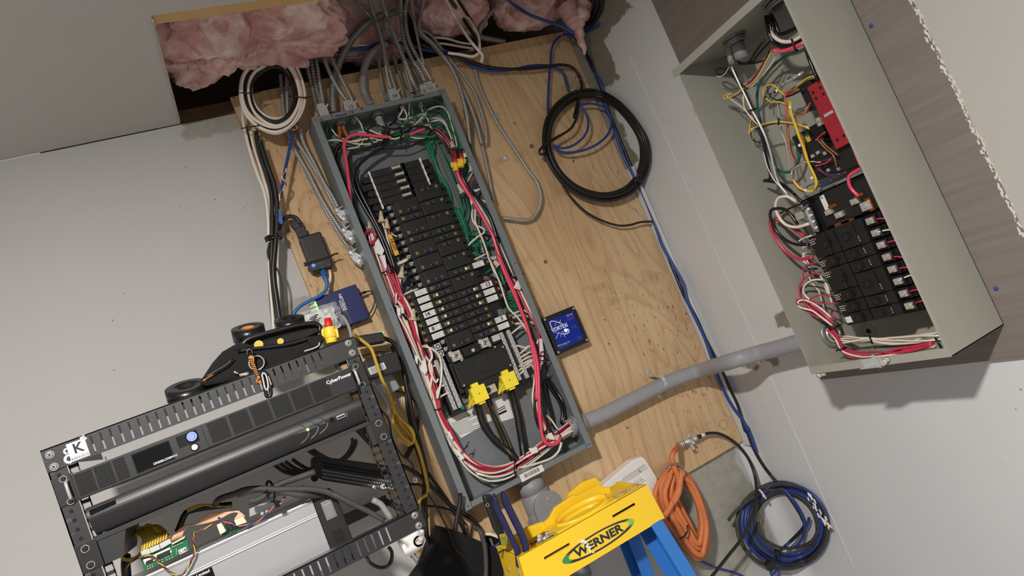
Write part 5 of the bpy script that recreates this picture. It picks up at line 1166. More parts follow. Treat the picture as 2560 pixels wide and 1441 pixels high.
for x0, x1, hx in ((RX0+0.001, -0.2735, -0.2835), (0.1722, RX1-0.001, 0.1795)):
    ear(x0, x1, 0.0265, 0.0715, ups)
    P = spline([(hx, RY-0.001, 0.0325), (hx, RY-0.012, 0.0345), (hx, RY-0.0145, 0.0400), (hx, RY-0.0145, 0.0540), (hx, RY-0.012, 0.0595), (hx, RY-0.001, 0.0615)], 0.003)
    MB().tube(P, 0.0026, 10).build('pull_handle', 'steel', ups)
    for z in (0.0300, 0.0665): phillips('rack_screw', hx-0.004 if hx < 0 else hx+0.006, z, 0.0042, 'rack_black', ups, RY-0.0018)

# ---- curved-front appliance
nas = thing('network_appliance', 'black rounded-front network box with a green power light and a USB port', 'network device', (-0.05, RY+0.12, -0.034))
n = 14; prof = []
for i in range(n+1):
    f = i/n; z = 0.0112 - f*0.0448; y = RY+0.006 - 0.020*math.sin(math.pi*(0.25+0.75*f*0.9))
    prof.append((y, z))
poly = [(-0.2715, y, z) for y, z in prof] + [(-0.2715, RY+0.20, -0.0336), (-0.2715, RY+0.20, 0.0112)]
cf = MB().prism(poly, (0.441, 0, 0)).build('case', 'ups_black', nas, 0.0006)
def ny(z):
    f = (0.0112-z)/0.0448; return RY+0.006 - 0.020*math.sin(math.pi*(0.25+0.75*f*0.9))
def nas_pt(k, x, y):
    p = KY(k, x, y, RY-0.012); return Vector((p.x, ny(p.z)-0.0006, p.z))
MB().prism([nas_pt('C1',465,905)+Vector((0,0,0)), nas_pt('C1',680,815), nas_pt('C1',690,850), nas_pt('C1',478,945)], (0,-0.0004,0)).build('name_plate', 'gloss_black', nas)
p = nas_pt('C2',1330,1206); MB().ball(p, 0.0026, 12).build('power_light', 'led_green', nas)
for s_, k, x, y in (('POWER','C2',1283,1225),('STATUS','C2',1376,1190),('Traffic','C2',1465,1152)):
    p = nas_pt(k, x, y); text('lettering', s_, p, X1, Z1, 0.0042, 'print_grey', nas, 0.0012)
for pts, w_ in ((((1345,1235),(1330,1270),(1305,1305),(1270,1332)),.0009),(((1210,1160),(1260,1165),(1300,1178)),.0007),(((1425,1180),(1420,1215),(1395,1255),(1360,1290)),.0011),(((1300,1122),(1350,1130),(1410,1165)),.0008),(((1510,1145),(1505,1180),(1475,1215),(1440,1245)),.0010),(((1395,1092),(1450,1100),(1500,1130)),.0008)):
    MB().tube(spline([nas_pt('C2',x,y) for x,y in pts], 0.003), w_, 5).build('swoosh', 'print_grey' if w_ > .00085 else 'rack_black', nas)
p = nas_pt('C2',1545,1117); MB().cyl(p+Vector((0,0.001,0)), p+Vector((0,-0.0012,0)), 0.0040, n=16).ring(p+Vector((0,-0.001,0)), p+Vector((0,-0.0016,0)), 0.0024, 0.0014, 12).build('key_lock', 'gloss_black', nas)
p = nas_pt('C2',1628,1088); MB().obox(p, (0.0075,0,0), (0,0.0010,0), (0,0,0.0032)).build('usb_port', 'steel', nas); MB().obox(p+Vector((0,-0.0009,-0.0006)), (0.0066,0,0), (0,0.0004,0), (0,0,0.0014)).build('usb_tongue', 'rack_gap', nas)
p = nas_pt('C2',1680,1072); MB().obox(p, (0.0005,0,0), (0,0.0004,0), (0,0,0.0035)).ball(p+Vector((0,0,-0.0035)), 0.0010, 8).obox(p+Vector((0.001,0,0.0005)), (0.0011,0,0), (0,0.0004,0), (0,0,0.0003)).build('usb_symbol', 'print_grey', nas)
# ---- blank shelf below it
shelf = thing('rack_shelf', 'black rack shelf carrying the rounded-front network box', 'shelf', (-0.05, RY+0.12, -0.0765))
MB().box(-0.2735, 0.1722, RY-0.001, RY+0.22, -0.0385, -0.0360).box(-0.2735, 0.1722, RY-0.0025, RY+0.0005, -0.0420, -0.0345).build('shelf_plate', 'rack_black', shelf, 0.0004)
for x0, x1, s_ in ((-0.2765,-0.2725,1),(0.1640,0.1722,-1)):
    MB().prism([(x0, RY-0.001, -0.036),(x0, RY-0.001, -0.0790),(x0, RY+0.05, -0.079),(x0, RY+0.20,-0.040),(x0, RY+0.20,-0.036)], (x1-x0, 0, 0)).build('side_gusset', 'rack_black', shelf)
MB().prism([(-0.2735, RY-0.001,-0.036),(-0.2300,RY-0.001,-0.036),(-0.2480,RY-0.001,-0.0795),(-0.2735,RY-0.001,-0.0795)][::1], (0, 0.12, 0)).build('side_gusset', 'rack_black', shelf)
for x0, x1, hx in ((RX0+0.001, -0.2735, -0.290), (0.1722, RX1-0.001, 0.187)):
    ear(x0, x1, -0.0795, -0.0365, shelf)
    for z in (-0.0455, -0.0715): phillips('rack_screw', hx, z, 0.0048, 'rack_black', shelf, RY-0.0018)

# ---- silver aluminium miner lying on its side behind the bottom bar
MY = 1.290; MZ = -0.1305
def M_(k, x, y, Y=MY): return KY(k, x, y, Y)
miner = thing('mining_computer', 'long silver aluminium computer case with a fan end and green board on top', 'computer', (-0.10, MY+0.06, -0.24))
mx1 = M_('C4',880,690).x; zt = M_('C4',880,690).z
body = MB().box(-0.340, mx1, MY, MY+0.125, zt-0.128, zt).box(-0.340, mx1, MY-0.002, MY, zt-0.0290, zt-0.0268).box(-0.340, mx1, MY-0.0012, MY, zt-0.0245, zt-0.0232).box(-0.340, mx1, MY-0.0016, MY+0.003, zt-0.003, zt+0.0012).box(-0.340, mx1, MY+0.006, MY+0.010, zt, zt+0.0015).box(-0.340, mx1, MY+0.012, MY+0.016, zt, zt+0.0012).build('case', 'miner_alu', miner, 0.0008)
fan = MB().box(mx1+0.0005, mx1+0.042, MY-0.001, MY+0.122, zt-0.130, zt-0.002).box(mx1+0.001, mx1+0.010, MY-0.004, MY+0.12, zt-0.002, zt+0.003).build('fan_frame', 'black_plastic', miner, 0.002)
MB().box(mx1+0.0115, mx1+0.0310, MY-0.0016, MY, zt-0.0440, zt-0.0100).box(mx1+0.014, mx1+0.0285, MY-0.0026, MY, zt-0.041, zt-0.016).build('fan_label', 'galv_dark', fan, 0.0006)
MB().box(mx1+0.012, mx1+0.031, MY-0.0016, MY, zt-0.089, zt-0.066).build('fan_recess', 'rack_gap', fan)
lp = M_('C5',945,1050); a, b = M_('C5',820,1113).x, M_('C5',1045,1010).x
lbl = box('maker_label', 'gloss_black', miner, -0.205, -0.1478, MY-0.0028, MY-0.0018, zt-0.070, zt-0.0300)
text('lettering', 'logies Limited', (-0.152, MY-0.0029, zt-0.0340), X1, Z1, 0.0070, 'print_white', lbl, 0.0003, align='RIGHT', bold=0.02)
# bracket standing on the case top
q = [M_('C4',x,y,MY+0.02) for x, y in ((255,840),(250,770),(450,690),(795,515),(810,545),(790,600))]
br = MB().prism([M_('C4',x,y,MY+0.02) for x, y in ((252,770),(590,620),(805,545),(760,640),(255,850))], (0,0.040,0)).build('bracket', 'miner_alu', miner)
for x, y in ((380,815),(428,797)): p = M_('C4',x,y,MY+0.018); MB().cyl(p, p+Vector((0,-0.003,0)), 0.0030, n=12).build('bracket_screw', 'steel', miner)
# control board and connectors
def MP(k, x, y, Y): return KY(k, x, y, Y)
bd = MB().prism([MP('C5',x,y,MY-0.004) for x, y in ((305,925),(790,685),(830,835),(345,1060))], (0,0.0016,0)).build('circuit_board', 'pcb_green', miner)
MB().prism([MP('C5',x,y,MY-0.006) for x, y in ((330,940),(615,808),(640,860),(355,998))], (0,0.0008,0)).build('barcode_label', 'white_label', bd)
bc = MB(); a0, a1 = MP('C5',350,975,MY-0.0066), MP('C5',440,935,MY-0.0066)
for i in range(20):
    x, y = 480+i*7.2, 915-i*3.3; p = MP('C5',x,y,MY-0.0068); s_ = 0.0003 if i % 3 else 0.0006; bc.obox(p, (s_,0,0), (0,0.0002,0), (0.0011,0,0.0034))
for i in range(10):
    x, y = 362+i*8, 975-i*3.6; p = MP('C5',x,y,MY-0.0068); bc.obox(p, (0.0005,0,0), (0,0.0002,0), (0.0011,0,0.0026 if i % 2 else 0.0018))
bc.build('barcode', 'ink', bd)['kind'] = 'stuff'
lt = MB().prism([MP('C5',x,y,MY-0.006) for x, y in ((705,840),(790,800),(805,845),(725,885))], (0,0.0008,0)).build('board_label', 'white_label', bd)
text('handwriting', 'L1#', MP('C5',758,842,MY-0.0068), MP('C5',790,828,MY)-MP('C5',720,860,MY), Z1, 0.0070, 'ink', bd, 0.0003)
sd = MB(); rnd = random.Random(4)
for x, y in ((380,1010),(405,1000),(430,992),(385,1035),(410,1025),(435,1012),(570,915),(600,905),(635,885),(585,940),(615,930),(645,915),(505,945),(535,935),(510,968),(540,960),(650,800),(665,795),(680,788),(700,780),(715,772),(735,765),(755,757),(690,850),(692,870),(690,830)):
    p = MP('C5',x,y,MY-0.0055); sd.cyl(p, p+Vector((0,-0.0006,0)), 0.0011, n=8)
sd.build('solder_pads', 'lug_metal', bd)['kind'] = 'stuff'
for pts, mm in ((((298,855),(395,820),(415,870),(320,912)),'connector_clear'),(((395,820),(500,775),(515,828),(418,872)),'connector_clear'),(((503,772),(615,715),(635,762),(520,828)),'connector_clear'),(((630,770),(780,690),(775,712),(640,782)),'connector_white'),(((1115,570),(1170,548),(1220,635),(1155,675)),'connector_white'),(((1300,520),(1400,480),(1440,540),(1330,580)),'connector_white')):
    MB().prism([MP('C5',x,y,MY-0.010) for x, y in pts], (0,0.012,0)).build('connector', mm, miner, 0.0008)
b2_ = MB().prism([MP('C5',x,y,MY+0.004) for x, y in ((1150,675),(1230,600),(1480,545),(1450,575),(1180,690))], (0,0.0016,0)).build('circuit_board', 'pcb_green', miner)
for i in range(5):
    p = MP('C5',1225+i*38,600-i*14,MY+0.001); MB().obox(p, (0.0022,0,0), (0,0.0035,0), (0.0008,0,0.0055)).build('capacitor' if i % 2 else 'chip', 'black_plastic', b2_)
def wm(m, wpx, k, pts, Y, name='wire', parent=None, n=6):
    P = [KY(k, q[0], q[1], q[2] if len(q) == 3 else Y) for q in pts]; return MB().tube(spline(P, 0.006), pxr(P[len(P)//2], wpx), n).build(name, m, parent or miner, recalc=False)
for i in range(10):      # yellow leads arching into the clear plug
    x = 312+i*29; y = 850-i*14
    wm('cord_yellow' if i > 6 else 'wire_yellow', 5.0, 'C5', [(x,y,MY-0.006),(x+10,y-70,MY-0.006),(x+22-i*3,y-130+i*4,MY+0.004),(x-60-i*4,y-190+i*4,MY+0.02),(max(130,x-170-i*10),y-90,MY+0.03),(110+i*3,860+i*4,MY+0.03)], MY, 'power_lead')
for i in range(7): wm('cord_yellow', 4.5, 'C5', [(615-i*22,690-i*2,MY-0.002),(560-i*20,640-i*8,MY+0.01),(430-i*10,600-i*6,MY+0.022),(260+i*6,600+i*10,MY+0.03),(150+i*8,700+i*12,MY+0.03),(110+i*4,820+i*12,MY+0.028)], MY, 'power_lead')
for i in range(4): wm('cord_yellow', 4.5, 'C5', [(90+i*5,900+i*10),(160,930+i*8),(260,905+i*8),(320,840+i*12)], MY+0.012, 'power_lead')
wm('cable_black', 22, 'C5', [(150,900,MY+0.03),(145,980),(150,1060),(155,1130)], MY+0.02, 'sleeved_lead', n=10)
wm('cable_black', 15, 'C5', [(700,640,MY+0.06),(740,540),(790,440),(900,400),(1100,370),(1280,350)], MY+0.06, 'sleeved_lead', n=10)
for i in range(3): wm('cord_yellow', 4, 'C5', [(800,430-i*14),(900,385-i*12),(1000,360-i*5),(1100,375-i*8),(1280,365+i*10)], MY+0.05, 'power_lead')
for i in range(12):      # tan ribbon from the small plug to the rear board
    o = i*7.5
    wm('ribbon_tan', 4.2, 'C5', [(640+o*1.3,735-o*0.55,MY-0.002),(660+o*1.2,680-o*0.5),(760+o*0.7,590-o*0.25,MY+0.006),(900+o*0.1,565-o*0.1),(1020,540-o*0.9),(1150,500-o*0.7),(1260,440-o*0.1),(1360,425+o*0.1),(1310+o*1.3,510-o*0.3,MY-0.002)], MY+0.004, 'ribbon_wire')
def twisted(ms, wpx, k, pts, Y, name='twisted_lead', turns=220, parent=None):
    P = spline([KY(k, q[0], q[1], q[2] if len(q) == 3 else Y) for q in pts], 0.0022); r = pxr(P[0], wpx)
    for j, m1 in enumerate(ms):
        out = []
        for i, p in enumerate(P):
            tg = (P[min(i+1,len(P)-1)]-P[max(i-1,0)]).normalized(); u = tg.orthogonal().normalized(); v = tg.cross(u); a = i*0.55 + 6.28*j/len(ms)
            out.append(p + (tg.cross(p.normalized()).normalized())*math.cos(a)*r*0.9 + p.normalized()*math.sin(a)*r*0.9)
        MB().tube(out, r, 5).build(name, m1, parent or miner, recalc=False)
twisted(['wire_yellow','wire_purple','wire_brown','cable_black'], 3.2, 'C5', [(140,1110,MY-0.010),(160,1010),(260,930),(400,895),(500,965),(600,1060),(720,1114),(790,1050),(850,940),(885,840),(870,700),(880,660,MY),(980,610,MY),(1090,560,MY)], MY-0.012)
twisted(['wire_orange','wire_purple','cable_blue'], 3.2, 'C5', [(1130,490),(1230,540),(1340,575),(1480,560),(1600,500),(1700,400),(1850,270)], MY-0.006)
# big dusty black power cords across the miner
def cord(name, label, cat, m, wpx, k, pts, Y, group=None, n=12, kids=None, closed=False, step=0.006):
    P = [KY(q[3] if len(q) == 4 else k, q[0], q[1], q[2] if len(q) >= 3 and q[2] else Y) for q in pts]
    o = MB().tube(spline(P, step, closed), pxr(P[len(P)//2], wpx), n, closed=closed).build(name, m); tag(o, label, cat, group); return o
cord('cord', 'dusty black power cord draped over the silver case, uppermost of the tied pair', 'cable', 'dusty_cable', 15, 'C5', [(1100,350,1.31),(1150,290),(1300,240),(1420,195),(1560,180),(1750,190),(1950,185),(2150,190),(2300,220),(2450,290),(2560,350)], 1.265)
cord('cord', 'dusty black power cord with a thick straight end lying above the silver case', 'cable', 'dusty_cable', 16, 'C5', [(2170,0,1.27),(2000,60),(1850,110),(1720,170),(1650,240),(1560,300),(1450,320)], 1.275)
cord('cord', 'dusty black power cord lying beneath the cable tie on the silver case', 'cable', 'dusty_cable', 15, 'C5', [(1330,250),(1500,200),(1680,185),(1850,225),(2050,250),(2250,255,1.29)], 1.268)
cord('cord', 'black power cord running down to the slotted bottom bar of the rack', 'cable', 'dusty_cable', 13, 'C4', [(1000,590,1.27),(1150,650),(1300,730),(1450,800),(1600,890,1.26)], 1.262)
o = cord('grey_cable', 'grey cable curving down behind the right end of the bottom rack bar', 'cable', 'cable_grey', 15, 'C4', [(1480,680),(1560,720),(1620,800),(1670,870)], 1.34)
p = KY('C5', 1690, 210, 1.262); r = 0.012
to = MB().tube([p + X1*(0.006*math.cos(t)) + Vector((0.1,0.6,0.8)).normalized()*(0.0215*math.sin(t)) + Y1*(0.004*math.cos(t)) for t in [i*math.pi/8 for i in range(16)]], 0.0020, 6, closed=True).box(p.x-0.001, p.x+0.007, p.y-0.008, p.y-0.003, p.z-0.030, p.z-0.018).build('cable_tie', 'wire_black'); tag(to, 'black cable tie cinched round the dusty cords over the silver case', 'cable tie')
cord('cord', 'black cord looping below the slotted bottom bar of the rack', 'cable', 'cable_black', 9, 'C4', [(1420,1240,1.30),(1460,1310),(1540,1355),(1620,1350),(1670,1290),(1675,1200),(1640,1150)], 1.33)
# perforated metal cover behind the rack
pc = [KY('C4',x,y,1.42) for x, y in ((880,270),(940,245),(1640,340),(1720,520),(1650,590),(1000,490),(880,430))]
pf = thing('perforated_cover', 'dark perforated metal cover tilted behind the right post of the rack', 'device', (0.13, 1.45, -0.12))
MB().prism(pc, (0,0.06,0)).build('cover', 'rack_black', pf, 0.002)
u_ = (KY('C4',1680,380,1.419)-KY('C4',980,300,1.419)); nrow = 30; hs = MB(); hd = MB()
for r_ in range(5):
    for i in range(nrow):
        x = 985+i*24+ (12 if r_ % 2 else 0); y = 312+i*4.0 + r_*34 + (6 if r_ > 1 else 0)
        if x > 1690: continue
        p = KY('C4', x, y, 1.4195); (hs if r_ < 2 else hd).cyl(p, p+Vector((0,-0.0006,0)), 0.0023 if r_ < 2 else 0.0019, n=8)
hs.build('vent_holes', 'rack_gap', pf)['kind'] = 'stuff'; hd.build('dimples', 'galv_dark', pf)['kind'] = 'stuff'
p = KY('C4', 905, 460, 1.412); MB().cyl(p, p+Vector((0,-0.004,0)), 0.0075, n=18).ring(p+Vector((0,-0.004,0)), p+Vector((0,-0.006,0)), 0.005, 0.003, 14).build('pivot_screw', 'rack_black', pf)
fl = MB(); rnd = random.Random(9)
for i in range(16):
    p = KY('C4', rnd.choice((1500,1570,1575,1600,1665))+rnd.uniform(-20,20), 545+rnd.uniform(-22,22), 1.417); fl.ball(p, rnd.uniform(0.0008,0.002), 6, (1.4,0.3,0.9))
fo = fl.build('plaster_crumbs', 'paint_splash'); fo['kind'] = 'stuff'; tag(fo, 'white plaster crumbs on the lower edge of the perforated cover', 'debris')
# ================================================================ armoured cables, coils and small devices on the plywood
def solid(p, mg=0.010):              # inside the right wall or its rounded corner, with a margin
    if p.x > XW - mg: return True
    cx, cy = XW - 0.045, YW - 0.045
    return p.x > cx and p.y > cy and math.hypot(p.x-cx, p.y-cy) > 0.045 - mg
def unwall(p, mg=0.010):
    while solid(p, mg): p = p * 0.998
    return p
def Yp(k, pts, Y, mg=0.007):
    return [unwall(KY(q[3] if len(q) == 4 else k, q[0], q[1], q[2] if len(q) >= 3 and q[2] else Y), mg) for q in pts]
def armored(label, wpx, P, m='armor', pitch=0.0062, n=10, name='metal_clad_cable', group=None):
    C_ = resample(spline(P, 0.004), pitch/6); r = pxr(P[len(P)//2], wpx*1.12)
    prof = (0.84, 0.98, 1.0, 1.0, 0.98, 0.80)
    o = MB().tube(C_, r, n, rfun=lambda i: r*prof[i % 6]).build(name, m, recalc=False); return tag(o, label, 'cable', group)
def smooth(name, label, cat, m, wpx, P, n=12, step=0.006, closed=False, group=None):
    o = MB().tube(spline(P, step, closed), pxr(P[len(P)//2], wpx), n, closed=closed).build(name, m, recalc=False); return tag(o, label, cat, group)
A1 = lambda pts, Y: Yp('A1', pts, Y); A2 = lambda pts, Y: Yp('A2', pts, Y); A3 = lambda pts, Y: Yp('A3', pts, Y); A4 = lambda pts, Y: Yp('A4', pts, Y)
G1 = 'metal clad cables entering the top of the grey panel'; G2 = 'metal clad cables entering the left side of the grey panel'; G3 = 'metal clad cables passing right of the grey panel'
armored('leftmost thin metal-clad cable dropping into the panel top above the handwritten 4', 9, A1([(1600,380),(1612,500),(1640,700),(1690,900),(1735,1110,1.565)], 1.590), group=G1)
armored('wider-ridged metal-clad cable, second from the left at the panel top', 10, A1([(1670,430),(1668,560),(1690,700),(1725,880),(1775,1060,1.565)], 1.582), pitch=0.0085, group=G1)
armored('metal-clad cable, third from the left at the panel top', 8.5, A1([(1790,-30,1.50),(1740,60),(1700,190),(1700,420),(1735,680),(1765,880),(1795,1060,1.570)], 1.570), group=G1)
armored('metal-clad cable ending at the connector marked 13, left one of its pair', 9.5, A1([(1750,-30,1.48),(1735,150),(1745,350),(1800,580),(1890,800),(1970,930),(2030,1015,1.560)], 1.550), group=G1)
armored('metal-clad cable ending at the connector marked 13, right one of its pair', 9, A1([(1830,-30,1.48),(1795,120),(1805,300),(1870,560),(1950,740),(2030,900),(2090,1020,1.562)], 1.556), group=G1)
armored('thick dark flexible metal conduit curving into the panel top behind the thin cables', 17, A1([(2520,120,1.62),(2290,195),(2130,330),(2000,520),(1920,720),(1890,900),(1895,1140,1.577)], 1.592), 'galv_dark', 0.0068, 14)
smooth('grey_conduit', 'smooth grey flexible conduit bending into the panel top between two groups of cables', 'conduit', 'conduit_grey', 18, A1([(2420,440),(2330,490),(2240,590),(2195,720),(2190,870),(2225,980),(2275,1060,1.573)], 1.592), 16)
armored('metal-clad cable with the brightest armour, ending at the connector marked 24', 9.5, A2([(90,-30,1.47),(130,120),(175,260),(215,400),(245,540),(260,680),(285,820),(310,900,1.565)], 1.555), group=G1)
armored('metal-clad cable crossing from the upper left to the connector marked 24', 8.5, A2([(-40,20,1.50),(60,120),(160,250),(215,420),(260,580),(310,760),(365,920,1.568)], 1.566), group=G1)
armored('metal-clad cable bowing to the left of the connector marked 24', 7.5, A2([(320,-30,1.50),(290,80),(250,200),(215,400),(195,560),(205,760),(235,900),(262,1010,1.575)], 1.588), group=G1)
armored('metal-clad cable running diagonally over the others to the middle of the panel top', 9.5, A2([(210,-30,1.46),(255,120),(310,270),(360,400),(410,520),(460,640),(515,790),(570,905,1.565)], 1.545), group=G1)
armored('metal-clad cable emerging half way up and ending at the middle of the panel top', 8.5, A2([(290,380,1.60),(350,430),(400,520),(440,640),(480,790),(525,930,1.575)], 1.580), group=G1)
armored('metal-clad cable coming straight down, left one of the bunch at the upper middle', 9.5, A2([(405,-30,1.47),(412,120),(420,280),(450,430),(520,590),(600,710),(650,820,1.565)], 1.562), pitch=0.0078, group=G1)
armored('metal-clad cable coming straight down, middle one of the bunch at the upper middle', 9.5, A2([(480,-30,1.47),(455,100),(460,260),(490,400),(550,530),(640,680),(710,800,1.562)], 1.552), pitch=0.0078, group=G1)
armored('thin bright metal-clad cable, right one of the bunch reaching the panel top', 6.5, A2([(510,-30,1.45),(530,120),(545,240),(575,380),(600,500),(640,650)], 1.545), pitch=0.005, group=G1)
armored('dull metal-clad cable hidden behind the bunch at the middle of the panel top', 8.5, A2([(330,560),(370,660),(410,780),(455,920,1.575)], 1.596), 'galv_dark', group=G1)
armored('dull metal-clad cable entering the panel top left of the connector marked 11', 8.5, A2([(470,590),(520,680),(570,760),(625,880,1.575)], 1.596), 'galv_dark', group=G1)
armored('metal-clad cable bending over the right end of the panel top and down its right side', 9, A2([(640,-30,1.46),(610,120),(585,260),(620,340),(720,430),(830,560),(920,690),(980,830),(1030,1000),(1065,1150),(1100,1440,1.585),(0,0,0)][:-1], 1.560), group=G3)
armored('metal-clad cable passing right of the panel, next to the bright one', 8.5, A2([(600,-30,1.46),(575,80),(560,200),(590,330),(720,450),(840,590),(940,730),(1030,900),(1110,1080),(1170,1260),(1215,1440)], 1.575), group=G3)
armored('metal-clad cable passing right of the panel in the middle of the group', 8, A2([(560,300,1.57),(680,330),(800,470),(900,600),(1020,740),(1130,900),(1200,1080),(1250,1270),(1265,1440)], 1.588), group=G3)
armored('dull metal-clad cable ending at the fitting on the upper right side of the panel', 8, A4([(1600,180),(1680,340),(1740,520),(1790,700),(1835,900),(1870,1080),(1893,1210,1.575)], 1.592), 'armor', group=G3)
armored('metal-clad cable pressed against the right side of the panel', 8, A4([(1600,300),(1650,480),(1675,640),(1700,760),(1730,860),(1770,1000)], 1.602), 'galv_dark', group=G3)
armored('metal-clad cable sweeping down the plywood and looping back to the panel side', 8.5, A2([(1135,590),(1150,700),(1195,860),(1260,1010),(1350,1190),(1440,1340),(1510,1441)], 1.597) + Yp('B4', [(0,830),(60,910),(95,1000),(100,1060),(85,1130),(40,1200),(-30,1225),(-120,1215),(-200,1205)], 1.592), pitch=0.0068)
armored('flexible metal conduit rising from behind the white wires to the ceiling opening', 11, A2([(1185,360,1.62),(1210,270),(1270,170),(1350,80),(1450,-20)], 1.58), 'galv_dark', 0.0052)
armored('thick dark flexible metal conduit lying across the ceiling opening', 14, A2([(600,195),(760,215),(920,250),(1060,320),(1220,375),(1450,425)], 1.625), 'galv_dark', 0.0064, 12)
armored('short metal-clad cable curling up behind the white wires', 7, A2([(800,-30),(775,40),(740,110),(695,150)], 1.55), 'galv_dark')
armored('thin metal-clad cable lying along the dark beam left of the panel top', 6, A1([(1650,560),(1900,570),(2150,575),(2330,520),(2440,440)], 1.605), 'galv_dark', 0.003)
# cables down to the side connectors
armored('metal-clad cable ending at the uppermost left side connector, bright and nearest the panel', 9.5, A3([(450,380),(452,450),(475,560),(540,690),(600,810),(650,890),(685,960,1.575)], 1.585), group=G2)
armored('metal-clad cable ending at the middle left side connector, right one of its pair', 9.5, A3([(378,170),(380,300),(388,430),(430,545),(520,690),(600,830),(680,980),(735,1100,1.578)], 1.590), group=G2)
armored('metal-clad cable ending at the middle left side connector, left one of its pair', 9.5, A3([(395,560),(440,640),(510,760),(570,880),(640,1000),(705,1100),(728,1135,1.58)], 1.584), group=G2)
armored('outermost metal-clad cable ending at the lowest left side connector', 9, A3([(340,160),(350,290),(360,390),(395,530),(470,690),(530,820),(600,960),(680,1100),(740,1190),(768,1225,1.585)], 1.598), group=G2)
# connectors
def cclamp(label, P, r, w_, m='zinc'):
    a, b = P; ax = (b-a).normalized(); u = ax.cross(a.normalized()).normalized(); mb = MB().cyl(a, b, r, r*1.15, 16).ring(a+ax*0.002, a+ax*0.010, r*1.25, r*0.9, 18)
    mb.obox(a+u*(r*1.35)+ax*0.006, u*r*0.45, ax*0.005, ax.cross(u)*r*0.5); mb.cyl(a+u*r*1.5+ax*0.006, a+u*r*1.5+ax*0.006 - a.normalized()*r*1.0, r*0.35, n=8)
    o = mb.build('cable_connector', m); return tag(o, label, 'connector')
SX = PX0
for (k, x, y, Y), lab_ in (((('C3'),745,110,1.575),'uppermost metal cable connector on the left side of the panel'),(('C3',810,310,1.578),'middle metal cable connector on the left side of the panel'),(('C3',880,535,1.582),'lowest metal cable connector on the left side of the panel')):
    p = KY(k, x, y, Y); mb = MB(); e = p + Vector((0.006, 0, -0.026))
    mb.cyl(p+Vector((-0.004,0,0.006)), p+Vector((0.002,0,-0.010)), 0.0080, 0.0095, 16)
    mb.prism([p+Vector(v) for v in ((-0.008,-0.009,-0.006),(0.007,-0.009,-0.002),(0.018,-0.009,-0.014),(0.020,-0.009,-0.034),(0.008,-0.009,-0.038),(-0.004,-0.009,-0.022))], (0,0.019,0))
    c = Vector((SX, p.y, p.z-0.026)); mb.cyl(c, c-Vector((0.010,0,0)), 0.0125, n=18).ring(c-Vector((0.004,0,0)), c-Vector((0.008,0,0)), 0.0150, 0.011, 20)
    mb.cyl(p+Vector((0.001,-0.010,0.002)), p+Vector((0.012,-0.010,0.006)), 0.0022, n=8).cyl(p+Vector((-0.006,-0.006,-0.004)), p+Vector((-0.006,-0.014,-0.004)), 0.0028, n=10)
    tag(mb.build('cable_connector', 'zinc', None, 0.0008), lab_, 'connector')
def topconn(k, x, y, wd, lab_, mark=None, m='zinc'):
    p = KY(k, x, y, 1.560); z0 = PZ1; h = max(0.020, (p.z - z0)+0.012); hw = wd/2
    mb = MB().prism([(p.x-hw, 1.552, z0+0.003),(p.x+hw, 1.552, z0+0.003),(p.x+hw*1.1,1.552,z0+h*0.6),(p.x+hw*0.7,1.552,z0+h),(p.x-hw*0.9,1.552,z0+h),(p.x-hw*1.1,1.552,z0+h*0.55)], (0,0.026,0)).cyl((p.x,1.565,z0),(p.x,1.565,z0+0.004),hw*0.95,n=18).cyl((p.x+hw*0.9,1.551,z0+h*0.7),(p.x+hw*1.5,1.549,z0+h*0.85),0.0024,n=8)
    o = mb.build('cable_connector', m, None, 0.001); tag(o, lab_, 'connector')
    if mark: text('handwriting', mark, (p.x, 1.5515, z0+h*0.5), X1, Z1, 0.0125, 'ink', o, 0.0004)
topconn('A1', 1780, 1090, 0.022, 'metal cable connector at the left end of the panel top, above the 4')
topconn('A1', 2055, 1060, 0.030, 'metal double connector numbered 13 in the left half of the panel top', '13')
topconn('A2', 330, 940, 0.026, 'metal double connector numbered 24 at the middle of the panel top', '24')
topconn('A2', 690, 870, 0.030, 'metal double connector numbered 11 at the right end of the panel top', '11')
topconn('A2', 625, 900, 0.013, 'small metal connector marked 6 beside the right end connector', '6')
topconn('A2', 480, 950, 0.012, 'small round metal connector between the two double ones', None, 'galv_dark')
p = KX('P', 1237, 505, PX1); tag(MB().cyl((PX1, 1.578, p.z-0.020), (PX1+0.012, 1.578, p.z-0.020), 0.011, n=18).box(PX1+0.004, PX1+0.020, 1.566, 1.592, p.z-0.034, p.z-0.004).cyl((PX1+0.012,1.578,p.z-0.004),(PX1+0.012,1.578,p.z+0.008),0.008,n=16).build('cable_connector','zinc',None,0.0008), 'metal elbow connector high on the right side of the panel', 'connector')
p = KX('B4', -205, 1208, PX1); tag(MB().cyl((PX1, 1.585, p.z), (PX1+0.012, 1.585, p.z), 0.0115, n=18).ring((PX1+0.001,1.585,p.z),(PX1+0.005,1.585,p.z),0.0145,0.011,8).build('cable_connector','zinc'), 'metal connector where the looped cable meets the right side of the panel', 'connector')
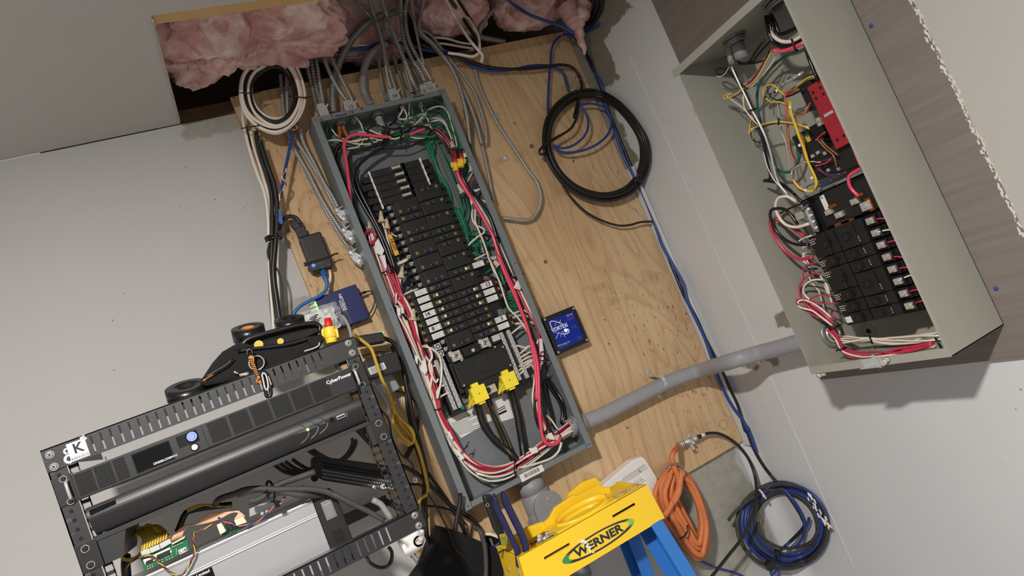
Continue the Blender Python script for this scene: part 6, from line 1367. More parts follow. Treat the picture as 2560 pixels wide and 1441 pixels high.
# spare straps and a bolt on the plywood
for (k, x, y), lab_ in ((('A2',1352,1160),'small zinc strap screwed to the plywood under the sweeping cable'),(('A5',1382,120),'tiny zinc strap on the plywood right of the upper connectors')):
    p = KY(k, x, y, 1.612); s_ = 0.010 if k == 'A2' else 0.0075
    tag(MB().ball(p, s_, 12, (1.1,0.6,0.7)).box(p.x-s_*1.2, p.x+s_*0.9, p.y-0.002, p.y, p.z-s_*1.3, p.z-s_*0.3).cyl(p+Vector((s_*.3,0,-s_)), p+Vector((s_*.3,-s_*.6,-s_)), s_*0.35, n=10).build('cable_strap', 'zinc', None, 0.0005), lab_, 'strap')
p = KY('A2',1545,1235,1.612); tag(MB().cyl(p, p+Vector((0,-0.003,0)), 0.004, 0.002, 10).build('screw', 'brass'), 'small brass screw in the plywood right of the sweeping cable', 'screw')

# ---- big coil of white and black cable at the top left, and its run down the wall
ring = [(985,930),(1000,800),(1060,700),(1160,620),(1280,560),(1400,590),(1500,700),(1560,850),(1580,1000),(1540,1140),(1450,1260),(1320,1310),(1180,1270),(1070,1180),(1010,1070)]
cc = KY('A1', 1290, 930, 1.54)
coil = thing('cable_coil', 'hanging coil of white and black cables tied beside the pink insulation', 'cable coil', cc)
rnd = random.Random(12)
for j in range(15):
    mt = 'cable_white' if j in (1,4,5,8,10,12,14) else 'cable_black'; sx = 0.74 + 0.024*j; dy = 0.004*((j*3) % 5) - 0.010; ox, oy = rnd.uniform(-22, 22), rnd.uniform(-30, 34)
    pts = [KY('A1', 1290+(x-1290)*sx+ox, 930+(y-930)*sx*rnd.uniform(0.97,1.03)+oy, 1.545+dy) for x, y in ring]
    MB().tube(spline(pts, 0.008, True), pxr(pts[0], 8.5), 10, closed=True).build('coil_loop', mt, coil, recalc=False)
for x, y, ang, r in ((1035,930,0,20),(1535,970,5,21),(1065,1270,-10,22)):
    tie('A1', x, y, 1.540, ang, r, coil, lim=False, wide=5)
def run(label, m, wpx, pts, Y, group=None): return smooth('wall_cable', label, 'cable', m, wpx, Yp('A3', pts, Y), 10, group=group)
GR = 'cables running down the wall from the coil'
run('outermost white cable running down from the coil left of the plywood', 'cable_white', 8, [(112,300),(115,430),(140,560),(190,730),(240,860),(262,980),(268,1120),(272,1280),(280,1441),(300,1700)], 1.57, GR)
run('white cable second from the left running down from the coil', 'cable_white', 8, [(160,500),(180,600),(225,740),(262,880),(275,1000),(290,1150),(300,1320),(318,1460),(330,1700)], 1.575, GR)
run('black cable between two white ones running down from the coil', 'cable_black', 11, [(190,500),(215,640),(255,760),(285,880),(290,1000),(288,1150),(285,1300),(300,1480),(330,1700)], 1.566, GR)
run('thick black cable on the right of the bundle running down the wall', 'cable_black', 12, [(215,560),(255,690),(300,820),(318,940),(318,1080),(306,1200),(296,1350),(314,1500),(345,1700)], 1.56, GR)
run('white cable on the right of the bundle running down the wall', 'cable_white', 8, [(180,480),(210,590),(248,700),(268,830),(300,950),(318,1050),(322,1180),(318,1300),(325,1441),(340,1700)], 1.568, GR)
run('thin black cable weaving over the bundle below its tie', 'cable_black', 5, [(272,1170),(262,1230),(275,1280),(320,1330),(345,1420),(352,1560),(370,1700)], 1.56, GR)
run('black cable along the left edge of the bundle above its tie', 'cable_black', 8, [(128,470),(150,560),(200,650),(250,760),(290,880),(300,1000),(305,1100),(275,1250),(280,1500),(300,1700)], 1.592, GR)
for k, x, y, ang, r, lab_ in (('A3',300,1140,2,32,'upper black cable tie holding the cable bundle beside the plywood'),):
    c = KY(k, x, y, 1.572); mb = MB()
    for dz in (0.0035, -0.0035): mb.tube([c+X1*(0.019*math.cos(t))+Y1*(0.016*math.sin(t))+Z1*dz for t in [i*math.pi/8 for i in range(16)]], 0.0030, 6, closed=True)
    mb.box(c.x+0.010, c.x+0.020, c.y-0.020, c.y-0.010, c.z-0.006, c.z+0.006); tag(mb.build('cable_tie', 'tape_black'), lab_, 'cable tie')
# blue network cable with stripped ends and blue clip
o = smooth('network_cable', 'blue network cable end with twisted stripped wires hanging below the coil', 'cable', 'cable_blue', 8, Yp('A3', [(440,430),(415,500),(395,600),(370,720),(350,830),(338,900)], 1.56))
pk_ = thing('stripped_pairs', 'twisted orange and blue wire pairs fraying from the blue cable end', 'wire', KY('A3', 350, 820, 1.555))
twisted(['wire_orange','cable_blue','cable_white'], 3, 'A3', [(375,725,1.552),(350,780),(370,820),(340,870),(330,920)], 1.552, 'wire_pair', parent=pk_)
twisted(['wire_orange','copper'], 2.5, 'A3', [(420,450,1.55),(440,480),(415,495),(425,470),(405,440)], 1.55, 'wire_pair', parent=pk_)
p = KY('A3', 335, 1020, 1.555); tag(MB().prism([p+Vector(v) for v in ((-0.005,0,-0.014),(0.003,0,-0.015),(0.006,0,0.000),(0.009,0,0.020),(0.004,0,0.022),(-0.001,0,0.004),(-0.006,0,0.002))], (0,0.008,0)).build('cable_clip', 'patch_blue', None, 0.001), 'bright blue plastic plug end clipped to the cable bundle', 'connector')

# ---- power injector zip-tied to the plywood
inj = thing('power_injector', 'small black power injector with a blue light, tied to the plywood', 'network device', (0.251, 1.61, 0.333))
MB().box(0.2245, 0.2785, 1.577, 1.610, 0.3335, 0.4255).build('case', 'black_plastic', inj, 0.004)
for zz in (0.392, 0.352): pass
MB().box(0.2235, 0.2795, 1.574, 1.578, 0.3555, 0.3600).box(0.214, 0.2235, 1.574, 1.583, 0.353, 0.362).tube([(0.2785,1.576,0.358),(0.292,1.574,0.360),(0.297,1.572,0.358)], 0.0022, 6).build('zip_tie', 'tape_black', inj)
p = KY('C3', 495, 657, 1.5765); MB().cyl(p, p-Vector((0,0.0006,0)), 0.0042, n=14).build('power_light', 'led_blue', inj)
for s_, x, y, sz in (('POWER',548,643,.0048),('LAN',592,675,.0044),('POE',648,655,.0044)): text('lettering', s_, KY('C3',x,y,1.5768), X1, Z1, sz, 'print_grey', inj, 0.0004)
p = KY('C3', 400, 275, 1.59); q = KY('C3', 330, 210, 1.59)
MB().obox((0.237,1.592,0.438), (0.0115,0,0), (0,0.011,0), (0,0,0.013)).obox((0.231,1.592,0.459), (0.009,0,0.002), (0,0.009,0), (-0.003,0,0.010)).build('inlet_plug', 'black_plastic', inj, 0.002)
smooth('cord', 'black power cord arching from the cable bundle to the power injector plug', 'cable', 'cable_black', 10, Yp('C3', [(150,300),(165,240),(215,180),(270,165),(320,180),(350,215),(365,245)], 1.585))
smooth('patch_cable', 'blue patch cable curving from the power injector to behind the tool pouch', 'cable', 'patch_blue', 9, Yp('C3', [(590,700,1.59),(605,770),(628,830),(620,900),(560,960),(460,1010),(370,1060),(310,1120),(280,1190),(255,1260)], 1.575))
p, q = KY('C3',588,705,1.588), KY('C3',610,790,1.585); tag(MB().cyl(p, q, 0.0075, 0.0058, 10).build('cable_boot', 'patch_blue'), 'blue strain relief boot under the power injector', 'connector')
smooth('network_cable', 'short white network cable plugged into the power injector beside the blue one', 'cable', 'cable_white', 7, Yp('C3', [(655,700,1.59),(665,770),(650,840),(625,900)], 1.592))
# ---- navy switch
sw = thing('network_switch', 'navy blue metal network switch with white lettering on the plywood', 'network device', (0.262, 1.61, 0.183))
tl, tr, br_, bl = KY('C3',505,985,1.583), KY('C3',918,842,1.583), KY('C3',1058,1178,1.583), KY('C3',868,1268,1.583)
bl2 = tl + (br_-tr)
case = MB().prism([tl, tr, br_, bl2], (0,0.026,0)).build('case', 'navy', sw, 0.0015)
u_ = (tr-tl).normalized(); d_ = (br_-tr).normalized()
o_ = MB().obox(tl+u_*0.027+d_*0.045-Y1*0.0002, u_*0.0004, Y1*0.0004, d_*0.044).build('case_seam', 'ink', sw)
text('lettering', 'NETGEAR', KY('C3',787,1025,1.5825), d_, u_, 0.0098, 'print_white', sw, 0.0006, bold=0.02)
text('lettering', 'ProSAFE', KY('C3',775,1063,1.5825), d_, u_, 0.0076, 'print_white', sw, 0.0006, bold=0.01)
text('lettering', '| Gigabit Switch', KY('C3',845,1155,1.5825), d_, u_, 0.0068, 'print_grey', sw, 0.0006)
text('lettering', 'GS105', KY('C3',812,1155,1.5825), d_, u_, 0.0062, 'print_grey', sw, 0.0006)
for i in range(6):
    p = tl + d_*(0.010+0.0072*i) - u_*0.0010 + Y1*0.004; MB().obox(p, u_*0.0012, Y1*0.0022, d_*0.0020).build('link_light', 'led_green', sw)
for i in range(4):
    p = tl + d_*(0.014+0.011*i) - u_*0.009 + Y1*0.012; MB().obox(p, u_*0.009, Y1*0.006, d_*0.0045).build('network_plug', 'connector_clear', sw)
smooth('cord', 'thin black power lead looping from the right side of the navy switch', 'cable', 'cable_black', 3.5, Yp('C3', [(960,945,1.59),(1010,925),(1070,915),(1105,970),(1105,1030),(1080,1100),(1030,1170),(960,1220),(880,1250),(850,1290)], 1.594))
p = KY('C3',985,930,1.59); tag(MB().cyl(KY('C3',955,945,1.59), KY('C3',1020,922,1.59), 0.0045, 0.003, 10).build('barrel_plug', 'black_plastic'), 'black barrel plug in the right side of the navy switch', 'connector')
# ---- crumpled clear bag with a label
def crumple(c, rx, rz, seed, m, n=26, Y=0.018):
    mb = MB(); vs = []
    for i in range(n):
        for j in range(n):
            u = (i/(n-1)-.5)*2; v = (j/(n-1)-.5)*2; rr = 1+0.18*mn.noise(Vector((u*2+seed, v*2, 1)))
            vs.append(c + X1*(u*rx*rr) + Z1*(v*rz*rr) + Y1*(Y*0.55*mn.fractal(Vector((u*1.6+seed, v*1.6, 0)), 1.0, 2.0, 3) + Y*0.8*(u*u+v*v)))
    mb.add(vs, [(i*n+j, (i+1)*n+j, (i+1)*n+j+1, i*n+j+1) for i in range(n-1) for j in range(n-1)]); return mb
bag = thing('plastic_bag', 'crumpled clear plastic bag with a printed white label behind the tool pouch', 'bag', KY('C3', 560, 1240, 1.54))
crumple(KY('C3', 560, 1190, 1.52), 0.052, 0.030, 2, 'clear_film').build('film', 'clear_film', bag, recalc=False)
crumple(KY('C3', 590, 1200, 1.505), 0.034, 0.026, 5, 'x').build('white_label', 'white_label', bag, recalc=False)
pm = MB()
for i in range(7): a_, b_ = KY('C3',435+i*8,1200+i*9,1.485), KY('C3',560-i*8,1130+i*14,1.485); pm.obox((a_+b_)/2, (b_-a_)/2*(0.9 if i%2 else 0.6), (0,0.0002,0), (0,0,0.0009))
pm.build('fine_print', 'ink', bag)['kind'] = 'stuff'
smooth('network_cable', 'white cable bending down behind the rack top beside the plastic bag', 'cable', 'cable_grey', 8, Yp('C3', [(735,1150,1.47),(790,1170),(830,1230),(855,1290),(875,1370),(880,1420)], 1.44))
# ---- power strip with a green light, adapters
ps = thing('power_strip', 'black power strip with a glowing green end behind the rack', 'power strip', KY('C3', 1060, 1400, 1.55))
a_, b_ = KY('C3',880,1390,1.53), KY('C3',1175,1340,1.53); u_ = (b_-a_)/2
MB().obox((a_+b_)/2-Z1*0.010, u_, (0,0.020,0), (0,0,0.012)).build('case', 'black_plastic', ps, 0.003)
a_, b_ = KY('C3',1035,1357,1.515), KY('C3',1195,1328,1.515); MB().tube([a_, b_], 0.0026, 8).build('power_light', 'led_green2', ps)
ad = thing('power_adapter', 'black power adapter with a white rating label behind the right post', 'power adapter', KY('C2', 1960, 660, 1.55))
c0 = KY('C2', 1965, 645, 1.545); u_ = (KY('C2',2090,620,1.545)-KY('C2',1850,690,1.545)).normalized(); v_ = u_.cross(Y1).normalized()
MB().obox(c0+u_*0.01, u_*0.040, (0,0.020,0), v_*0.024).build('case', 'black_plastic', ad, 0.004)
q = [KY('C2',x,y,1.5235) for x, y in ((1870,655),(2015,600),(2040,655),(1900,715))]
lb_ = MB().prism(q, (0,-0.0006,0)).build('rating_label', 'white_label', ad)
fp = MB()
for i in range(5): a_, b_ = q[0].lerp(q[3], (i+1)/6)-Y1*0.001, q[1].lerp(q[2], (i+1)/6)-Y1*0.001; fp.obox(a_.lerp(b_, .5), (b_-a_)*0.42, (0,0.0002,0), (0,0,0.0006))
fp.build('fine_print', 'print_grey', lb_)['kind'] = 'stuff'
gad = thing('power_adapter', 'grey plug-in adapter body behind the black labelled one', 'power adapter', KY('C2', 2040, 800, 1.58))
MB().obox(KY('C2',1990,780,1.585), (0.030,0,0.006), (0,0.018,0), (-0.006,0,0.036)).cyl(KY('C2',1945,590,1.58), KY('C2',2005,570,1.58), 0.014, n=16).cyl(KY('C2',2060,560,1.58), KY('C2',2090,560,1.58), 0.015, n=18).build('case', 'pvc_grey', gad, 0.004)
sk = MB()
for i in range(3): sk.cyl(KY('C2',2035+i*16,575-i*6,1.575), KY('C2',2047+i*16,570-i*6,1.575), 0.014+0.002*(i%2), n=18)
tag(sk.build('threaded_collar', 'galv_dark'), 'ribbed grey collar and chrome ring right of the labelled adapter', 'fitting')
# clutter of cords behind the right post
for lab_, m1, w_, k, pts, Y in (
 ('glossy black cord arching from the power strip down beside the panel', 'cable_black', 11, 'C6', [(170,55),(230,80),(270,130),(295,220),(315,330),(340,440),(365,560),(395,680),(425,800),(435,900),(425,1000),(430,1150),(445,1300),(465,1460)], 1.56),
 ('black cord running straight down just left of the arching one', 'cable_black', 9, 'C6', [(230,110),(280,200),(310,330),(320,450),(340,560),(370,690),(405,800),(418,900),(410,1050),(415,1200),(440,1441)], 1.585),
 ('thin black cord looping in a wide arc behind the yellow cord', 'cable_black', 5, 'C6', [(160,380),(260,370),(340,400),(385,470),(375,540),(340,600)], 1.59),
 ('very thin black cord looping behind the labelled adapter', 'cable_black', 2.5, 'C6', [(60,165),(150,140),(230,150),(290,190)], 1.59),
 ('black cord crossing from the rack towards the bottom of the panel', 'cable_black', 10, 'C6', [(290,800),(380,850),(470,930),(560,1020),(640,1075),(710,1120),(743,1180),(765,1260)], 1.57),
 ('black cord rising from the floor clutter, upper of the crossing pair', 'cable_black', 8, 'C6', [(440,840),(510,940),(570,1030),(640,1160),(700,1290),(760,1441)], 1.575),
 ('thin black cord crossing under the pair towards the panel corner', 'cable_black', 5, 'C6', [(430,1035),(500,1040),(580,1065),(650,1130),(640,1240),(660,1441)], 1.585),
 ('thin black cord slanting to the lower right over the black box', 'cable_black', 4.5, 'C6', [(440,960),(500,1060),(560,1180),(600,1280),(660,1340),(720,1441)], 1.50),
 ('short thick black cord standing by the lower left corner of the panel', 'rubber_black', 11, 'C6', [(628,960),(625,1020),(610,1100),(600,1175)], 1.50),
 ('black cord with a tied bend behind the yellow coil', 'cable_black', 13, 'C6', [(380,530),(370,640),(340,700),(310,760)], 1.592),
 ('grey cable following the back of the right post', 'cable_grey', 9, 'C6', [(120,320),(160,370),(195,430),(215,500),(225,580),(250,680)], 1.45),
 ('thin black cord hanging along the outside of the right post', 'cable_black', 4, 'C6', [(165,470),(215,540),(235,640),(280,730),(350,790),(360,860)], 1.42),
 ('beige cable at the bottom beside the white charger, left of two', 'cable_grey', 6, 'D3', [(900,1070),(980,1150),(1040,1260),(1080,1441)], 1.58),
 ('beige cable at the bottom beside the white charger, right of two', 'cable_grey', 5, 'D3', [(960,1030),(1040,1130),(1140,1280),(1250,1441)], 1.585),
 ('black cord with a clear tag hanging right of the rack', 'cable_black', 7, 'C6', [(330,910),(400,915),(420,960),(410,1050),(440,1100)], 1.55),
 ('thick dusty cord leading to the ladder along the bottom', 'dusty_cable', 12, 'D1', [(-60,780,1.50),(0,820),(50,950),(75,1100),(85,1300),(80,1480)], 1.48),
 ):
    P = Yp(k, pts, Y); smooth('cord', lab_, 'cable', m1, w_, P, 10)
for x0, lab_ in ((590,'left'),(660,'second'),(730,'third'),(820,'fourth'),(980,'fifth'),(1100,'sixth')):
    i = (x0-590)/90
    P = Yp('C4', [(1180+i*22,20+i*10),(1170+i*26,120),(1100+i*26,240),(960+i*30,300),(800+i*20,300-i*18),(700+i*14,230-i*30)], 1.55) if x0 > 900 else Yp('C4', [(500+i*70,330-i*22),(600+i*70,400-i*22),(720+i*50,430-i*22),(860+i*20,420-i*20)], 1.50)
    smooth('cord', f'dusty curved cable behind the rack, {lab_} from the left of the fan of cables', 'cable', 'dusty_cable', 9, P, 10)
# yellow cord: run and bundled loops
yc = thing('extension_cord', 'yellow cord tied in loops and hanging behind the right post', 'cable', KY('C6', 300, 600, 1.50))
for j, pts in enumerate(([(10,40),(60,75),(110,120),(140,200),(170,290),(210,380),(235,450),(245,500)], [(240,470),(235,540),(265,600),(310,650),(350,670),(355,620),(320,570),(270,520),(240,470)], [(245,480),(270,540),(320,600),(350,650),(330,680),(280,630),(240,560),(240,490)],
   [(255,500),(300,550),(345,590),(360,640),(340,660),(300,600),(265,540)], [(235,500),(250,570),(290,630),(330,660),(350,640),(300,570),(250,510)], [(350,620),(380,690),(405,770),(425,850),(440,930),(432,970),(400,990),(388,1020)])):
    P = Yp('C6', pts, 1.50+0.006*j); MB().tube(spline(P, 0.006), pxr(P[0], 8.5 if j in (0,5) else 9), 10).build('cord_loop', 'cord_yellow', yc, recalc=False)
# tag on the clear-ended cord
q = [KY('C6',x,y,1.53) for x, y in ((355,872),(378,872),(380,900),(357,900))]
wt = thing('cable_tag', 'small white tag with a printed square on a cord right of the rack', 'tag', q[3]); MB().prism(q, (0,0.001,0)).build('tag_card', 'white_label', wt)
q = [KY('C6',x,y,1.529) for x, y in ((362,880),(371,880),(372,890),(363,890))]; MB().prism(q, (0,-0.0004,0)).build('printed_square', 'print_grey', wt)
# white charger below the rack corner
ch = thing('charger', 'white rounded charger with a lit bar below the rack corner', 'charger', KY('D3', 930, 1050, 1.40))
q = [KY('D3',x,y,1.38) for x, y in ((690,820),(820,740),(1060,600),(1120,600),(1165,820),(1150,920),(880,1075),(830,1075),(800,1040))]
MB().prism(q, (0,0.035,0)).build('case', 'white_plastic', ch, 0.005)
p = KY('D3', 790, 920, 1.3785); MB().obox(p, (0.0014,0,-0.0002), (0,0.0005,0), (0.0006,0,0.0050)).build('light_bar', 'led_white', ch)
for i in range(5): c = KY('D3', 1060-i*14, 800-i*2+i*10, 1.374); MB().ring(c, c+Vector((0,0.004,0)), 0.0125-0.0015*i if i < 4 else 0.005, 0.0085-0.001*i, 16).build('strain_relief', 'white_plastic', ch)
MB().tube(spline(Yp('D3', [(1060,800),(1085,760),(1095,690),(1098,600)], 1.368), 0.004), 0.0052, 10).build('cable_lead', 'white_plastic', ch)

# ---- black boxy thing at the bottom
tag(MB().prism([KY('D3',x,y,1.50) for x, y in ((1500,600),(1850,690),(2150,820),(2560,1000),(2560,1700),(900,1700),(1130,1380),(1290,1030))], (0,0.09,0)).build('fabric_case', 'velvet_black', None, 0.004), 'matte black fabric case behind the ladder end at the bottom', 'case')
tag(MB().prism([KY('D1',x,y,1.53) for x, y in ((60,870),(110,850),(270,900),(330,1060),(200,1060),(90,960))], (0,0.03,0)).build('cable_clump', 'tape_black', None, 0.002), 'dark clump of wiring behind the blue handled pliers', 'cable')
smooth('cord', 'white cable end arching over the dark clump left of the ladder tools', 'cable', 'cable_white', 8, Yp('D1', [(60,870),(110,862),(180,875),(260,910),(300,940)], 1.52))
smooth('cord', 'blue cable end under the white one left of the ladder tools', 'cable', 'cable_blue', 6, Yp('D1', [(190,1045),(240,1005),(285,965),(330,930)], 1.52))
for i in range(7): a_ = KY('D1', 130+i*8, 930+i*14, 1.518); 
pk2 = MB(); 
for i in range(8): a_ = KY('D1', 125+i*5, 925+i*13, 1.522); b_ = KY('D1', 165+i*5, 935+i*13, 1.522); pk2.tube([a_, b_], 0.0009, 5)
tag(pk2.build('ribbed_plug', 'print_grey'), 'ribbed grey connector in the dark clump left of the ladder tools', 'connector')

# ---- surge unit with the blue face
vx = thing('surge_protector', 'black square box with a bright blue face and a teal light, right of the panel', 'device', (0.793, 1.612, -0.081))
MB().box(0.7415, 0.8455, 1.578, 1.6125, -0.0805, 0.0265).build('case', 'black_plastic', vx, 0.002)
MB().box(0.7515, 0.8335, 1.5772, 1.5782, -0.0695, 0.0138).build('face_plate', 'blue_vortex', vx)
for x, z in ((0.7465,0.0205),(0.8395,0.0195),(0.8405,-0.0735),(0.7470,-0.0740)):
    screw_head('corner_screw', (x, 1.5782, z), (0,-1,0), 0.0034, 'steel', vx)
V = lambda x, y: KY('B7', x, y, 1.5768)
text('lettering', 'VORTEX', V(712,722), X1, Z1, 0.0142, 'print_white', vx, 0.0004, bold=0.035, xs=0.92)
p = V(818,680); 
def line(name, m, parent, pts, r, step=0.003): return MB().tube(spline(pts, step), r, 5).build(name, m, parent, recalc=False)
for pts, r in ((((845,650),(855,665),(835,712)),.0005),(((580,735),(545,660),(545,615),(600,600),(680,620),(760,650)),.0014),(((760,830),(830,832),(880,800),(875,750),(850,745)),.0014),(((600,790),(680,815),(760,830)),.0006),(((730,575),(722,610),(700,645)),.0007),(((615,630),(660,670)),.0006),(((612,685),(645,690)),.0005),(((705,795),(680,850),(648,918)),.0008),(((738,798),(740,845),(736,888)),.0006),(((755,775),(785,830),(812,885)),.0008)):
    line('emblem_stroke', 'print_white', vx, [V(x,y) for x, y in pts], r)
text('lettering', 'VR-120', V(890,490), X1, Z1, 0.0062, 'print_white', vx, 0.0004)
for i, s_ in enumerate(('Fast Response Unit','Surge Protective','Device Module')): text('lettering', s_, V(905+i*8,525+i*22), X1, Z1, 0.0032, 'print_grey', vx, 0.0004)
text('lettering', 'PSP Products, Inc.', V(788,1008), X1, Z1, 0.0056, 'print_white', vx, 0.0004); text('lettering', '1-800-648-6802', V(790,1040), X1, Z1, 0.0048, 'print_grey', vx, 0.0004)
p = V(825,768); MB().ball(p, 0.0046, 14, (1,0.5,1)).build('status_light', 'led_teal', vx)
for x, y, m1 in ((832,605,'patch_blue'),(942,705,'print_grey'),(990,688,'print_grey'),(955,735,'patch_blue')): p = V(x,y); MB().cyl(p, p-Vector((0,0.0004,0)), 0.0016, n=12).build('indicator', m1, vx)
text('lettering', 'Status', V(1010,715), X1, Z1, 0.0034, 'print_grey', vx, 0.0004)
a_ = V(1070,900); MB().ring(a_, a_-Vector((0,0.0004,0)), 0.0056, 0.0050, 20).box(a_.x-.003,a_.x+.003,a_.y-.0005,a_.y,a_.z-.0005,a_.z+.0005).box(a_.x-.0005,a_.x+.0005,a_.y-.0005,a_.y,a_.z-.003,a_.z+.003).build('round_emblem', 'print_grey', vx)

# ---- conduit from the panel to the beige one, strap, elbow
P = [Vector((PX1+0.012,1.577,-0.268))] + Yp('F3', [(-700,1290,1.576),(-504,1192,1.575),(-180,1030,1.573),(0,952,1.565),(200,885,1.535)], 1.57) + [KX('F3', 480, 800, 1.10), KX('F3', 700, 735, 1.150), KX('F3', 880, 690, 1.160), Vector((1.160, BY1+0.012, -0.2545))]
Cn = resample(spline(P, 0.004), 0.0028); r = 0.0205
o = MB().tube(Cn, r, 20, rfun=lambda i: r*(1.0 if i % 2 else 0.985)).build('grey_conduit', 'conduit_grey', recalc=False); tag(o, 'thick grey flexible conduit running from the grey panel to the beige panel', 'conduit')
c = Vector((PX1, 1.577, -0.268)); o = MB().cyl(c, c+X1*0.004, 0.022, 0.026, 24).cyl(c+X1*0.004, c+X1*0.024, 0.0275, 0.0285, 26).cyl(c+X1*0.024, c+X1*0.031, 0.0285, 0.0215, 26).build('conduit_fitting', 'pvc_grey'); tag(o, 'rounded grey fitting where the thick conduit leaves the grey panel', 'fitting')
c = Vector((1.160, BY1, -0.2545)); o = MB().cyl(c, c+Y1*0.010, 0.0225, n=24).ring(c+Y1*0.008, c+Y1*0.014, 0.0255, 0.019, 24).ring(c+Y1*0.018, c+Y1*0.022, 0.0255, 0.019, 24).build('conduit_fitting', 'zinc'); tag(o, 'ringed metal fitting where the thick conduit meets the beige panel', 'fitting')
st = KY('P', 1652, 957, 1.572)
cs = thing('conduit_strap', 'two-hole zinc strap clamping the thick grey conduit to the plywood', 'strap', (st.x, 1.612, st.z-0.04))
MB().tube([Vector((st.x+0.0, 1.572, st.z)) + Z1*(0.0225*math.cos(t)) - Y1*(0.0225*math.sin(t)) for t in [math.pi*i/14 for i in range(15)]], 0.0012, 4).box(st.x-0.0055, st.x+0.0055, 1.610, 1.6128, st.z+0.020, st.z+0.042).box(st.x-0.0055, st.x+0.0055, 1.610, 1.6128, st.z-0.044, st.z-0.020).build('strap_feet', 'zinc', cs)
sb_ = MB()
for i in range(14):
    t0, t1 = math.pi*i/14, math.pi*(i+1)/14
    f = lambda t_, rr: Vector((0, 1.572 - rr*math.sin(t_), st.z + rr*math.cos(t_)))
    sb_.prism([f(t0,.0212)+X1*(st.x-.0055), f(t1,.0212)+X1*(st.x-.0055), f(t1,.0228)+X1*(st.x-.0055), f(t0,.0228)+X1*(st.x-.0055)], (0.011,0,0))
for s_ in (1,-1): sb_.box(st.x-0.0055, st.x+0.0055, 1.571, 1.612, st.z+s_*0.0220-0.0008, st.z+s_*0.0220+0.0008)
sb_.build('strap_band', 'zinc', cs)
for s_ in (1,-1): screw_head('strap_screw', (st.x, 1.610, st.z+s_*0.034), (0,-1,0), 0.0055, 'steel', cs)
lb = thing('conduit_elbow', 'grey plastic conduit elbow body with a round screwed cover below the panel', 'conduit', (0.54, 1.58, -0.60))
MB().cyl((0.5335,1.573,PZ0),(0.5335,1.573,PZ0-0.012),0.036,n=8).cyl((0.5335,1.573,PZ0-0.010),(0.5340,1.573,-0.372),0.0335,n=32).build('pipe', 'pvc_grey', lb)
MB().cyl((0.5335,1.573,-0.366),(0.537,1.572,-0.420),0.0370,0.0395,32).ball((0.5375,1.571,-0.425),0.041,24,(1,1,1.05)).box(0.4985,0.579,1.545,1.610,-0.62,-0.43).build('elbow_body', 'pvc_grey', lb, 0.006)
cp = [(0.5430+0.0385*math.cos(a), 1.530, -0.408+0.0395*math.sin(a)) for a in [math.pi*i/14 for i in range(15)]]
cv = MB().prism([(0.5815,1.530,-0.60)] + cp + [(0.5045,1.530,-0.60)], (0,0.016,0)).build('cover', 'pvc_grey', lb, 0.002)
screw_head('cover_screw', (0.546, 1.5298, -0.3885), (0,-1,0), 0.0042, 'steel', cv)

# ---- black cable coil on the plywood, with blue loops
rg2 = [(395,225),(560,225),(700,300),(830,440),(920,600),(935,760),(895,900),(800,1010),(650,1065),(500,1050),(360,990),(240,880),(160,740),(135,600),(160,440),(250,310)]
bk = thing('cable_coil', 'big black cable coil hanging on the right side of the plywood', 'cable coil', KY('B4', 540, 1060, 1.58))
rnd = random.Random(31)
for j in range(11):
    sx = 0.90 + 0.012*j; ox, oy = rnd.uniform(-9,9), rnd.uniform(-9,9)
    pts = [unwall(KY('B4', 535+(x-535)*sx+ox, 645+(y-645)*sx+oy, 1.590-0.0035*(j % 6)), 0.008+0.0030*(j % 6)) for x, y in rg2]
    MB().tube(spline(pts, 0.010, True), pxr(pts[0], 8), 8, closed=True).build('coil_loop', 'cable_black', bk, recalc=False)
for pts in ([(400,290),(385,400),(340,500),(240,570),(130,640),(90,680),(100,710),(140,700)], [(110,650),(200,590),(250,560)]):
    P = Yp('B4', pts, 1.565); MB().tube(spline(P, 0.006), pxr(P[0], 6.5), 8).build('coil_lead', 'cable_black', bk, recalc=False)
P = Yp('B4', [(270,950),(340,1050),(440,1150),(560,1220),(700,1265),(800,1262),(880,1240),(975,1235)], 1.585); MB().tube(spline(P, 0.006), pxr(P[0], 6), 8).build('coil_tail', 'cable_black', bk, recalc=False)
c0 = KY('B4', 865, 905, 1.568); MB().obox(c0, (0.013,0,0.010), (0,0.010,0), (-0.003,0,0.005)).build('coil_tape', 'tape_black', bk, 0.001)
for x, y, w_, h_ in ((845,465,.004,.006),(862,495,.003,.003),(742,325,.0025,.002)): p = KY('B4',x,y,1.560); MB().ball(p, 0.004, 8, (w_/.004,0.3,h_/.004)).build('paint_spot', 'paint_splash', bk)
smooth('blue_cable', 'blue cable drawn in a wide loop inside the black coil', 'cable', 'cable_blue', 6, Yp('B4', [(390,330),(480,310),(580,335),(640,400),(655,470),(620,560),(540,630),(440,675),(330,695),(250,685),(195,640)], 1.575))
smooth('blue_cable', 'blue cable drawn in a smaller loop inside the black coil', 'cable', 'cable_blue', 6, Yp('B4', [(395,300),(440,360),(470,440),(465,520),(420,590),(340,645),(260,660),(200,635)], 1.570))
smooth('blue_cable', 'blue cable hanging straight down to the black coil from the plywood corner', 'cable', 'cable_blue', 6, A2([(2010,360),(1950,410),(1915,500),(1905,620),(1890,800),(1880,1000),(1878,1130)], 1.588))
smooth('blue_cable', 'blue cable draped across the plywood top and hooking down to the wire tie', 'cable', 'cable_blue', 7, A2([(850,500),(980,580),(1120,660),(1250,700),(1400,710),(1560,690),(1700,660),(1850,655),(1960,680),(2030,730),(2060,820),(2085,910)], 1.590))
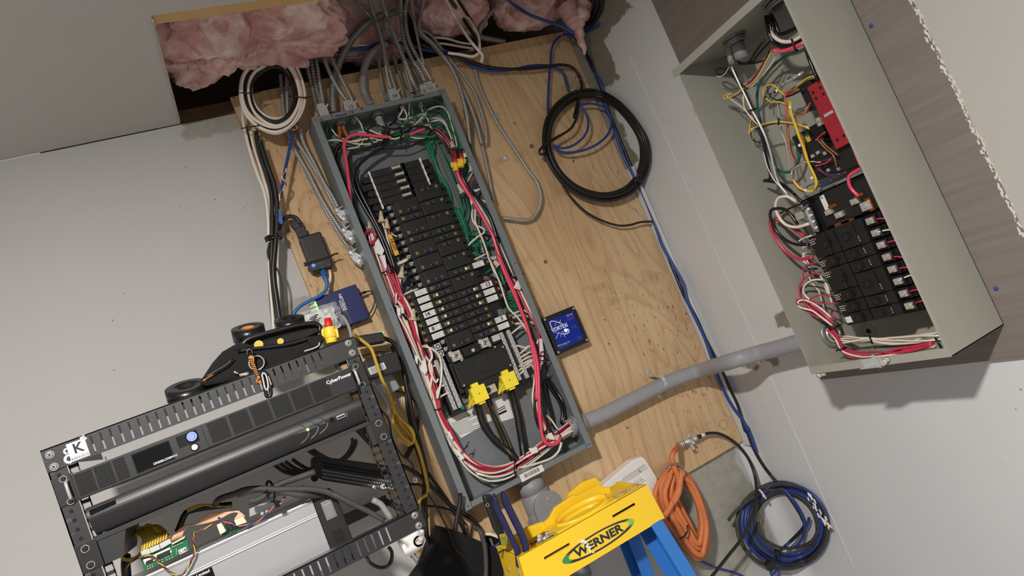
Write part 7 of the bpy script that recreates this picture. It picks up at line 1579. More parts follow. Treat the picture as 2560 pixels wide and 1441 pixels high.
smooth('black_cable', 'black cable draped across the plywood top and dropping into the coil', 'cable', 'cable_black', 8, A2([(600,440,1.57),(760,500),(900,550),(1080,610),(1250,665),(1450,690),(1650,690),(1850,670),(2000,650),(2110,670),(2180,740),(2215,840),(2205,930),(2170,1060),(2140,1180)], 1.583))
smooth('white_cable', 'thin white cable lying along the draped black and blue cables', 'cable', 'cable_white', 5, A2([(840,530),(960,570),(1100,610),(1260,680),(1400,700)], 1.596))
smooth('blue_cable', 'blue cable sagging in a curve over the opening above the plywood', 'cable', 'cable_blue', 8, A2([(1450,-20,1.40),(1560,60),(1680,140),(1830,200),(1980,250),(2080,300),(2150,340)], 1.50))
smooth('blue_cable', 'blue cable curving up the corner beside the pink tuft', 'cable', 'cable_blue', 7, A2([(2030,345),(2130,355),(2230,330),(2330,280),(2390,240)], 1.56))
for j, (lab_, dx) in enumerate((('left of three',0),('middle of three',45),('right of three',90))):
    smooth('black_cable', f'black cable arching in the dark corner above the plywood, {lab_}', 'cable', 'cable_black', 9, A2([(2330+dx,-40,1.50),(2330+dx,60),(2290+dx,160),(2230+dx*0.8,250),(2150+dx*.5,330)], 1.54))
smooth('black_cable', 'black cable following the wall corner down from the pink tuft', 'cable', 'cable_black', 8, A2([(2150,370),(2230,500),(2300,620),(2370,780),(2430,930)], 1.60) + Yp('B4', [(600,330),(670,470),(740,640),(820,830),(900,1000),(960,1150),(1010,1290),(1070,1441)], 1.60) + Yp('F3', [(0,130),(60,260),(150,420),(230,600),(310,760),(390,920),(450,1060),(520,1210),(590,1441)], 1.585) + Yp('B6', [(950,110),(1010,270),(1060,370),(1110,450),(1170,530),(1230,600)], 1.585))
smooth('blue_cable', 'blue cable twisting down the corner beside the black cable', 'cable', 'cable_blue', 8, A2([(2200,420),(2320,680),(2400,820),(2440,930)], 1.59) + Yp('B4', [(590,250),(640,400),(700,590),(760,750),(830,880),(900,1020),(970,1190),(1020,1330),(1060,1441)], 1.592) + Yp('F3', [(20,90),(70,270),(150,440),(220,590),(280,760),(340,930),(400,1080),(470,1210),(560,1330),(620,1441)], 1.578) + Yp('B6', [(960,90),(1000,190),(1040,310)], 1.58))
# steel tie wire where the coil hangs
smooth('tie_wire', 'thin dark tie wire knotted where the black coil hangs', 'wire', 'galv_dark', 2.2, Yp('B4', [(345,50),(375,80),(360,140),(330,180),(350,215),(390,190),(410,200),(400,235),(360,225),(330,200),(380,150),(440,95)], 1.575), 6, 0.003)
# white and black wires looping over the opening at the top centre
for lab_, m1, w_, pts, Y in (('white wire looping over the opening, outermost of four','cable_white',8,[(850,-30,1.42),(930,130),(1030,300),(1120,430),(1200,520),(1225,560),(1215,620)],1.52),
  ('white wire looping over the opening, innermost of four','cable_white',7,[(930,-30,1.42),(1040,120),(1130,250),(1180,350),(1195,440),(1190,520),(1130,565),(1000,545),(880,530)],1.53),
  ('black wire between the white wires over the opening','cable_black',9,[(880,-30,1.42),(980,110),(1080,260),(1150,370),(1180,450)],1.535),
  ('black wire hugging the inner white wire over the opening','cable_black',8,[(960,-30,1.43),(1090,170),(1160,300),(1190,400),(1180,480),(1130,530),(1000,520)],1.54),
  ('white wire lying along the dark beam, upper of the pair','cable_white',6,[(720,375),(860,385),(1000,425),(1110,440)],1.60),('white wire lying along the dark beam, lower of the pair','cable_white',6,[(700,430),(850,440),(1000,465),(1130,485)],1.60),
  ('white cable along the beam left of the metal cables','cable_white',6,[(-420,470),(-250,465),(0,455),(200,455)],1.608),('dark blue cable along the beam behind the metal cables','cable_blue',8,[(-300,520),(-100,500),(60,480),(250,420),(450,440),(650,500),(850,520)],1.603)):
    smooth('loose_wire', lab_, 'wire', m1, w_, A2(pts, Y))
# ================================================================ stepladder with its yellow cap, tools, hose and coils on the right
LY = 1.300; lx0, lx1 = 0.3605, 0.6915; LZ = -0.4048; LD = 0.145; LB = -0.4860
lad = thing('stepladder', 'stepladder with a bright yellow top cap and blue rails, lettering on its front', 'ladder', (0.53, LY+0.1, ZF))
# front face with two long slots, slightly flared
def fp_(x, z): f = (LZ-z)/(LZ-LB); return Vector((x + (x-0.526)/0.1655*0.008*f, LY-0.002*f, z))
def cap_strip(x0, x1, z0, z1): return [fp_(x0,z1), fp_(x1,z1), fp_(x1,z0), fp_(x0,z0)]
cap = MB(); s1 = (0.4105, 0.4725, -0.4350, -0.4290); s2 = (0.5840, 0.6450, -0.4312, -0.4250)
th_ = (0, 0.004, 0)
for x0, x1, z0, z1 in ((lx0, s1[0], LB, LZ),(s1[0], s1[1], LB, s1[2]),(s1[0], s1[1], s1[3], LZ),(s1[1], s2[0], LB, LZ),(s2[0], s2[1], LB, s2[2]),(s2[0], s2[1], s2[3], LZ),(s2[1], lx1, LB, LZ)):
    cap.prism(cap_strip(x0, x1, z0, z1), th_)
MT = 'ladder_yellow'
front = cap.build('cap_front', MT, lad)
MB().prism([(lx0, LY+0.001, LZ),(lx0-0.008, LY, LB),(lx0-0.006, LY+LD, LB),(lx0, LY+LD-0.01, LZ)], (0.004, 0, 0)).prism([(lx1, LY+0.001, LZ),(lx1+0.008, LY, LB),(lx1+0.006, LY+LD, LB),(lx1, LY+LD-0.01, LZ)], (-0.004, 0, 0)).box(lx0, lx1, LY+LD-0.008, LY+LD-0.004, LB, LZ-0.004).build('cap_sides', MT, lad, 0.0012)
for x0, x1, z0, z1 in (s1, s2):   # rim of the slots and the bar seen through the left one
    MB().box(x0, x1, LY+0.0035, LY+0.006, z0-0.0012, z0).box(x0, x1, LY+0.0035, LY+0.006, z1, z1+0.0012).build('slot_rim', MT, lad)
MB().box(s1[0]-0.01, s1[1]+0.02, LY+0.012, LY+0.016, s1[2]-0.012, s1[3]+0.006).build('inner_bar', 'galv_dark', lad)
MB().box(s1[0]-0.012, s1[1]+0.022, LY+0.018, LY+0.020, s1[2]-0.02, s1[3]+0.016).build('slot_shade', 'ink', lad)  # dark sheet painting the shade inside the hollow cap
MB().box(s2[0]+0.008, s2[1]+0.02, LY+0.010, LY+0.014, s2[2]-0.02, s2[3]+0.012).build('inner_bar', 'handle_blue', lad)
# top surface: rim, tray and raised paint-can ring, all in the moulded yellow
tp = MB(); zt = LZ
def slab(x0, x1, y0, y1, z0, z1): tp.box(x0, x1, y0, y1, z0, z1)
slab(lx0, lx0+0.035, LY, LY+LD, zt-0.004, zt); slab(lx0+0.035, lx1, LY, LY+0.012, zt-0.004, zt); slab(lx0+0.100, lx1, LY+0.012, LY+LD-0.012, zt-0.008, zt-0.004)
slab(lx0+0.1, lx1-0.075, LY+0.012, LY+0.05, zt-0.004, zt+0.002); slab(lx1-0.115, lx1, LY+0.012, LY+0.060, zt-0.004, zt); slab(lx0+0.035, lx0+0.1, LY+0.012, LY+LD-0.012, zt-0.030, zt-0.026)
slab(lx0+0.030, lx0+0.105, LY+LD-0.014, LY+LD, zt-0.004, zt+0.004)
top = tp.build('cap_top', MT, lad, 0.0015)
def wall_curve(pts, z0, z1, thick, name, m=MT):
    P = spline([Vector(p) for p in pts], 0.006); mb = MB(); n = len(P); vs = []
    for i, p in enumerate(P):
        tg = (P[min(i+1,n-1)]-P[max(i-1,0)]).normalized(); nn = Vector((-tg.y, tg.x, 0))*thick/2
        vs += [Vector((p.x, p.y, z0))-nn, Vector((p.x, p.y, z0))+nn, Vector((p.x, p.y, p.z))+nn, Vector((p.x, p.y, p.z))-nn]
    mb.add(vs, [(4*i+a, 4*i+(a+1)%4, 4*(i+1)+(a+1)%4, 4*(i+1)+a) for i in range(n-1) for a in range(4)] + [(0,1,2,3), (4*n-1,4*n-2,4*n-3,4*n-4)], True); return mb.build(name, m, lad)
# raised back wall with its stepped outline
rbk = MB()
def bp_(pts, y0, y1, name='back_rim'):
    return MB().prism([(x, y0, z) for x, z in pts], (0, y1-y0, 0)).build(name, MT, lad, 0.002)
bp_([(0.4650,LZ-0.01),(0.4650,LZ+0.004),(0.490,LZ+0.010),(0.5100,LZ+0.0235),(0.5600,LZ+0.0285),(0.5750,LZ+0.022),(0.6300,LZ+0.022),(0.640,LZ+0.012),(0.655,LZ+0.004),(0.655,LZ-0.01)], LY+0.105, LY+0.116)
bp_([(0.555,LZ-0.004),(0.555,LZ+0.020),(0.565,LZ+0.030),(0.605,LZ+0.0385),(0.640,LZ+0.034),(0.648,LZ+0.020),(0.65,LZ-0.004)], LY+0.128, LY+0.142)
bp_([(0.4000,LZ-0.01),(0.4050,LZ+0.010),(0.4300,LZ+0.016),(0.4700,LZ+0.010),(0.4750,LZ-0.01)], LY+0.100, LY+0.112)
# round paint-can holder: an oval wall open to the top
ov = [(0.5460+0.066*math.cos(a), LY+0.052+0.038*math.sin(a), LZ+0.0095+0.004*math.sin(a)+0.002*math.cos(a)) for a in [math.pi*2*i/20 for i in range(21)]]
wall_curve(ov, LZ-0.006, 0, 0.0032, 'can_ring')
ov2 = [(0.5440+0.049*math.cos(a), LY+0.050+0.026*math.sin(a), LZ+0.0035) for a in [math.pi*2*i/20 for i in range(21)]]
wall_curve(ov2, LZ-0.02, 0, 0.0024, 'can_ring')
MB().box(0.498, 0.592, LY+0.028, LY+0.076, LZ-0.012, LZ-0.003).build('can_well', MT, lad, 0.002)
# left end: rivet holes, small pocket
for x, y in ((0.0,0.030),(0.0,0.085)):
    pass
for k, x, y in (('D1',392,1345),('D1',530,1390)):
    p = KX(k, x, y, lx0-0.004); MB().cyl(p, p-Vector((0.0015,0,0)), 0.0058, n=18).build('rivet', 'lug_metal', lad)
p = KZ('D1', 290, 1100, LZ+0.001); MB().box(p.x-0.008, p.x+0.010, p.y-0.006, p.y+0.008, LZ+0.0002, LZ+0.0008).build('pocket_slot', 'dark_wood', lad)
# oval maker emblem with its lettering, all on the front
def fpt(x, z, o=0.0006): p = fp_(x, z); return Vector((p.x, p.y-o, p.z))
def ell(cx, cz, a, b, n=64): return [(cx + a*math.cos(2*math.pi*i/n), cz + b*math.sin(2*math.pi*i/n)) for i in range(n)]
ec = (0.5345, -0.4560)
outer = ell(ec[0], ec[1], 0.0905, 0.0178); inner = ell(ec[0]+0.001, ec[1]+0.0002, 0.0765, 0.0148)
def seg_ring(i0, i1, m, nm):
    mb = MB()
    for i in range(i0, i1):
        a, b = i % 64, (i+1) % 64; mb.prism([fpt(*outer[a]), fpt(*outer[b]), fpt(*inner[b]), fpt(*inner[a])], (0, -0.0003, 0))
    return mb.build(nm, m, lad)
seg_ring(5, 27, 'logo_ink', 'emblem_oval'); seg_ring(37, 59, 'logo_ink', 'emblem_oval'); seg_ring(59, 61, 'logo_green', 'emblem_oval'); seg_ring(61, 69-1, 'logo_lime', 'emblem_oval'); seg_ring(68, 69, 'logo_green', 'emblem_oval'); seg_ring(27, 37, 'logo_green', 'emblem_oval')
text('lettering', 'WERNER', fpt(0.5340, -0.4562), X1 + Z1*0.0, Z1, 0.0235, 'logo_ink', lad, 0.0004, bold=0.035, xs=1.28)
pa = MB(); rnd = random.Random(2)
for x, z, w_, h_ in ((0.499,-0.4395,.006,.004),(0.505,-0.444,.004,.005),(0.4945,-0.4375,.0025,.003),(0.5055,-0.4530,.0035,.003),(0.509,-0.4575,.004,.003),(0.5075,-0.4640,.002,.006),(0.5125,-0.4700,.0035,.002),(0.5085,-0.4495,.002,.004)):
    pts = [fpt(x+w_*math.cos(t_)*rnd.uniform(.6,1.2), z+h_*math.sin(t_)*rnd.uniform(.6,1.2), 0.0012) for t_ in [i*math.pi/4 for i in range(8)]]; pa.prism(pts, (0,-0.0003,0))
pa.build('paint_splash', 'paint_splash', lad)['kind'] = 'stuff'
for cx, cy, nm in ((690,572,'NO STEP'),(850,485,'NO SIT')):
    c = KZ('D2', cx, cy, LZ+0.0006); n_ = 28
    MB().ring(c, c+Z1*0.0004, 0.0155, 0.0140, 28).build('sticker_ring', 'sticker_red', lad)
    MB().cyl(c-Z1*0.0001, c+Z1*0.0002, 0.0165, n=28).build('sticker', 'ladder_pale', lad)
    text('lettering', nm, c, X1, Y1, 0.0068, 'sticker_red', lad, 0.0006, bold=0.02)
# blue rails
def rail_(pts, w_, d_, nm='rail'):
    a, b = Vector(pts[0]), Vector(pts[1]); ax = (b-a).normalized(); u = X1*1.0; v = ax.cross(u).normalized()
    mb = MB(); L_ = (b-a).length/2; c = (a+b)/2
    mb.obox(c, u*0.0022, v*d_/2, ax*L_); 
    for s_ in (-1, 1): mb.obox(c + v*(s_*d_/2) + u*w_/2*(1 if True else 1)*-1, u*w_/2, v*0.0022, ax*L_)
    return mb.build(nm, 'ladder_blue', lad, 0.001)
rail_([(0.689, 1.345, LB+0.030), (0.765, 1.080, ZF+0.02)], 0.030, 0.074); rail_([(0.363, 1.345, LB+0.030), (0.290, 1.080, ZF+0.02)], -0.030, 0.074)
rail_([(0.672, 1.420, LB+0.020), (0.720, 1.585, ZF+0.02)], 0.030, 0.055); rail_([(0.385, 1.420, LB+0.020), (0.330, 1.585, ZF+0.02)], -0.030, 0.055)
for i in range(3):
    f = (i+0.9)/3.6; z = LB+0.03 + (ZF+0.02-LB-0.03)*f; y = 1.345 - 0.265*f; MB().box(0.365-0.07*f, 0.687+0.07*f, y-0.04, y+0.04, z-0.012, z).build('step', 'ladder_blue', lad, 0.002)
# rear brace visible under the cap
# ---- tools standing in the cap
pl_ = thing('pliers', 'pliers with two dark blue dipped handles standing in the yellow ladder cap', 'pliers', KZ('D1', 560, 1120, LZ))
def T(pts, Y): return [KY('D1', q[0], q[1], q[2] if len(q) > 2 else Y) for q in pts]
P = spline(T([(190,310,1.315),(225,480),(300,640),(400,850),(480,1010),(520,1120),(540,1300,1.325)], 1.318), 0.004); n_ = len(P)
MB().tube(P, 0.01, 14, rfun=lambda i: 0.0066 if i > 3 else 0.0066*(0.45+0.18*i)).build('handle', 'handle_blue', pl_, recalc=False)
P2 = spline(T([(312,275,1.312),(350,400),(440,590),(530,770),(590,900),(630,1040),(640,1280,1.325)], 1.314), 0.004)
MB().tube(P2, 0.01, 14, rfun=lambda i: (0.0080 if i > 4 else 0.0080*(0.45+0.14*i))).build('handle', 'handle_blue', pl_, recalc=False)
ts = thing('voltage_tester', 'dark grey folding tool with yellow marks beside the blue-handled pliers', 'tool', KZ('D1', 350, 1010, LZ))
MB().prism(T([(50,345),(80,325),(160,310),(215,450),(265,600),(330,800),(390,1000),(360,1030),(300,1030),(270,900),(200,790),(120,560),(75,430)], 1.335), (0,0.016,0)).build('body', 'rubber_black', ts, 0.003)
MB().prism(T([(265,870),(335,850),(380,990),(350,1030),(300,1030)], 1.3335), (0,0.001,0)).build('yellow_end', 'olive_green', ts)
mk = MB()
for i in range(4): a_, b_ = T([(275+i*20,865-i*2),(290+i*20,925)], 1.3325); mk.tube([a_, b_], 0.0006, 4)
mk.build('yellow_marks', 'wire_yellow', ts)
p = T([(105,460)], 1.3340)[0]; MB().ring(p, p-Vector((0,0.001,0)), 0.0042, 0.0024, 14).build('lanyard_hole', 'galv_dark', ts)
an = thing('concrete_anchor', 'steel screws and anchor lying in the tray of the yellow ladder cap', 'fastener', KZ('D1', 880, 930, LZ-0.01))
for (a_, b_, r0) in (((800,985),(1010,850),.0030),((850,955),(960,880),.0045),((790,960),(700,1000),.0022)): 
    p, q = T([a_, b_], 1.345); MB().cyl(p, q, r0, n=12).build('shank', 'steel' if r0 > .0025 else 'tape_black', an)
p = T([(825,900)], 1.340)[0]; MB().ball(p, 0.0062, 12, (1,.5,1)).build('head', 'steel', an); p = T([(825,950)], 1.338)[0]; MB().ball(p, 0.0068, 12, (1,.6,1)).build('head', 'steel', an)
p, q = T([(915,835),(940,880)], 1.345); MB().cyl(p, q, 0.0048, 0.0035, 12).build('head', 'steel', an)

# ---- white perforated unit behind the ladder
rt_ = thing('wireless_router', 'white perforated box mounted on the plywood behind the yellow cap', 'network device', (0.80, 1.612, -0.52))
c_ = [KY('D2',x,y,1.575) for x, y in ((440,470),(870,110),(985,62),(1035,95),(1200,350),(1180,600),(700,900),(400,650))]
MB().prism(c_, (0,0.036,0)).build('case', 'white_plastic', rt_, 0.004)
MB().prism([KY('D2',x,y,1.5742) for x, y in ((965,280),(1165,560),(1010,690),(780,410))], (0,0.0012,0)).build('centre_panel', 'white_plastic', rt_, 0.0008)
hl_ = MB()
def holes(x0, y0, nu, nv, du, dv):
    for i in range(nu):
        for j in range(nv): p = KY('D2', x0+du[0]*i+dv[0]*j+(6 if j%2 else 0), y0+du[1]*i+dv[1]*j, 1.5741); hl_.cyl(p, p-Vector((0,0.0005,0)), 0.00105, n=6)
holes(697,400,16,1,(22,-14.5),(10,14)); holes(742,352,13,1,(22,-14.5),(8,8)); holes(720,410,15,2,(22,-14.5),(20,8)); holes(890,404,4,4,(24,-17),(18,10))
hl_.build('vent_holes', 'ink', rt_)['kind'] = 'stuff'
for a_, b_ in (((790,408),(960,282)),((965,282),(1160,570))): p, q = KY('D2',*a_,1.5735), KY('D2',*b_,1.5735); MB().tube([p,q], 0.0009, 5).build('panel_edge', 'white_plastic', rt_)
p = KY('D2',960,255,1.574); MB().tube([KY('D2',942,235,1.5735), KY('D2',955,262,1.5735), KY('D2',980,272,1.5735)], 0.0006, 5).build('crack_line', 'ink', rt_)

# ---- orange hose coil
hz = thing('hose_coil', 'coil of dusty orange tubing hanging on the wall right of the ladder cap', 'hose', KY('B6', 370, 1290, 1.55))
def S6(pts, Y): return [unwall(KY('B6', q[0], q[1], q[2] if len(q) > 2 else Y), 0.012) for q in pts]
loops = [((300,450),(150,640),(150,800),(230,950),(330,1060),(430,1200),(520,1290),(585,1230),(600,1060),(560,820),(470,600),(380,500)),
 ((320,455),(190,600),(190,780),(260,900),(360,1020),(450,1180),(530,1260),(580,1150),(580,960),(530,760),(450,590),(390,510)),
 ((340,460),(240,590),(240,760),(300,880),(390,1010),(470,1150),(540,1210),(575,1080),(560,900),(510,720),(440,580),(390,520)),
 ((350,470),(290,590),(285,740),(340,870),(420,1000),(490,1110),(540,1150),(560,1010),(540,850),(490,700),(430,590),(385,530)),
 ((300,470),(260,560),(220,700),(250,850),(330,990),(400,1120),(480,1230),(560,1250),(600,1130),(600,980),(560,800),(490,640),(420,560)),
 ((370,480),(330,600),(330,740),(380,850),(440,960),(490,1060),(530,1090),(545,950),(520,800),(470,680),(410,590)),
 ((290,460),(165,690),(200,850),(290,980),(380,1100),(460,1240),(530,1285),(600,1180),(605,1040),(575,880),(500,680),(410,540))]
rnd = random.Random(44)
for q_ in range(5):
    b_ = loops[q_]; sx_ = rnd.uniform(0.93, 1.05); loops.append(tuple((370+(x-370)*sx_+rnd.uniform(-6,6), 860+(y-860)*rnd.uniform(0.96,1.0)+rnd.uniform(-8,8)) for x, y in b_))
for j, L_ in enumerate(loops):
    P = [q for q in S6(L_, 1.592-0.0052*j)]; MB().tube(spline(P, 0.010, True), pxr(P[0], 13.5), 12, closed=True).build('hose_loop', 'hose_orange', hz, recalc=False)
P = S6([(345,275,1.585),(300,330),(285,390),(310,470),(345,560),(345,640),(320,720),(260,840),(200,930)], 1.524); MB().tube(spline(P, 0.008), pxr(P[0], 13.5), 12).build('hose_lead', 'hose_orange', hz, recalc=False)
P = S6([(375,490),(365,580),(345,700),(300,790)], 1.520); MB().tube(spline(P, 0.008), pxr(P[0], 13.5), 12).build('hose_lead', 'hose_orange', hz, recalc=False)
for L_ in ([(235,480),(270,440),(330,435),(385,470),(400,520),(375,560)], [(430,980),(425,1040),(395,1085),(355,1105)]):
    P = S6(L_, 1.515); MB().tube(spline(P, 0.006), 0.0024, 6).build('wire_tie', 'galv_dark' if L_[0][0] == 235 else 'tape_black', hz, recalc=False)
# grounding block joining the orange hose to the black cable
gb = thing('ground_block', 'metal cable grounding block with hex fittings joined to the orange tubing', 'connector', KY('B6', 430, 240, 1.59))
def C6_(a_, b_, r, m, nm, n=12, Y=1.588): p, q = KY('B6',*a_,Y), KY('B6',*b_,Y); return MB().cyl(p, q, r, n=n).build(nm, m, gb)
C6_((335,272),(395,245),0.0080,'galv_dark','collar',14); C6_((360,262),(372,256),0.0088,'steel','collar_ring',14); C6_((378,254),(388,249),0.0088,'steel','collar_ring',14)
C6_((395,245),(500,205),0.0058,'steel','barrel',12); C6_((420,236),(455,222),0.0078,'zinc','hex_nut',6); C6_((480,212),(510,198),0.0072,'zinc','hex_nut',6); C6_((520,193),(545,182),0.0058,'tape_black','strain_relief'); C6_((545,182),(580,168),0.0052,'white_label','sleeve')
p, q = KY('B6',425,175,1.59), KY('B6',475,300,1.59); MB().obox((p+q)/2, (q-p)/2, (0,0.003,0), (0.004,0,0.002)).build('bracket', 'zinc', gb, 0.001)
for x, y in ((430,180),(475,245),(472,292),(455,235)): p = KY('B6',x,y,1.582); MB().cyl(p, p-Vector((0,0.005,0)), 0.0046, 0.0036, 12).build('bracket_screw', 'steel', gb)
smooth('coaxial_cable', 'thick black cable arching from the grounding block down across the bare concrete', 'cable', 'cable_black', 7.5, [unwall(KY('B6', x, y, Y), 0.008) for x, y, Y in ((575,168,1.588),(640,155,1.585),(720,165,1.583),(810,210,1.583),(900,285,1.585),(970,380,1.585),(1015,480,1.585),(1040,590,1.575),(1045,700,1.555),(1030,830,1.535),(985,970,1.53),(910,1110,1.53),(800,1250,1.53),(690,1390,1.53),(600,1500,1.53))], 12)
# ---- black, grey and blue coil at the lower right
cg = thing('cable_coil', 'coil of dusty black and blue cables hanging at the lower right corner', 'cable coil', unwall(KY('B6', 1300, 1330, 1.58)))
ctr = (1300, 980); rnd = random.Random(77)
cols = ['dusty_cable','cable_blue','dusty_cable','cable_blue','dusty_cable','dusty_cable','cable_blue','cable_black','dusty_cable','cable_blue','dusty_cable']
for j, m1 in enumerate(cols):
    sx = 0.80 + 0.028*j; ox, oy = rnd.uniform(-28,28), rnd.uniform(-26,26); el = rnd.uniform(0.96,1.05)
    pts = [unwall(KY('B6', ctr[0]+ox+360*sx*math.cos(a)*el, ctr[1]+oy+350*sx*math.sin(a)+20*math.cos(a), 1.60-0.004*(j%4)), 0.007+0.004*(j % 4)) for a in [i*math.pi/9 for i in range(18)]]
    MB().tube(spline(pts, 0.010, True), pxr(pts[0], 9.5 if m1 == 'dusty_cable' else 8), 10, closed=True).build('coil_loop', m1, cg, recalc=False)
for m1, w_, L_ in (('dusty_cable',8,[(795,940),(830,890),(900,820),(990,750),(1080,700),(1180,670),(1290,660)]),('cable_blue',7,[(1290,660),(1380,760),(1450,880),(1480,990),(1460,1100),(1400,1180)]),('cable_black',8,[(1310,690),(1400,820),(1460,930),(1470,1000),(1350,1130),(1250,1220)]),('cable_blue',7,[(1520,920),(1490,1000),(1400,1090),(1310,1170)]),
    ('dusty_cable',8,[(1060,960),(1080,1060),(1160,1140),(1280,1190),(1420,1180),(1540,1130),(1600,1040)]),('cable_blue',5,[(1175,1385),(1180,1441),(1220,1400),(1255,1405),(1240,1441)])):
    P = [unwall(KY('B6', x, y, 1.575), 0.02) for x, y in L_]; MB().tube(spline(P, 0.008), pxr(P[0], w_), 9).build('coil_lead', m1, cg, recalc=False)
for (x, y, m1, ang, r) in ((1100,705,'white_label',55,20),(1225,1240,'tape_black',95,16)):
    c = unwall(KY('B6', x, y, 1.57), 0.03); u = (RX*math.cos(math.radians(ang))+DN*math.sin(math.radians(ang))); rr_ = pxr(c, r*1.3)
    MB().tube([c+u*(rr_*math.cos(t_))+FW*(rr_*.9*math.sin(t_)) for t_ in [i*math.pi/8 for i in range(16)]], 0.0026, 6, closed=True).build('coil_tie', m1, cg, recalc=False)
c = unwall(KY('B6', 1165, 1345, 1.565), 0.03); MB().obox(c, (0.010,0,0.002), (0,0.010,0), (-0.002,0,0.011)).build('junction_clip', 'rubber_black', cg, 0.002)
fl = MB(); rnd = random.Random(5)
for i in range(22):
    f = i/21; x = 1510+f*190+rnd.uniform(-25,25); y = 710+f*300; c = unwall(KY('B6', x, y, 1.56), 0.028); fl.ball(c, rnd.uniform(0.003,0.006), 7, (0.5,0.5,1.5))
fl.build('paint_flakes', 'paint_splash', cg)['kind'] = 'stuff'
smooth('blue_cable', 'dark blue cable lying along the wall behind the blue ladder rail', 'cable', 'cable_blue', 5, [unwall(KY('B6', x, y, 1.62), 0.006) for x, y in ((520,1290),(600,1330),(700,1370),(800,1395),(900,1430),(960,1460))], 8)

# ================================================================ tool pouch and tape on top of the rack
def B(x, y, Y): return KY('C2', x, y, Y)
pch = thing('tool_pouch', 'open black fabric tool pouch with an orange strap lying on top of the rack', 'tool bag', B(900, 700, 1.32))
ob = MB().prism([B(x,y,1.235) for x, y in ((345,790),(470,600),(560,500),(690,425),(740,400),(850,460),(1200,440),(1450,340),(1490,385),(1440,450),(1300,540),(1180,600),(960,685),(860,700),(720,745),(560,790),(420,815))], (0,0.13,0)).build('pouch_body', 'cloth_black', pch, 0.008)
ob2 = MB().prism([B(x,y,1.25) for x, y in ((690,440),(800,400),(960,350),(1160,275),(1330,250),(1430,262),(1455,300),(1400,350),(1200,400),(1050,455),(900,500),(760,490))], (0,0.10,0)).build('pouch_body', 'cloth_black', pch, 0.006)
P = spline([B(x,y,1.240) for x, y in ((720,480),(780,400),(900,355),(1100,300),(1280,258),(1400,250),(1445,285),(1430,330))], 0.006); MB().tube(P, 0.0042, 8).build('zip_edge', 'tape_black', pch, recalc=False)
P = spline([B(x,y,1.232) for x, y in ((700,500),(850,475),(1000,458),(1180,430),(1350,380),(1460,365))], 0.006); MB().tube(P, 0.0034, 8).build('zip_edge', 'tape_black', pch, recalc=False)
MB().prism([B(x,y,1.236) for x, y in ((880,440),(1000,400),(1200,340),(1400,290),(1430,320),(1300,380),(1100,430),(900,462))], (0,-0.001,0)).build('pouch_mouth', 'rack_gap', pch)
for x, y, r in ((890,445,.0085),(1085,415,.0062)): p = B(x,y,1.238); MB().cyl(p, p-Vector((0,0.008,0)), r, r*.9, 14).build('yellow_tool_end', 'tool_yellow', pch)
MB().prism([B(x,y,1.226) for x, y in ((1340,370),(1440,360),(1480,375),(1440,450),(1380,470),(1330,410))], (0,0.01,0)).build('pouch_tab', 'cloth_black', pch, 0.003)
MB().tube(spline([B(x,y,1.224) for x, y in ((1435,420),(1430,450),(1380,475),(1300,500))], 0.004), 0.0016, 6).build('grey_piping', 'grey_plastic', pch, recalc=False)
MB().tube(spline([B(x,y,1.226) for x, y in ((660,560),(600,620),(500,680),(400,740))], 0.006), 0.0016, 6).build('seam', 'tape_black', pch, recalc=False)
MB().prism([B(x,y,1.233) for x, y in ((385,760),(460,710),(500,708),(440,745),(385,775))], (0,0.004,0)).build('orange_trim', 'strap_orange', pch, 0.001)
MB().prism([B(x,y,1.230) for x, y in ((770,590),(800,540),(950,545),(960,600),(975,690),(850,720),(790,650))], (0,0.006,0)).build('webbing_loop', 'cloth_black', pch, 0.002)
MB().ring(B(870,605,1.228), B(870,605,1.224), 0.0135, 0.0115, 24).build('metal_ring', 'steel', pch)
st_ = MB().prism([B(x,y,1.216) for x, y in ((790,540),(845,530),(850,600),(880,680),(905,740),(885,755),(850,690),(815,610))], (0,0.003,0)).build('orange_strap', 'strap_orange', pch, 0.001)
for i in range(9): f = i/9; p = B(812+f*70,570+f*165,1.2150); MB().obox(p, (0.0038,0,-0.001), (0,0.0006,0), (0,0,0.0007)).build('strap_weave', 'dark_wood', pch)
P = spline([B(x,y,1.214) for x, y in ((885,745),(870,770),(885,780),(905,765),(915,780),(895,790),(910,755))], 0.003); MB().tube(P, 0.0014, 6).build('strap_knot', 'strap_orange', pch, recalc=False)
MB().tube(spline([B(x,y,1.214) for x, y in ((790,540),(785,510),(800,480),(830,500),(835,535))], 0.003), 0.0028, 8).build('strap_loop', 'tape_black', pch, recalc=False)
car = thing('carabiner', 'black and silver carabiner hanging from the pouch over the top rack bar', 'carabiner', B(965, 900, 1.21))
MB().tube(spline([B(x,y,1.212) for x, y in ((915,710),(935,790),(950,850),(960,900),(980,910),(998,890),(995,830),(975,760),(955,700),(930,690)) ], 0.003, True), 0.0034, 10, closed=True).build('black_loop', 'tape_black', car, recalc=False)
MB().tube(spline([B(x,y,1.209) for x, y in ((920,710),(930,760),(945,830),(965,850),(975,820),(965,750),(945,700))], 0.003, True), 0.0017, 8, closed=True).build('silver_loop', 'steel', car, recalc=False)
MB().prism([B(x,y,1.209) for x, y in ((962,725),(980,720),(1008,800),(990,815))], (0,0.003,0)).build('silver_gate', 'lug_metal', car, 0.0006)
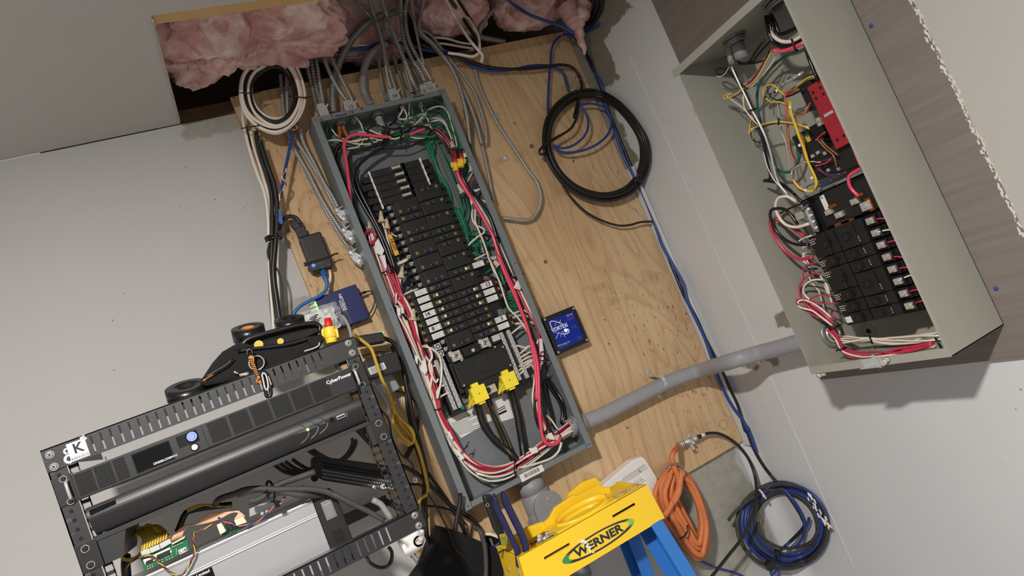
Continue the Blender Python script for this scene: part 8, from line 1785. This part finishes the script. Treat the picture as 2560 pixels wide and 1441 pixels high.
def tape(lab_, c, r, h, core, Y):
    c = Vector(c); Z1 = Vector((0.12,-0.42,0.9)).normalized(); o = thing('tape_roll', lab_, 'tape', c-Z1*h/2); MB().ring(c-Z1*h/2, c+Z1*h/2, r, r*0.42, 36).build('roll', 'tape_black', o); MB().ring(c-Z1*h*0.48, c+Z1*h*0.49, r*0.44, r*0.38, 28).build('core', core, o); return o
tape('black tape roll standing on the left part of the rack top', B(248, 860, 1.27)+Z1*0.0, 0.0345, 0.019, 'rack_gap', 1.27)
tape('black tape roll with an orange core standing behind the tool pouch', B(800, 335, 1.37), 0.0310, 0.024, 'strap_orange', 1.37)
o = tape('black tape roll at the back beside the plastic bag', B(1170, 240, 1.40), 0.0300, 0.017, 'rack_gap', 1.40)
smooth('tape_end', 'loose curl of wire rising behind the back tape roll', 'wire', 'tape_black', 3, [B(x,y,1.40) for x, y in ((1150,225),(1190,195),(1230,185),(1260,205),(1265,230))], 6, 0.003)
# wire connector on the rack corner
wn = thing('wire_connector', 'red and yellow winged wire connector standing on the right end of the rack top', 'wire connector', B(1545, 430, 1.235))
p, q = B(1550,425,1.235), B(1530,320,1.235); ax = (q-p).normalized(); mb = MB().cyl(p, p+ax*0.010, 0.010, 0.011, 14).ring(p+ax*0.010, p+ax*0.013, 0.0125, 0.009, 14).cyl(p+ax*0.013, p+ax*0.030, 0.0125, 0.0105, 14)
for s_ in (-1,1): mb.obox(p+ax*0.019+RX*s_*0.0125, RX*0.003, ax*0.008, FW*0.003)
mb.build('yellow_skirt', 'wirenut_yellow', wn, 0.0006); MB().cyl(p+ax*0.022, p+ax*0.047, 0.0085, 0.0062, 12).build('red_cap', 'wirenut_red', wn); MB().cyl(B(1560,360,1.245), B(1555,300,1.245), 0.0058, 0.0045, 12).build('red_cap', 'wirenut_red', wn)
# small steel bits by the pouch
sc = MB()
for a_, b_, r0 in (((665,683),(705,703),.0016),((715,718),(800,700),.0028),((760,710),(795,705),.0036)): sc.cyl(B(*a_,1.226), B(*b_,1.226), r0, n=8)
tag(sc.build('drill_bits', 'lug_metal'), 'small pale screw bits lying on the rack top beside the pouch', 'screw')
